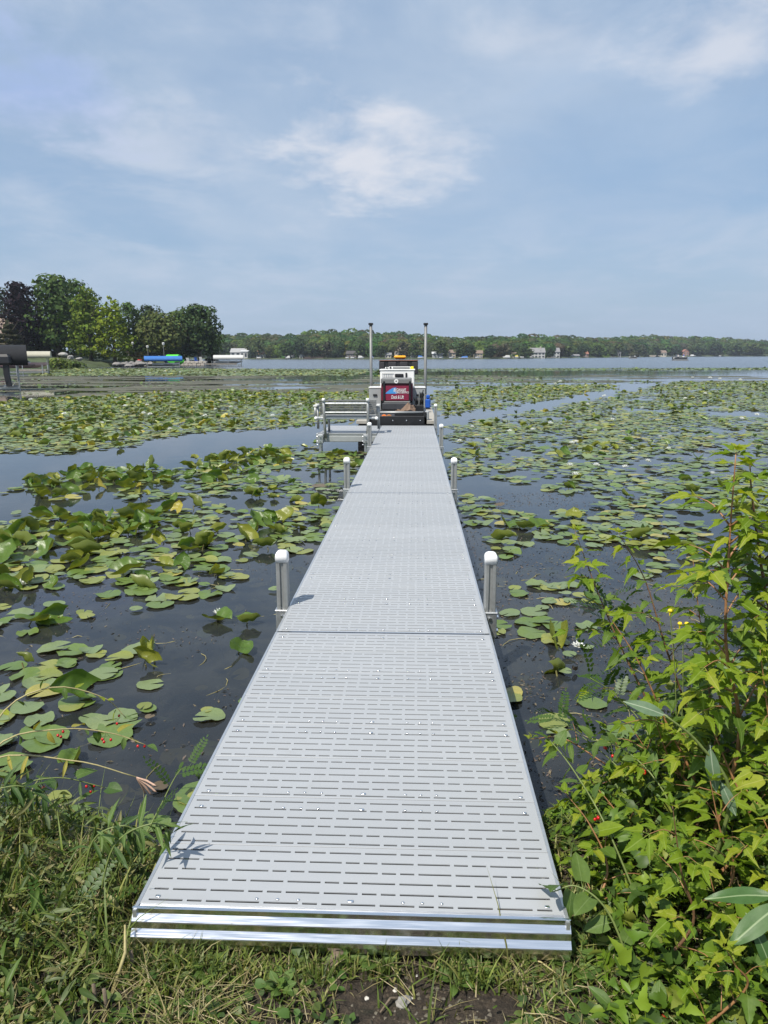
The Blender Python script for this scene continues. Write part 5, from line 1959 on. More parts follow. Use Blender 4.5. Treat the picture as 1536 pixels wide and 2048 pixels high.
def write_labels(items, noun, cat, group):
    """items: (object, x, y, size word, look). Where several read the same, they are told apart by their order out from the dock"""
    by = {}
    for o, x, y, look in items:
        side, a, b_, dx = place_words(x, y)
        t_ = f"{look} {noun} {b_} {side} of dock {a}"
        by.setdefault(t_, []).append((dx, o))
    for t_, L in by.items():
        L.sort(key=lambda q: q[0])
        for i, (dx, o) in enumerate(L):
            s_ = t_
            if len(L) > 1:
                s_ = ((ORD[i].strip() + '-' if i else '') if i < len(ORD) else f'{i + 1}th-') + 'nearest ' + t_
            tag(o, ' '.join(s_.split()), cat, group)


# --- single floating pads
items = []
for c_, i in enumerate(flat_i):
    x, y, r_, sd, tone, zn = PADS[i]
    k = rs.randint(len(PAD_ME))
    tilt = rs.uniform(-.035, .035, 2)
    o = link('lily_pad', PAD_ME[k], None, M_pad[tone], loc=(x, y, .006 + .010 * rs.rand() + .004), rot=(tilt[0], tilt[1], rs.uniform(0, 6.28)), scl=(r_, r_ * rs.uniform(.88, 1.0), r_))
    size = 'small ' if r_ < .078 else ('large ' if r_ > .128 else '')
    form = 'raised-edge ' if k % 6 in (1, 4) else ('wide-notched ' if k % 4 == 3 else '')
    items.append((o, x, y, size + form + TNAME[tone]))
write_labels(items, 'lily pad', 'lily pad', 'lily pads floating near the dock')
# --- single leaves that stand up
items = []
for i in stand_i:
    x, y, r_, sd, tone, zn = PADS[i]
    k = rs.randint(len(ST_ME))
    pit = rs.choice([.05, .2, .4, .65, .95, -.1], p=[.24, .26, .2, .12, .08, .1]) + rs.uniform(-.1, .1)
    yaw = rs.uniform(0, 6.28)
    L = r_ * 1.95
    h = max(.012, .012 + .03 * rs.rand() + (0.03 if pit > .8 else 0))
    tone_ = tone if tone != 1 else 0
    o = link('upright_lily_leaf', ST_ME[k], None, M_stand[tone_], loc=(x, y, h), rot=(pit, rs.uniform(-.5, .5), yaw), scl=L)
    st = link('stalk', stalk_me, o, M_stalk)
    st.rotation_euler = (-pit, 0, 0)
    st.scale = (1 / L,) * 3
    look = ('large ' if r_ > .13 else ('small ' if r_ < .085 else '')) + ('steep ' if pit > .75 else ('lifted ' if pit > .32 else 'low ')) + ('folded ' if k % 5 in (0, 2) else ('half-open ' if k % 5 in (1, 4) else 'open ')) + TNAME[tone_]
    items.append((o, x, y, look))
write_labels(items, 'leaf', 'lily leaf', 'lily leaves standing out of the water')

# --- all the others
def pad_cols(tones, stand=False):
    src = TSTAND if stand else TONE
    a = np.array([src[t_][0] for t_ in tones]); b_ = np.array([src[t_][1] for t_ in tones])
    k = rs.rand(len(tones))[:, None]
    return (a * (1 - k) + b_ * k) * (1 + .25 * (rs.rand(len(tones)) - .5))[:, None]


def simple_pad(n, notch=.35, seed=0, dome=.0):
    r_ = random.Random(seed)
    ph = r_.uniform(0, 6)
    vs = [(0, 0, dome)] + [((1 + .05 * math.sin(3 * a + ph)) * math.cos(a), (1 + .05 * math.sin(3 * a + ph)) * math.sin(a), .045 * math.sin(2 * a + ph) + .02 * math.sin(5 * a)) for a in [notch / 2 + (2 * math.pi - notch) * i / n for i in range(n + 1)]]
    return vs, [(0, 1 + i, 2 + i) for i in range(n)]


rest = [i for i in range(len(PADS)) if i not in single]
A = np.array([(PADS[i][0], PADS[i][1], PADS[i][2], PADS[i][3], PADS[i][4]) for i in rest])
mid = A[:, 1] < 24
for nm, sel, tmpl in (('lily_pad_field', (A[:, 3] < .5) & mid, simple_pad(12)), ('distant_lily_pad_field', (A[:, 3] < .5) & ~mid, simple_pad(7, .5))):
    B = A[sel]
    n = len(B)
    tilt = np.where(B[:, 1] < 40, .055, .07)
    big = rs.rand(n) < .07
    pit = rs.normal(size=n) * tilt * np.where(big, 3.0, 1)
    rol = rs.normal(size=n) * tilt * np.where(big, 3.0, 1)
    z = .008 + .022 * rs.rand(n) + np.abs(pit) * B[:, 2] * .5 + np.abs(rol) * B[:, 2] * .5
    me = scatter_mesh(nm, tmpl, np.stack([B[:, 0], B[:, 1], z], 1), rots(rs.rand(n) * 6.28, pit, rol), B[:, 2], pad_cols(B[:, 4].astype(int)))
    tag(link(nm, me, None, M_padmass), 'mass of green lily pads spreading over the water', kind='stuff')
SELS = [(A[:, 3] > .5) & (np.arange(len(A)) % 3 == k) for k in range(3)]
vs_, fs_, cs_ = [], [], []
for k in range(3):
    B = A[SELS[k]]
    n = len(B)
    if n == 0:
        continue
    sh = stand_shape(20 + k, (.8, .35, 1.1)[k], (.4, .1, -.3)[k])
    # coarse version of the leaf: every other row and column
    v_ = [sh[0][j * 9 + i] for j in (0, 2, 4, 6, 8) for i in (0, 2, 4, 6, 8)]
    f_ = [(j * 5 + i, j * 5 + i + 1, (j + 1) * 5 + i + 1, (j + 1) * 5 + i) for j in range(4) for i in range(4)]
    pit = rs.choice([.05, .15, .3, .55, -.1], n) + rs.normal(size=n) * .1
    me = scatter_mesh('upright_leaf_field', (v_, f_), np.stack([B[:, 0], B[:, 1], .012 + .035 * rs.rand(n)], 1), rots(rs.rand(n) * 6.28, pit, rs.normal(size=n) * .25), B[:, 2] * 1.7, pad_cols(B[:, 4].astype(int), True))
    tag(link('upright_leaf_field', me, None, M_padmass), 'mass of folded lily leaves standing among the pads', kind='stuff')

# --- floating bits of weed and stems, and pads under the surface
n = 9500
M_weed = leafy('floating_weed', None, None, .7, .1, attr=True, spec=.3)
wp_ = []
while len(wp_) < n:
    zt_ = rnd.random()
    if zt_ < .50:
        x, y = rnd.uniform(.55, 3.2), rnd.uniform(4.6, 11)
        if vnoise(x, y, .8, 77) < .42:
            continue
    elif zt_ < .8:
        x, y = rnd.uniform(-5, -.85), rnd.uniform(2.9, 9)
        if vnoise(x, y, .5, 78) < .60:
            continue
    else:
        x, y = rnd.uniform(.5, 2.5), rnd.uniform(3.0, 5)
        if vnoise(x, y, .4, 79) < .55:
            continue
    if y > bank_edge(x) + .1:
        wp_.append((x, y, rnd.uniform(.001, .006)))
WEED = ([(-.5, -.1, 0), (.1, -.18, .05), (.5, 0.05, .0), (0, .16, .08)], [(0, 1, 2, 3)])
cw = np.array([(.13, .100, .085), (.085, .070, .06), (.15, .125, .085)])[rs.randint(3, size=n)] * (0.6 + .8 * rs.rand(n))[:, None]
me = scatter_mesh('floating_weed', WEED, np.array(wp_), rots(rs.rand(n) * 6.28, rs.normal(size=n) * .3, rs.normal(size=n) * .25), .010 + .030 * rs.rand(n) ** 2, cw)
tag(link('floating_weed', me, None, M_weed), 'bits of brown water weed at the surface', kind='stuff')
sub = []
for _ in range(520):
    x = rnd.choice((rnd.uniform(-5.0, -.8), rnd.uniform(.5, 3)))
    y = rnd.uniform(2.8, 9.5)
    sub.append((x, y, rnd.uniform(-.16, -.02)))
cw = np.array([(.16, .18, .07), (.20, .17, .07), (.22, .20, .05)])[rs.randint(3, size=len(sub))]
me = scatter_mesh('sunken_leaves', simple_pad(9, .6, 3), np.array(sub), rots(rs.rand(len(sub)) * 6.28, rs.normal(size=len(sub)) * .25, rs.normal(size=len(sub)) * .25), .03 + .06 * rs.rand(len(sub)), cw)
tag(link('sunken_leaves', me, None, M_padmass), 'dying lily leaves and weed under the surface', kind='stuff')
mb = MB()
for _ in range(90):
    x = rnd.choice((rnd.uniform(-4.2, -.9), rnd.uniform(.6, 2.6)))
    y = rnd.uniform(2.9, 7)
    a, L = rnd.uniform(0, 6.28), rnd.uniform(.1, .35)
    c_ = rnd.uniform(-.12, .12)
    mb.tube([(x + L * (t_ - .5) * math.cos(a) - c_ * (1 - (2 * t_ - 1) ** 2) * L * 2 * math.sin(a), y + L * (t_ - .5) * math.sin(a) + c_ * (1 - (2 * t_ - 1) ** 2) * L * 2 * math.cos(a), .002 + .008 * math.sin(t_ * 3.14) - .014 * rnd.random()) for t_ in (0, .25, .5, .75, 1)], .0028, 4)
tag(mb.build('drifting_stems', pbr('drifting_stem', (.26, .23, .10), .6, var=.3)), 'loose pale lily stems drifting at the surface', kind='stuff')

# --- grey green scum lying in streaks on the still water farther out
q_ = []
tries = 0
while len(q_) < 2600 and tries < 60000:
    tries += 1
    y = rnd.uniform(37, 76)
    x = rnd.uniform(-1.0, 0.75) * y * .62
    if -3 < x < 12 and y < 50 or x > 6 and y < 56:
        continue
    if vnoise(x + 400, y * 3.2 + 50, 7, 91) * .7 + vnoise(x + 400, y * 3 + 50, 2.2, 92) * .3 < (.50 if x < 0 else .58):
        continue
    q_.append((x, y, .003 + .004 * rnd.random()))
n = len(q_)
cw = np.array([(.135, .130, .095), (.11, .115, .075), (.16, .15, .11), (.095, .09, .07)])[rs.randint(4, size=n)]
sc3 = np.stack([.5 + 1.6 * rs.rand(n), .25 + .5 * rs.rand(n), np.full(n, .03)], 1)
me = scatter_mesh('pond_scum', simple_pad(9, .9, 8), np.array(q_), rots(rs.normal(size=n) * .25), sc3, cw)
tag(link('pond_scum', me, None, M_weed), 'grey green scum in streaks on the still water', kind='stuff')

# --- white flowers
M_petal = leafy('white_petal', (.86, .86, .83), (.90, .90, .88), .5, .12, spec=.3, tint=(1, 1, .95))
M_stamen = pbr('yellow_stamen', (.75, .50, .04), .6)


def petal_mesh():
    vs, fs = [], []
    for j in range(6):
        t_ = j / 5
        w_ = .17 * math.sin(math.pi * (.10 + .88 * t_)) ** .9
        for u in (-1, -.4, .4, 1):
            vs.append((u * w_, t_, .12 * u * u * .5 + .16 * t_ * t_))
    for j in range(5):
        for i in range(3):
            fs.append((j * 4 + i, j * 4 + i + 1, j * 4 + i + 5, j * 4 + i + 4))
    return vs, fs


PET = raw_mesh('petal', *petal_mesh(), True)
WH = [(8, .12, 1.0, .0), (8, .55, .92, .4), (7, .95, .78, .1), (5, 1.25, .6, .5)]
sm_v, sm_f = [], []
for n_, el, L, off in WH:
    for i in range(n_):
        a = off + i * 2 * math.pi / n_
        M_ = Matrix.Rotation(a, 3, 'Z') @ Matrix.Rotation(el, 3, 'X')
        b0 = len(sm_v)
        pv, pf_ = petal_mesh()
        sm_v += [tuple(M_ @ (Vector(q) * L)) for q in pv]
        sm_f += [tuple(q + b0 for q in f_) for f_ in pf_]
FLOWER_ME = raw_mesh('water_lily_flower', sm_v, sm_f, True)
STAM = MB()
for i in range(22):
    a = i * 2.4
    r_ = .035 * math.sqrt(i)
    STAM.tube([(r_ * math.cos(a), r_ * math.sin(a), .02), (r_ * 1.2 * math.cos(a), r_ * 1.2 * math.sin(a), .30)], [.022, .014], 4)
STAM_ME = STAM.mesh('stamens')
FL_NEAR = [(1157, 1288, 30, 'fully open white water lily flower beside an olive pad right of the dock'), (41, 1166, 34, 'open white water lily flower among folded leaves at far left'), (437, 1221, 24, 'half open white water lily behind a lifted green leaf left of the first post'), (415, 955, 16, 'white water lily flower at the edge of the open water left of the dock')]
for px, py, wpx, lab in FL_NEAR:
    p = spot(px, py, .05)
    d_ = proj(p)[2]
    s_ = wpx / F * d_ / 2
    root = tag(empty('water_lily_flower', (p.x, p.y, .03), (0, 0, rnd.uniform(0, 6))), lab, 'water lily', 'white water lily flowers')
    root.scale = (s_,) * 3
    for n_, el, L, off in WH:
        for i in range(n_):
            link('petal', PET, root, M_petal, rot=(el + rnd.uniform(-.08, .08), 0, off + i * 2 * math.pi / n_), scl=L)
    link('stamens', STAM_ME, root, M_stamen)['kind'] = 'stuff'
FL_MID = [(944, 858), (1019, 866), (1065, 863), (973, 884), (981, 887), (1143, 890), (1152, 888), (1224, 843), (1139, 935), (1192, 935), (1151, 954), (1250, 939), (1263, 902), (1337, 902), (1295, 927), (1320, 878), (1483, 841), (1513, 833), (1285, 819), (1175, 812), (1208, 795), (1351, 777), (919, 886), (1424, 953), (895, 770), (1075, 762), (1110, 770), (1120, 765), (1385, 758), (1420, 758), (1440, 760), (1480, 762), (1370, 800), (1410, 790), (1190, 865), (1100, 850),
          (231, 799), (258, 801), (284, 797), (294, 813), (300, 832), (129, 831), (344, 788), (311, 805), (401, 809), (431, 822), (441, 804), (462, 817), (62, 802), (10, 815), (340, 862), (287, 830), (560, 800), (600, 812), (52, 845), (500, 795), (700, 800), (720, 812), (640, 820), (545, 835), (100, 862), (205, 850), (20, 870), (410, 835), (250, 815),
          (255, 745), (278, 743), (330, 744), (360, 746), (180, 742), (400, 747), (470, 745), (520, 744), (215, 747), (300, 748)]
items = []
for px, py in FL_MID:
    p = spot(px, py, .04)
    d_ = proj(p)[2]
    s_ = max(.075, min(.20, 12.5 / F * d_ / 2 * (1 if p.y < 25 else .8)))
    o = link('water_lily_flower', FLOWER_ME, None, M_petal, loc=(p.x, p.y, .06 + .03 * min(1, p.y / 30)), rot=(rnd.uniform(-.2, .2), rnd.uniform(-.2, .2), rnd.uniform(0, 6)), scl=s_)
    items.append((o, p.x, p.y, px))


def far_words(x, y, px):
    s_ = 'left' if px < 800 else 'right'
    if y < 15.5:
        return place_words(x, y)[1]
    if y < 22:
        return 'level with the bench' if s_ == 'left' else 'level with the dock end'
    if y < 32:
        return 'level with the barge'
    if y < 50:
        return 'out beyond the barge'
    if y < 70:
        return 'at far edge of pad field'
    return 'on pale band before left shore'


by = {}
for o, x, y, px in items:
    s_ = 'left' if px < 800 else 'right'
    by.setdefault((s_, far_words(x, y, px)), []).append((abs(x - XC), o))
for (s_, wd), L in by.items():
    L.sort(key=lambda q: q[0])
    for i, (dx, o) in enumerate(L):
        lab = ((ORD[i].strip() + '-' if i else '') if i < 12 else f'{i + 1}th-') + f'nearest to dock of white flowers on its {s_}, {wd}'
        tag(o, 'flower ' + lab, 'water lily', 'white water lily flowers')

# ------------------------------------------------------------------ plants of the near bank
def maple_leaf(seed=0, droop=.25, fold=.25, slim=1.0, lobed=True):
    """pointed three-lobed toothed leaf on its stalk, unit length, stalk at the origin"""
    if lobed:
        O = [(.02, 0), (.16, -.02), (.27, .05), (.36, .17), (.45, .34), (.33, .31), (.25, .33), (.26, .42), (.19, .47), (.20, .58), (.135, .65), (.135, .74), (.075, .82), (.03, .91), (.0, 1.0)]
        Mi = [0, .03, .08, .15, .24, .29, .34, .40, .47, .56, .64, .73, .82, .91, 1.0]
    else:
        O = [(.015, 0), (.12, .03), (.19, .10), (.22, .20), (.20, .26), (.235, .33), (.21, .42), (.225, .48), (.18, .58), (.18, .65), (.12, .76), (.10, .82), (.04, .93), (0, 1.0)]
        Mi = [0, .04, .11, .20, .27, .34, .42, .49, .58, .66, .76, .84, .93, 1.0]
    r_ = random.Random(seed)
    st_ = .30
    vs, fs = [], []
    tw = r_.uniform(-.2, .2)

    def put(x, y):
        z = fold * abs(x) - droop * y * y + tw * x * y + .03 * math.sin(y * 9 + seed)
        vs.append((x * slim, y + st_, z))
    n = len(O)
    for (x, y), my in zip(O, Mi):
        put(-x * r_.uniform(.92, 1.06), y); put(0, my); put(x * r_.uniform(.92, 1.06), y)
    for i in range(n - 1):
        fs.append((3 * i, 3 * i + 1, 3 * i + 4, 3 * i + 3))
        fs.append((3 * i + 1, 3 * i + 2, 3 * i + 5, 3 * i + 4))
    b0 = len(vs)
    vs += [(-.012, 0, 0), (.012, 0, 0), (.012, st_ + .02, .0), (-.012, st_ + .02, .0), (0, 0, -.02), (0, st_, -.02)]
    fs += [(b0, b0 + 1, b0 + 2, b0 + 3), (b0, b0 + 4, b0 + 5, b0 + 3), (b0 + 1, b0 + 2, b0 + 5, b0 + 4)]
    return vs, fs


def pinnate_leaf(seed=0, pairs=9, lw=.055, ll=.20, droop=.25):
    r_ = random.Random(seed)
    vs, fs = [], []

    def P(t_):
        return Vector((0, t_, -droop * t_ * t_))
    vs += [(-.008, 0, 0), (.008, 0, 0), tuple(P(1) + Vector((.003, 0, 0))), tuple(P(1) - Vector((.003, 0, 0)))]
    vs += [tuple(P(.5) + Vector((.006, 0, 0))), tuple(P(.5) - Vector((.006, 0, 0)))]
    fs += [(0, 1, 4, 5), (5, 4, 2, 3)]
    for i in range(pairs + 1):
        t_ = .15 + .85 * i / pairs
        k = math.sin(math.pi * min(1, .25 + .62 * t_)) ** .6
        for s_ in ((-1, 1) if i < pairs else (0,)):
            d = Vector((s_ * 1.0, .38 if s_ else 1.0, r_.uniform(-.1, .22))).normalized()
            w_ = Vector((-d.y, d.x, 0)) * lw * k
            o = P(t_)
            L = ll * k * r_.uniform(.9, 1.08)
            b0 = len(vs)
            for q in (o, o + d * L * .3 + w_ * .85 + Vector((0, 0, .012)), o + d * L * .68 + w_, o + d * L, o + d * L * .68 - w_, o + d * L * .3 - w_ * .85 + Vector((0, 0, .012)), o + d * L * .5):
                vs.append(tuple(q))
            fs += [(b0, b0 + 6, b0 + 2, b0 + 1), (b0 + 6, b0 + 3, b0 + 2), (b0, b0 + 5, b0 + 4, b0 + 6), (b0 + 6, b0 + 4, b0 + 3)]
    return vs, fs


def oval_leaf(seed=0, w=.2, droop=.3, fold=.3, heart=False, st_=.12):
    n = 8
    vs, fs = [], []
    r_ = random.Random(seed)
    for i in range(n + 1):
        t_ = i / n
        if heart:
            ww = w * (math.sin(math.pi * (.22 + .78 * t_)) ** .8) * (1.15 - .3 * t_)
            yb = t_ - (.06 if i == 0 else 0)
        else:
            ww = w * math.sin(math.pi * (.05 + .93 * t_) ** .9)
            yb = t_
        if i == n:
            ww = .003
        for u in (-1, -.5, 0, .5, 1):
            vs.append((u * ww, yb + st_ - (.05 * abs(u) if heart and i < 2 else 0), fold * abs(u) * ww - droop * t_ * t_ + .012 * math.sin(7 * t_ + seed + u * 2)))
    for i in range(n):
        for j in range(4):
            fs.append((i * 5 + j, i * 5 + j + 1, i * 5 + j + 6, i * 5 + j + 5))
    b0 = len(vs)
    vs += [(-.010, 0, 0), (.010, 0, 0), (.010, st_ + .02, .0), (-.010, st_ + .02, .0)]
    fs.append((b0, b0 + 1, b0 + 2, b0 + 3))
    return vs, fs


ML = [raw_mesh('leaf', *maple_leaf(i, (.15, .35, .55, .25)[i % 4], (.2, .35, .1, .45)[i % 4], (.74, .9, .64, .82)[i % 4]), True) for i in range(6)]
NL = [raw_mesh('leaf', *maple_leaf(i + 10, (.2, .45, .6)[i % 3], .35, .8, False), True) for i in range(3)]
PL = [raw_mesh('compound_leaf', *pinnate_leaf(i, (9, 10, 8)[i % 3], .05, .2, (.1, .3, .5)[i % 3]), True) for i in range(4)]
OL = [raw_mesh('leaf', *oval_leaf(i, .24, (.2, .4, .1)[i % 3], .3), True) for i in range(3)]
HL = [raw_mesh('leaf', *oval_leaf(i, .33, (.15, .4)[i % 2], .2, True, .3), True) for i in range(3)]
LL = [raw_mesh('leaf', *oval_leaf(i, .10, (.3, .6, .15)[i % 3], .4, False, .04), True) for i in range(3)]

ribc = (.30, .40, .09)
M_maple = leafy('maple_leaf', (.140, .235, .014), (.225, .315, .020), .55, .45, rib=.022, ribcol=ribc, spec=.25, vscale=5, spots=(.20, .16, .05))
M_mapley = leafy('young_maple_leaf', (.245, .325, .016), (.33, .37, .024), .55, .45, rib=.022, ribcol=(.42, .42, .1), spec=.4, vscale=5)
M_maplef = leafy('deep_green_leaf', (.085, .155, .018), (.125, .205, .022), .52, .36, rib=.02, ribcol=(.16, .24, .06), spec=.4, vscale=5)
M_pin = leafy('compound_leaf_green', (.050, .105, .022), (.080, .140, .026), .45, .3, spec=.4, vscale=5)
M_pinp = leafy('pale_compound_leaf', (.150, .205, .075), (.19, .245, .095), .5, .3, spec=.3, vscale=5)
M_heart = leafy('nightshade_leaf', (.085, .155, .030), (.130, .200, .045), .45, .3, rib=.018, ribcol=(.2, .27, .1), spec=.4, vscale=5)
M_lance = leafy('lance_leaf', (.040, .085, .018), (.062, .118, .022), .45, .25, rib=.014, ribcol=(.1, .16, .05), spec=.4, vscale=5)
M_grey = leafy('blue_green_leaf', (.130, .205, .120), (.165, .235, .145), .5, .2, rib=.016, ribcol=(.4, .46, .34), spec=.4, vscale=5)
M_dock = leafy('broad_dock_leaf', (.060, .130, .035), (.075, .15, .04), .4, .2, rib=.016, ribcol=(.32, .4, .22), spec=.5, vscale=5)
M_yell = leafy('yellowing_leaf', (.30, .27, .04), (.36, .32, .06), .5, .3, rib=.018, ribcol=(.4, .36, .12), spec=.3, vscale=5)
M_stem_o = pbr('orange_brown_stem', (.30, .15, .065), .5, var=.25, vscale=14)
M_stem_r = pbr('dark_red_stem', (.16, .085, .045), .5, var=.25, vscale=14)
M_stem_g = pbr('green_stem', (.14, .18, .05), .5, var=.2, vscale=14)
M_stem_y = pbr('straw_stem', (.36, .31, .14), .6, var=.25, vscale=14)


def orient(d, up=None, spin=0.0):
    """euler that turns +Y along d, +Z near up"""
    y = Vector(d).normalized()
    u = Vector(up) if up is not None else Vector((0, 0, 1))
    z = u - y * u.dot(y)
    if z.length < 1e-3:
        z = Vector((1, 0, 0)) - y * y.x
    z.normalize()
    x = y.cross(z)
    M_ = Matrix((x, y, z)).transposed() @ Matrix.Rotation(spin, 3, 'Y')
    return M_.to_euler()


def curve_pts(P, n):
    """smooth path through the points"""
    P = [Vector(p_) for p_ in P]
    Q = [P[0] * 2 - P[1]] + P + [P[-1] * 2 - P[-2]]
    o = []
    for i in range(n + 1):
        t_ = i / n * (len(P) - 1)
        k = min(int(t_), len(P) - 2)
        f = t_ - k
        a, b_, c_, d_ = Q[k], Q[k + 1], Q[k + 2], Q[k + 3]
        o.append(.5 * ((2 * b_) + (c_ - a) * f + (2 * a - 5 * b_ + 4 * c_ - d_) * f * f + (3 * b_ - 3 * c_ + d_ - a) * f * f * f))
    return o


LEAFCOUNT = [0]


def leaf_at(parent, base, p_, d, size, meshes, mats, name='leaf', up=None):
    me = rnd.choice(meshes)
    mt = rnd.choice(mats)
    o = link(name, me, parent, mt, loc=tuple(Vector(p_) - base), rot=orient(d, up or (rnd.uniform(-.4, .4), rnd.uniform(-.4, .2), 1), rnd.uniform(-.45, .45)), scl=(size, size, size))
    LEAFCOUNT[0] += 1
    return o


def sapling(label, path, r0=.006, start=.25, gap=.055, lsize=(.06, .085), branch=.35, blen=(.16, .30), stem=None, leaves=None, mats=None, tipmats=None, name='maple_sapling', cat='sapling', group='maple saplings on the right bank', drop=.25, leafname='leaf', bstem=None, bgap=.05):
    P = curve_pts(path, 26)
    lsize = (lsize[0] * .92, lsize[1] * 1.14)
    base = P[0]
    root = tag(empty(name, base), label, cat, group)
    stem = stem or M_stem_o
    leaves = leaves or ML
    mats = mats or [M_maple, M_maple, M_maplef, M_maplef]
    tipmats = tipmats or [M_maple, M_mapley]
    n = len(P)
    MB().tube([p_ - base for p_ in P], [r0 * (1 - .8 * i / (n - 1)) for i in range(n)], 6).build('stem', stem, root, True)
    L = [0]
    for a, b_ in zip(P[:-1], P[1:]):
        L.append(L[-1] + (b_ - a).length)
    tot = L[-1]
    s_ = tot * start
    turn = rnd.uniform(0, 3)
    while s_ < tot:
        k = max(j for j in range(n) if L[j] <= s_)
        k = min(k, n - 2)
        f = (s_ - L[k]) / max(1e-6, L[k + 1] - L[k])
        p_ = P[k].lerp(P[k + 1], f)
        ax = (P[k + 1] - P[k]).normalized()
        side = ax.orthogonal().normalized()
        frac = s_ / tot
        for sgn in (0, math.pi):
            an = turn + sgn + rnd.uniform(-.3, .3)
            out_ = Matrix.Rotation(an, 3, ax) @ side
            if rnd.random() < branch and frac < .86:
                bl = rnd.uniform(*blen) * (1.15 - .7 * frac)
                d0 = (out_ * .9 + ax * .55 + Vector((0, 0, .15))).normalized()
                bp = curve_pts([p_, p_ + d0 * bl * .5 + Vector((0, 0, bl * .05)), p_ + d0 * bl - Vector((0, 0, bl * .14))], 6)
                MB().tube([q - base for q in bp], [r0 * .42 * (1 - .75 * i / 6) for i in range(7)], 5).build('branch', bstem or stem, root, True)
                m_ = max(2, int(bl / bgap))
                for j in range(1, m_ + 1):
                    t_ = j / m_
                    q = bp[min(6, int(t_ * 6))]
                    bd = (bp[min(6, int(t_ * 6) + 1 if t_ < 1 else 6)] - bp[max(0, int(t_ * 6) - 1)]).normalized()
                    for s2 in (-1, 1):
                        lat = bd.cross(Vector((0, 0, 1)))
                        dd = (lat * s2 * .9 + bd * .6 + Vector((rnd.uniform(-.25, .25), rnd.uniform(-.25, .25), -drop + rnd.uniform(-.2, .25)))).normalized()
                        leaf_at(root, base, q, dd, rnd.uniform(*lsize) * (.95 - .25 * t_), leaves, mats if t_ < .8 else tipmats, leafname)
                    if j == m_:
                        leaf_at(root, base, q, (bd + Vector((0, 0, -.25))).normalized(), rnd.uniform(*lsize) * .8, leaves, tipmats, leafname)
            else:
                dd = (out_ + ax * .25 + Vector((0, 0, -drop + rnd.uniform(-.2, .2)))).normalized()
                leaf_at(root, base, p_, dd, rnd.uniform(*lsize) * (1.0 - .42 * max(0, frac - .6) / .4), leaves, mats if frac < .82 else tipmats, leafname)
        turn += 1.57
        s_ += gap * (1.0 if frac < .8 else .6)
    for j in range(4):
        a = j * 1.57
        leaf_at(root, base, P[-1], Vector((math.cos(a) * .7, math.sin(a) * .7, .55)), lsize[0] * .62, leaves, tipmats, leafname)
    return root


def g(px, py, Y):
    return at(px, py, Y)


# paths: ground point first, then upward through the air
def ground_at(x, y):
    return Vector((x, y, bank_h(x, y)))


def path(base_px, Yb, *pts):
    x = at_h(base_px, Yb)
    return [ground_at(x, Yb)] + [g(*q) for q in pts]


sapling('tallest maple sapling with one long orange stem at the right edge', path(1512, 2.25, (1478, 1480, 2.22), (1452, 1290, 2.2), (1458, 1100, 2.2), (1472, 905, 2.2)), r0=.0085, start=.36, branch=.45, blen=(.14, .28), lsize=(.070, .100), gap=.045)
sapling('leafy maple sapling with dark stem right of the tall orange stem', path(1600, 2.35, (1575, 1420, 2.3), (1530, 1180, 2.3), (1505, 1000, 2.28), (1500, 930, 2.26)), r0=.008, start=.30, branch=.5, stem=M_stem_r, lsize=(.072, .104), gap=.042)
sapling('slender maple sapling with yellow green tip leaning over lily pads', path(1450, 2.55, (1330, 1480, 2.7), (1240, 1290, 2.8), (1190, 1170, 2.85), (1150, 1062, 2.9)), r0=.006, start=.36, branch=.12, stem=M_stem_r, lsize=(.066, .092), gap=.044)
sapling('slender maple sapling with drooping tip beside the yellow flowers', path(1500, 2.6, (1400, 1500, 2.7), (1330, 1290, 2.75), (1290, 1160, 2.8), (1238, 1068, 2.8)), r0=.006, start=.36, branch=.12, stem=M_stem_r, lsize=(.068, .096), gap=.046)
sapling('short maple sapling with pinkish stem in front of the tall orange stem', path(1480, 2.5, (1440, 1420, 2.55), (1405, 1270, 2.6), (1385, 1112, 2.62)), r0=.005, start=.35, branch=.22, blen=(.10, .18), lsize=(.056, .08), gap=.052)
sapling('maple sapling stretching long drooping twigs towards the dock edge', path(1420, 2.45, (1340, 1590, 2.65), (1230, 1540, 2.8), (1130, 1478, 2.9), (1062, 1478, 2.95)), r0=.006, start=.30, branch=.55, blen=(.18, .3), lsize=(.05, .07), leaves=NL + ML[:2], mats=[M_maple, M_maplef, M_mapley], gap=.075, drop=.5)
sapling('bushy maple sapling in the middle of the right thicket', path(1460, 2.25, (1400, 1600, 2.35), (1330, 1440, 2.4), (1275, 1320, 2.42), (1215, 1228, 2.45)), r0=.0065, start=.28, branch=.5, blen=(.16, .28), lsize=(.055, .08), gap=.08)
sapling('maple sapling with dark red stem standing in front of the thicket', path(1400, 1.78, (1385, 1850, 1.76), (1362, 1740, 1.75), (1345, 1612, 1.74)), r0=.0055, start=.10, branch=.40, blen=(.14, .24), stem=M_stem_r, lsize=(.055, .08), bstem=M_stem_o, gap=.075, mats=[M_maple, M_maple, M_mapley])
sapling('bright yellow green maple sapling cut off by the right edge', path(1640, 1.8, (1610, 1760, 1.75), (1580, 1620, 1.7), (1548, 1470, 1.68)), r0=.006, start=.12, branch=.45, blen=(.12, .22), lsize=(.06, .088), mats=[M_mapley, M_maple, M_mapley], gap=.07)
sapling('low maple sapling filling the thicket below the drooping twigs', path(1330, 2.2, (1280, 1700, 2.3), (1230, 1620, 2.35), (1180, 1560, 2.4)), r0=.005, start=.15, branch=.6, blen=(.16, .26), lsize=(.058, .082), gap=.075)
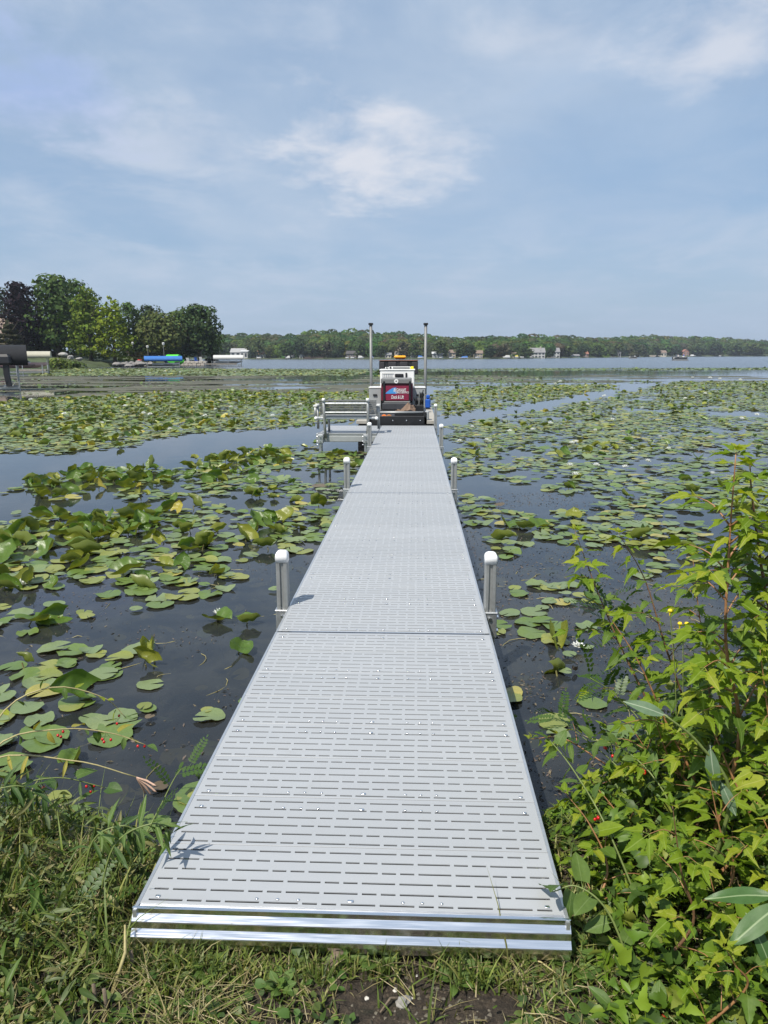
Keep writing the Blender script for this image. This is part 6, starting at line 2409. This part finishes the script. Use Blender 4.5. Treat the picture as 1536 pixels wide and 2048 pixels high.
sapling('low maple sapling between dock edge and dark red stem', path(1250, 2.0, (1215, 1740, 2.1), (1180, 1650, 2.15), (1130, 1585, 2.2)), r0=.005, start=.12, branch=.55, blen=(.12, .2), lsize=(.055, .078), leaves=ML[:3] + HL, mats=[M_maple, M_heart, M_maplef], gap=.075)
sapling('maple sapling low on the right behind the broad dock leaves', path(1480, 1.9, (1465, 1760, 1.95), (1440, 1660, 1.95), (1420, 1560, 1.96)), r0=.005, start=.15, branch=.6, blen=(.16, .26), lsize=(.06, .085), gap=.075)
sapling('maple sapling deep in the thicket under the tall orange stem', path(1530, 2.15, (1500, 1660, 2.15), (1450, 1520, 2.2), (1400, 1400, 2.25)), r0=.006, start=.18, branch=.6, blen=(.18, .3), lsize=(.06, .085), gap=.08, mats=[M_maple, M_maplef])
sapling('maple sapling at the right edge behind the bright yellow green one', path(1590, 2.1, (1570, 1600, 2.1), (1540, 1450, 2.1), (1520, 1300, 2.1)), r0=.006, start=.18, branch=.55, blen=(.16, .28), lsize=(.06, .088), gap=.08)
sapling('small maple sapling low by the bottom right corner', path(1500, 1.55, (1490, 1980, 1.52), (1470, 1930, 1.5), (1450, 1895, 1.5)), r0=.004, start=.1, branch=.5, blen=(.08, .14), lsize=(.05, .07), gap=.05)

sapling('dense maple sapling low in the thicket nearest the water', path(1380, 2.45, (1350, 1620, 2.5), (1310, 1530, 2.55), (1260, 1450, 2.6)), r0=.005, start=.12, branch=.65, blen=(.18, .28), lsize=(.055, .08), gap=.075, mats=[M_maple, M_maplef])

for lab, p_ in (('tall leafy maple sapling half cut off by the right edge', path(1660, 2.2, (1640, 1400, 2.2), (1600, 1150, 2.2), (1565, 935, 2.2))),
                ('maple sapling just left of the tall orange stem, reaching half its height', path(1470, 2.35, (1440, 1540, 2.4), (1420, 1400, 2.45), (1412, 1300, 2.45))),
                ('maple sapling filling the thicket behind the blue green stalk', path(1430, 2.3, (1390, 1600, 2.35), (1340, 1520, 2.4), (1310, 1440, 2.4))),
                ('maple sapling at the water side of the thicket below the yellow flowers', path(1480, 2.7, (1440, 1500, 2.8), (1390, 1390, 2.8), (1350, 1330, 2.8)))):
    sapling(lab, p_, r0=.006, start=.2, branch=.55, blen=(.16, .28), lsize=(.062, .092), gap=.06, stem=rnd.choice((M_stem_o, M_stem_r)))

# plants with feathery compound leaves
def feather(label, path_, n, size, name='feathery_plant', mats=None, group='feathery plants on the right bank', start=.35, lm=None, up=.3, stem=None):
    P = curve_pts(path_, 16)
    base = P[0]
    root = tag(empty(name, base), label, 'plant', group)
    MB().tube([p_ - base for p_ in P], [.004 * (1 - .75 * i / 16) for i in range(17)], 5).build('stem', stem or M_stem_g, root, True)
    for i in range(n):
        t_ = start + (1 - start) * i / max(1, n - 1)
        k = min(15, int(t_ * 16))
        ax = (P[k + 1] - P[k]).normalized()
        a = i * 2.4
        sd = Matrix.Rotation(a, 3, ax) @ ax.orthogonal().normalized()
        d = (sd + ax * .5 + Vector((0, 0, up))).normalized()
        leaf_at(root, base, P[min(16, int(t_ * 16))], d, rnd.uniform(*size), lm or PL, mats or [M_pin], 'compound_leaf')
    return root


feather('dark feathery compound leaved plant over the water left of the slender saplings', path(1400, 2.6, (1300, 1420, 2.8), (1230, 1270, 2.85), (1205, 1195, 2.85)), 12, (.13, .19), start=.5)
feather('feathery compound leaved spray reaching left over the water near the dock', path(1350, 2.5, (1240, 1540, 2.8), (1160, 1470, 2.9), (1105, 1430, 2.95)), 12, (.13, .18), start=.4)
feather('feathery compound leaved plant in the middle of the thicket', path(1380, 2.4, (1300, 1480, 2.6), (1230, 1390, 2.7), (1180, 1355, 2.72)), 10, (.12, .17), start=.4)
feather('feathery compound leaves hanging low between left bank and dock', [ground_at(-.98, 2.28), Vector((-.95, 2.45, .34)), Vector((-.92, 2.6, .40)), Vector((-.88, 2.68, .38))], 7, (.12, .16), start=.3, group='feathery plants on the left bank')
feather('pale vetch like plant with rounded leaflets in the bottom left corner', [ground_at(-1.38, 1.72), Vector((-1.33, 1.74, .40)), Vector((-1.26, 1.74, .46)), Vector((-1.22, 1.73, .50))], 8, (.12, .17), mats=[M_pinp], start=.15, group='feathery plants on the left bank')
feather('olive vetch plant spreading on the grass right of the pale one', [ground_at(-1.12, 1.85), Vector((-1.08, 1.88, .36)), Vector((-1.0, 1.9, .38)), Vector((-.95, 1.88, .37))], 9, (.12, .17), mats=[M_pinp, M_pin], start=.1, group='feathery plants on the left bank')
feather('low vetch plant at the left edge below the drooping dark leaves', [ground_at(-1.5, 2.0), Vector((-1.5, 2.02, .42)), Vector((-1.42, 2.02, .47)), Vector((-1.36, 2.0, .46))], 8, (.12, .17), mats=[M_pin, M_pinp], start=.1, group='feathery plants on the left bank')


def weed(label, path_, n, size, leaves, mats, name='weed', cat='plant', group=None, r0=.004, start=.2, drop=.2, stem=None, berries=None, bm=None):
    P = curve_pts(path_, 18)
    base = P[0]
    root = tag(empty(name, base), label, cat, group)
    MB().tube([p_ - base for p_ in P], [r0 * (1 - .6 * i / 18) for i in range(19)], 5).build('stem', stem or M_stem_g, root, True)
    for i in range(n):
        t_ = start + (1 - start) * i / max(1, n - 1)
        k = min(17, int(t_ * 18))
        ax = (P[k + 1] - P[k]).normalized()
        sd = Matrix.Rotation(i * 2.4, 3, ax) @ ax.orthogonal().normalized()
        d = (sd + ax * .35 + Vector((0, 0, -drop + rnd.uniform(-.2, .2)))).normalized()
        leaf_at(root, base, P[min(18, int(t_ * 18))], d, rnd.uniform(*size), leaves, mats)
    if berries:
        for (t_, cnt) in berries:
            k = int(t_ * 18)
            for j in range(cnt):
                q = P[k] - base + Vector((rnd.uniform(-.02, .02), rnd.uniform(-.02, .02), -.015 - rnd.uniform(0, .03)))
                MB().tube([P[k] - base, q + Vector((0, 0, .007))], .0008, 4).build('berry_stalk', M_stem_g, root)
                MB().lathe([(.001, -.0062), (.004, -.0048), (.0056, 0), (.004, .0045), (.001, .006)], 8, tuple(q)).build('berry', bm or M_berry, root, True)
    return root


M_berry = pbr('red_berry', (.55, .015, .015), .15, var=.1, spec=.7)
NSH = 'nightshade vines on the banks'
weed('nightshade vine with red berries trailing over the water at the left bank', [ground_at(-1.7, 2.3), Vector((-1.55, 2.45, .58)), Vector((-1.35, 2.55, .60)), Vector((-1.18, 2.6, .56)), Vector((-1.05, 2.62, .50))], 12, (.035, .06), HL + OL, [M_heart, M_yell], 'nightshade_vine', group=NSH, drop=.3, stem=M_stem_y, berries=((.55, 3), (.75, 3), (.95, 2)))
weed('nightshade vine with fewer berries reaching highest over the left water', [ground_at(-1.75, 2.45), Vector((-1.62, 2.6, .62)), Vector((-1.45, 2.7, .70)), Vector((-1.28, 2.78, .62)), Vector((-1.2, 2.8, .52))], 10, (.03, .05), HL + OL, [M_heart, M_mapley], 'nightshade_vine', group=NSH, drop=.2, stem=M_stem_y, berries=((.98, 2),))
weed('nightshade vine with red berries low on the left bank', [ground_at(-1.6, 2.15), Vector((-1.45, 2.3, .48)), Vector((-1.3, 2.38, .50)), Vector((-1.14, 2.42, .44))], 12, (.04, .07), HL + LL, [M_heart, M_lance], 'nightshade_vine', group=NSH, drop=.4, berries=((.6, 3), (.9, 3)))
weed('heart leaved nightshade vine creeping over the right dock corner', [ground_at(.62, 1.75), Vector((.55, 1.82, .47)), Vector((.47, 1.86, .52)), Vector((.40, 1.86, .50))], 8, (.06, .085), HL, [M_heart], 'nightshade_vine', group=NSH, drop=.1)
weed('heart leaved nightshade vine along the right dock edge', [ground_at(.72, 2.0), Vector((.62, 2.15, .52)), Vector((.55, 2.35, .60)), Vector((.50, 2.5, .62))], 16, (.042, .066), HL, [M_heart, M_maplef], 'nightshade_vine', group=NSH, drop=.2, berries=((.4, 4),))
weed('heart leaved nightshade vine with berries in the thicket by the dock', [ground_at(.95, 2.2), Vector((.85, 2.3, .55)), Vector((.75, 2.45, .62)), Vector((.65, 2.55, .60))], 16, (.042, .062), HL, [M_heart], 'nightshade_vine', group=NSH, drop=.2, berries=((.5, 4), (.8, 3)))
weed('nightshade vine with red berries on the ground right of the dirt patch', [ground_at(.75, 1.52), Vector((.68, 1.56, .36)), Vector((.60, 1.62, .38)), Vector((.52, 1.62, .35))], 10, (.045, .07), HL + OL, [M_heart], 'nightshade_vine', group=NSH, drop=.1, berries=((.5, 5),))
GD = 'dark narrow leaved stalks on the left bank'
for lab, bx, by_, tip, n in (('dark drooping narrow leaved stalk bending towards the dock', -1.62, 2.1, (-1.28, 2.25, .52), 30), ('dark narrow leaved stalk cut off by the left edge', -1.85, 2.25, (-1.62, 2.35, .62), 26), ('narrow leaved stalk low beside the left dock corner', -1.05, 2.0, (-.86, 2.05, .50), 22), ('narrow leaved stalk whose tip hangs over the dock slots', -.98, 1.95, (-.74, 2.0, .56), 16)):
    gpt = ground_at(bx, by_)
    weed(lab, [gpt, gpt.lerp(Vector(tip), .4) + Vector((-.03, 0, .12)), gpt.lerp(Vector(tip), .75) + Vector((0, 0, .10)), Vector(tip)], n + 6, (.06, .092), LL, [M_lance] if n > 23 else [M_lance, M_heart], 'narrow_leaved_stalk', group=GD, start=.3, drop=.45)
gp_ = ground_at(-1.75, 2.0)
weed('tall yellowing stalk with narrow leaves at the left edge', [gp_, gp_ + Vector((.04, .1, .25)), gp_ + Vector((.12, .2, .38)), gp_ + Vector((.26, .3, .44))], 12, (.07, .11), LL, [M_yell, M_mapley, M_heart], 'yellowing_stalk', stem=M_stem_y, drop=.5)

# smartweed with pink seed heads over the left water
gp_ = ground_at(-1.75, 2.2)
P = curve_pts([gp_, gp_ + Vector((.2, .16, .26)), gp_ + Vector((.5, .22, .24)), gp_ + Vector((.72, .25, .16))], 14)
sw = tag(empty('smartweed', P[0]), 'pale smartweed stem with drooping pink seed heads over the water', 'plant')
MB().tube([q - P[0] for q in P], [.004 * (1 - .5 * i / 14) for i in range(15)], 5).build('stem', M_stem_y, sw, True)
M_pinkh = pbr('pink_seed_head', (.46, .30, .22), .8, var=.25, vscale=40)
for k in range(4):
    e = P[-1] - P[0]
    d = Vector((.9 - .22 * k, .25 * (k - 1.5), -.12 - .33 * k)).normalized()
    MB().tube([e, e + d * .015, e + d * .05 + Vector((0, 0, .004)), e + d * .085, e + d * .095], [.0015, .0034, .0042, .0036, .0015], 7).build('seed_head', M_pinkh, sw, True)
for i in range(7):
    leaf_at(sw, P[0], P[3 + i], (rnd.uniform(-.3, .6), rnd.uniform(-.6, .6), -.2), rnd.uniform(.06, .09), LL, [M_yell, M_heart])

# broad dock leaves at the right, blue green stalk in the thicket
gp_ = ground_at(1.42, 1.62)
dk = tag(empty('dock_plant', gp_), 'broad toothed dark green leaves on one plant at the right edge', 'plant')
BL = [raw_mesh('broad_leaf', *oval_leaf(i + 5, .16, (.12, .3)[i], .12, False, .1), True) for i in range(2)]
for q, d, L in (((1558, 1792, 1.6), (-1, .08, -.06), .155), ((1570, 1800, 1.55), (-.85, -.25, -.55), .16), ((1545, 1960, 1.5), (-.2, .2, .9), .13)):
    leaf_at(dk, gp_, g(*q), d, L, BL, [M_dock], 'broad_leaf', up=(-.2, -.5, 1))
MB().tube([(0, 0, 0), tuple(g(1562, 1800, 1.6) - gp_)], .006, 6).build('stem', M_stem_g, dk, True)
gp_ = ground_at(at_h(1500, 2.05), 2.05)
bgp = curve_pts([gp_, g(1460, 1600, 2.0), g(1400, 1490, 2.0), g(1330, 1430, 2.0)], 14)
bg = tag(empty('blue_green_plant', gp_), 'blue green leaved stalk leaning left across the thicket', 'plant')
MB().tube([q - gp_ for q in bgp], [.007 * (1 - .6 * i / 14) for i in range(15)], 6).build('stem', M_grey if False else M_stem_g, bg, True)
for q, d, L in (((1335, 1432, 2.0), (-.9, 0, .35), .12), ((1420, 1490, 2.0), (.1, -.2, -.9), .13), ((1440, 1560, 2.0), (.3, -.3, -.7), .10)):
    leaf_at(bg, gp_, g(*q), d, L, BL, [M_grey], 'leaf', up=(-.3, -.6, 1))

# yellow flowers
M_yf = pbr('yellow_petal', (.85, .62, .02), .5)
gp_ = ground_at(at_h(1440, 2.5), 2.5)
for lab, q in (('small yellow flower highest in the thicket, beside the drooping sapling tip', (1340, 1224, 2.55)), ('pair of small yellow flowers just below the highest one', (1366, 1255, 2.55))):
    e = g(*q)
    root = tag(empty('yellow_flower', gp_), lab, 'flower', 'yellow flowers in the right thicket')
    MB().tube([(0, 0, 0), tuple((e - gp_) * .6 + Vector((0, 0, .08))), tuple(e - gp_)], .0018, 4).build('stem', M_stem_g, root)
    for dx in ((0,) if q[1] < 1240 else (-.012, .012)):
        c0 = e - gp_ + Vector((dx, 0, abs(dx) * .8))
        MB().lathe([(.0015, -.014), (.004, -.002), (.0085, .005), (.006, .010), (.0015, .007)], 7, tuple(c0)).build('blossom', M_yf, root)

# ---- undergrowth: everything nobody could count
def fill(name, label, n, region, tmpl, size, cols, m, hfun, tiltr=.5, clump=None):
    pts = []
    tries = 0
    while len(pts) < n and tries < n * 30:
        tries += 1
        x, y = rnd.uniform(region[0], region[1]), rnd.uniform(region[2], region[3])
        h = hfun(x, y)
        if h is None:
            continue
        pts.append((x, y, bank_h(x, y) + h))
    k = len(pts)
    cc_ = np.array(cols)[rs.randint(len(cols), size=k)] * (.75 + .5 * rs.rand(k))[:, None]
    me = scatter_mesh(name, tmpl, np.array(pts), rots(rs.rand(k) * 6.28, rs.normal(size=k) * tiltr - .15, rs.normal(size=k) * tiltr), size[0] + (size[1] - size[0]) * rs.rand(k), cc_, True)
    return tag(link(name, me, None, m), label, kind='stuff')


M_mass = leafy('undergrowth_leaf', None, None, .48, .35, attr=True, spec=.35, vscale=6)
UNDER = [(.14, .23, .02), (.10, .18, .02), (.20, .29, .026), (.06, .11, .02), (.23, .27, .05)]
ml_v, ml_f = maple_leaf(3, .3, .3)


def h_thicket(x, y):
    e = bank_edge(x)
    if y > e + .12 + .25 * rnd.random() * (x > .9):
        return None
    edge = .50 + .14 * (y - 1.6) if y < 2.3 else .54
    if x < edge:
        return None
    lim = min(1.0, (x - edge) / .9)
    u = .06 + lim * (.16 + .40 * min(1, max(0, (y - 1.4) / .9))) + max(0, min(.25, (x - 1.3) * .4))
    return rnd.random() ** .8 * u


fill('thicket_leaves', 'mass of smaller leaves deep in the right thicket', 5600, (.5, 2.8, 1.25, 3.4), (ml_v, ml_f), (.035, .08), UNDER, M_mass, h_thicket, .55)
ov, of_ = oval_leaf(2, .22, .25, .3)
fill('thicket_undergrowth', 'low leafy ground plants under the right thicket', 4200, (.35, 2.6, 1.2, 2.9), (ov, of_), (.022, .05), UNDER, M_mass, lambda x, y: (rnd.random() * .10 if y < bank_edge(x) - .15 and x > .42 + .25 * vnoise(x, y, .15, 6) else None), .5)
hv, hf = oval_leaf(1, .42, .1, .15, True, .2)


def h_dirt(x, y):
    """low cover, thin over the bare patch by the dock"""
    dx, dy = (x - .05) / .23, (y - 1.68) / .16
    r_ = dx * dx + dy * dy
    if r_ < 1 and rnd.random() > .10 * r_:
        return None
    if y > 1.84 and XL - .02 < x < XR + .02:
        return None
    return rnd.random() * .035


fill('ground_cover', 'small round leaved ground cover in the grass', 5600, (-2.2, 1.6, 1.15, 2.5), (hv, hf), (.014, .032), [(.10, .17, .03), (.075, .14, .03), (.14, .19, .05), (.06, .10, .03)], M_mass, h_dirt, .45)
lv, lf = oval_leaf(1, .10, .45, .4, False, .05)


def h_left(x, y):
    if x > -.84 or y > bank_edge(x) + .05:
        return None
    if vnoise(x, y, .16, 21) < .35:
        return None
    u = .05 + .12 * min(1, max(0, (-.86 - x) / .5)) * (1 if y < 1.9 else 1.5)
    return rnd.random() * u


fill('left_bank_leaves', 'tangle of narrow leaves on the left bank', 4200, (-2.4, -.84, 1.2, 2.9), (lv, lf), (.028, .085), [(.09, .145, .03), (.125, .18, .035), (.19, .215, .06), (.065, .105, .026), (.26, .25, .10), (.15, .185, .085)], M_mass, h_left, .6)

# grass
def grass(name, label, n, region, keep, hmin, hmax, cols, lean=.6, w=.0032):
    pts, H = [], []
    tries = 0
    while len(pts) < n and tries < n * 20:
        tries += 1
        x, y = rnd.uniform(region[0], region[1]), rnd.uniform(region[2], region[3])
        kp = keep(x, y)
        if kp <= 0 or rnd.random() > kp:
            continue
        pts.append((x, y, bank_h(x, y) - .004))
        H.append(rnd.uniform(hmin, hmax) * (.6 + .8 * rnd.random()) * (.6 + .8 * float(vnoise(x, y, .2, 31))))
    N = len(pts)
    P_ = np.array(pts)[:, None, :]
    H = np.array(H)[:, None]
    a = rs.rand(N) * 6.28
    dx, dy = np.cos(a)[:, None], np.sin(a)[:, None]
    ln = lean * (.2 + rs.rand(N)[:, None] * 1.3)
    T_ = np.array([[0, .33, .68, 1.0]])
    hz = H * T_ * (1 - .25 * ln * T_)
    ho = H * ln * T_ ** 1.8
    ww = w * (.6 + .8 * rs.rand(N)[:, None]) * np.array([[1, .9, .6, .0]])
    fa = a + 1.57 + rs.normal(size=N) * .5
    fx, fy = np.cos(fa)[:, None], np.sin(fa)[:, None]
    cx, cy_, cz = P_[:, :, 0] + dx * ho, P_[:, :, 1] + dy * ho, P_[:, :, 2] + hz
    Lf = np.stack([cx - fx * ww, cy_ - fy * ww, cz], 2)
    Rt = np.stack([cx + fx * ww, cy_ + fy * ww, cz], 2)
    V8 = np.concatenate([Lf[:, :3], Rt[:, :3], (Lf[:, 3:] + Rt[:, 3:]) / 2], 1)    # 7 verts
    me = bpy.data.meshes.new(name)
    me.vertices.add(N * 7)
    me.vertices.foreach_set('co', V8.astype(np.float32).ravel())
    lp = np.array([0, 3, 4, 1, 1, 4, 5, 2, 2, 5, 6])
    loops = (lp[None] + (np.arange(N) * 7)[:, None]).ravel()
    me.loops.add(len(loops))
    me.loops.foreach_set('vertex_index', loops.astype(np.int32))
    st0 = np.array([0, 4, 8])
    me.polygons.add(N * 3)
    me.polygons.foreach_set('loop_start', (st0[None] + (np.arange(N) * 11)[:, None]).ravel().astype(np.int32))
    me.update(calc_edges=True)
    me.validate()
    at_ = me.attributes.new('Col', 'FLOAT_COLOR', 'POINT')
    cl = np.ones((N, 7, 4), dtype=np.float32)
    cl[:, :, :3] = (np.array(cols)[rs.randint(len(cols), size=N)] * (.7 + .6 * rs.rand(N))[:, None])[:, None, :]
    at_.data.foreach_set('color', cl.ravel())
    return tag(link(name, me, None, M_grass), label, kind='stuff')


M_grass = leafy('grass_blade', None, None, .5, .3, attr=True, spec=.35, vscale=6)
GC = [(.155, .205, .040), (.19, .235, .05), (.115, .165, .034), (.27, .27, .085), (.085, .125, .03)]
SC = [(.34, .28, .14), (.42, .36, .20), (.26, .21, .10)]


def k_grass(x, y):
    if y > bank_edge(x) - .02:
        return 0
    if y > 1.83 and XL - .01 < x < XR + .01:
        return 0
    dx, dy = (x - .05) / .25, (y - 1.67) / .19
    r_ = dx * dx + dy * dy
    if r_ < 1:
        return .06
    k = .35 + .65 * float(vnoise(x, y, .14, 33))
    if x > .6:
        k *= .6
    return k


grass('grass', 'short green grass on the near bank', 26000, (-2.3, 1.9, 1.1, 2.9), k_grass, .022, .065, GC, .95, .0030)
grass('tall_grass', 'longer grass blades along the water and the dock edge', 1500, (-2.3, 1.6, 1.4, 3.0), lambda x, y: k_grass(x, y) * (1.0 if x < -.82 and y > 1.7 else .05), .08, .20, GC, .7, .0030)
grass('dry_grass', 'dead straw coloured grass in the lawn', 13000, (-2.2, 1.8, 1.1, 2.4), lambda x, y: k_grass(x, y) * (1.0 if vnoise(x, y, .25, 51) > .5 else .35), .025, .075, SC, 1.5, .0020)
# reeds of sedge right at the front of the dock
grass('front_grass', 'green grass tufts standing against the dock front', 900, (XL - .1, XR + .05, 1.70, 1.775), lambda x, y: .9 if vnoise(x, y, .09, 61) > (.25 if x < -.15 else .62) else .1, .035, .085, GC, .6, .0028)

# straws, sticks and stones by the dock
mb = MB()
for _ in range(110):
    x, y = rnd.uniform(-1.3, 1.5), rnd.uniform(1.3, 1.95)
    if ((x - .06) / .33) ** 2 + ((y - 1.66) / .26) ** 2 < 1 and rnd.random() < .75:
        continue
    if y > 1.74 and XL < x < XR:
        y = 1.74 - rnd.random() * .3
    a, L = rnd.uniform(0, 6.28), rnd.uniform(.03, .13)
    z = bank_h(x, y)
    mb.tube([(x, y, z + .008 + .02 * rnd.random()), (x + .5 * L * math.cos(a), y + .5 * L * math.sin(a), z + .02 + .02 * rnd.random()), (x + L * math.cos(a), y + L * math.sin(a), z + .01 + .03 * rnd.random())], .0010, 4)
tag(mb.build('straw_litter', pbr('straw', (.40, .33, .19), .8, var=.3)), 'broken straw and twigs lying on the bank', kind='stuff')
CR = ([(-.5, -.4, 0), (.5, -.45, 0), (.45, .5, 0), (-.4, .45, 0), (.05, 0, .55)], [(0, 1, 4), (1, 2, 4), (2, 3, 4), (3, 0, 4)])
q_ = [(rnd.gauss(.06, .15), rnd.uniform(1.45, 1.80)) for _ in range(1500)]
me = scatter_mesh('soil_crumbs', CR, np.array([(x, y, bank_h(x, y) - .001) for x, y in q_]), rots(rs.rand(1500) * 6.28, rs.normal(size=1500) * .4, rs.normal(size=1500) * .4), .003 + .012 * rs.rand(1500) ** 3, np.array([(.055, .042, .03), (.09, .07, .05), (.035, .027, .02), (.16, .14, .11)])[rs.randint(4, size=1500)])
tag(link('soil_crumbs', me, None, M_weed), 'crumbs of soil on the bare patch before the dock', kind='stuff')
M_root = pbr('old_wood', (.15, .115, .08), .9, var=.4, vscale=12, bump=.7, bscale=40)
p = spot(692, 1902, .30)
rt = tag(empty('tree_root', (p.x, p.y, bank_h(p.x, p.y))), 'weathered stub of root leaning on the dock front left of the bare soil', 'root')
MB().tube([(-.04, -.10, -.01), (-.02, -.05, .02), (.015, .0, .05), (.03, .03, .075)], [.016, .020, .017, .010], 8).build('stub', M_root, rt, True)
MB().tube([(-.02, -.06, .02), (-.06, -.08, .015), (-.085, -.12, .0)], [.010, .008, .004], 6).build('rootlet', M_root, rt, True)
M_pale = pbr('pale_pebble', (.55, .52, .47), .8, var=.15, vscale=20)
for px, py, s_, lab in ((733, 2001, .006, 'white pebble on the left side of the bare soil'), (823, 1999, .004, 'small pale pebble in the middle of the bare soil'), (790, 1985, .007, 'grey white flat stone left of the middle pebble'), (806, 2010, .020, 'largest grey stone half buried in the bare soil'), (834, 1955, .0035, 'tiny pale pebble close to the dock front')):
    q = spot(px, py, .29)
    o = link('pebble', rocks[len(lab) % 4], None, M_pale if s_ < .016 else pbr('grey_pebble', (.26, .25, .23), .85), loc=(q.x, q.y, bank_h(q.x, q.y) + s_ * .3), rot=(0, 0, s_ * 900), scl=s_)
    tag(o, lab, 'pebble', 'pebbles on the bare soil')
for px, py, px2, py2, r_, lab in ((860, 1944, 960, 1937, .003, 'thin pale straw lying across the bare soil'), (1021, 1966, 1050, 2006, .004, 'bent dry twig right of the bare soil'), (1035, 1928, 1130, 1968, .003, 'long straw lying in the weeds right of the bare soil'), (800, 2000, 760, 2030, .004, 'brown twig at the lower left of the bare soil')):
    a, b_ = spot(px, py, .30), spot(px2, py2, .30)
    a.z = bank_h(a.x, a.y) + .012
    b_.z = bank_h(b_.x, b_.y) + .012
    c_ = a.lerp(b_, .5) + Vector((0, .01, .012))
    tag(MB().tube([a - a, c_ - a, b_ - a], [r_, r_ * .9, r_ * .6], 5).build('twig', M_stem_y if 'straw' in lab else M_root, None, True, loc=a), lab, 'twig', 'twigs around the bare soil')
# broad-leaved lawn weeds
PLN = [raw_mesh('leaf', *oval_leaf(i + 3, .30, (.2, .45)[i], .2, False, .35), True) for i in range(2)]
M_plan = leafy('plantain_leaf', (.085, .15, .028), (.12, .19, .04), .5, .25, rib=.02, ribcol=(.2, .26, .1), spec=.35)
for px, py, n, s_, lab in ((755, 1935, 9, .060, 'clump of broad leaved weed left of the bare soil'), (965, 1900, 8, .055, 'round leaved weed against the dock front right of the bare soil'), (905, 1975, 7, .045, 'small weed growing in the right half of the bare soil'), (960, 1960, 7, .05, 'weed with three pale leaves right of the bare soil'), (1060, 1925, 9, .055, 'weed clump between the dock corner and the twig'), (620, 1910, 9, .05, 'weed clump against the dock front in the grass'), (560, 2000, 8, .045, 'weed rosette in the grass at the lower middle'), (420, 1960, 8, .045, 'weed rosette in the grass below the left dock corner'), (1150, 1940, 9, .06, 'leafy weed at the foot of the right thicket')):
    q = spot(px, py, .29)
    base = ground_at(q.x, q.y)
    root = tag(empty('lawn_weed', base), lab, 'weed', 'broad leaved weeds in the lawn')
    for i in range(n):
        a = i * 2.4
        leaf_at(root, base, base + Vector((0, 0, .004)), (math.cos(a), math.sin(a), .35 + .5 * rnd.random()), s_ * rnd.uniform(.7, 1.2), PLN, [M_plan])

# cut brown stalks in the grass
for px, py, h_, lab in ((265, 1958, .07, 'cut brown stalk stub beside the yellow moss tuft'), (190, 2020, .06, 'cut brown stalk stub in the dry grass at the bottom left'), (212, 2038, .075, 'thicker cut stalk stub right of the other bottom left stub')):
    q = spot(px, py, .29)
    tag(MB().tube([(0, 0, -.02), (.004, 0, h_ * .5), (.0, .004, h_)], [.006, .0055, .005], 7).build('stalk_stub', M_root, None, True, loc=(q.x, q.y, bank_h(q.x, q.y))), lab, 'stub', 'cut stalk stubs in the grass')
for px, py, px2, py2, Yt, lab in ((250, 1850, 225, 1990, 1.95, 'bleached split stem leaning in the left weeds'), (20, 1810, 88, 1905, 1.95, 'long bent dry stem at the left edge')):
    a = spot(px2, py2, .30)
    a.z = bank_h(a.x, a.y)
    b_ = at(px, py, a.y + .1)
    tag(MB().tube([Vector((0, 0, 0)), (b_ - a) * .5 + Vector((.02, 0, .02)), b_ - a], [.006, .005, .003], 6).build('dry_stem', M_stem_y, None, True, loc=a), lab, 'stem', 'dry stems on the left bank')

# ------------------------------------------------------------------ air
HZ = bpy.data.materials.new('haze_air')
HZ.use_nodes = True
T = NT(HZ.node_tree)
T.n.clear()
out = T.add('ShaderNodeOutputMaterial')
vp = T.add('ShaderNodeVolumePrincipled')
vp.inputs['Color'].default_value = (.80, .88, 1.0, 1)
vp.inputs['Density'].default_value = HAZE
vp.inputs['Anisotropy'].default_value = 0.2
T.link(vp.outputs[0], out.inputs['Volume'])
hz = MB().box(-2600, 2600, -40, 2700, -1.7, 62.0).build('haze', HZ)
tag(hz, 'thin summer haze over the lake', kind='stuff')
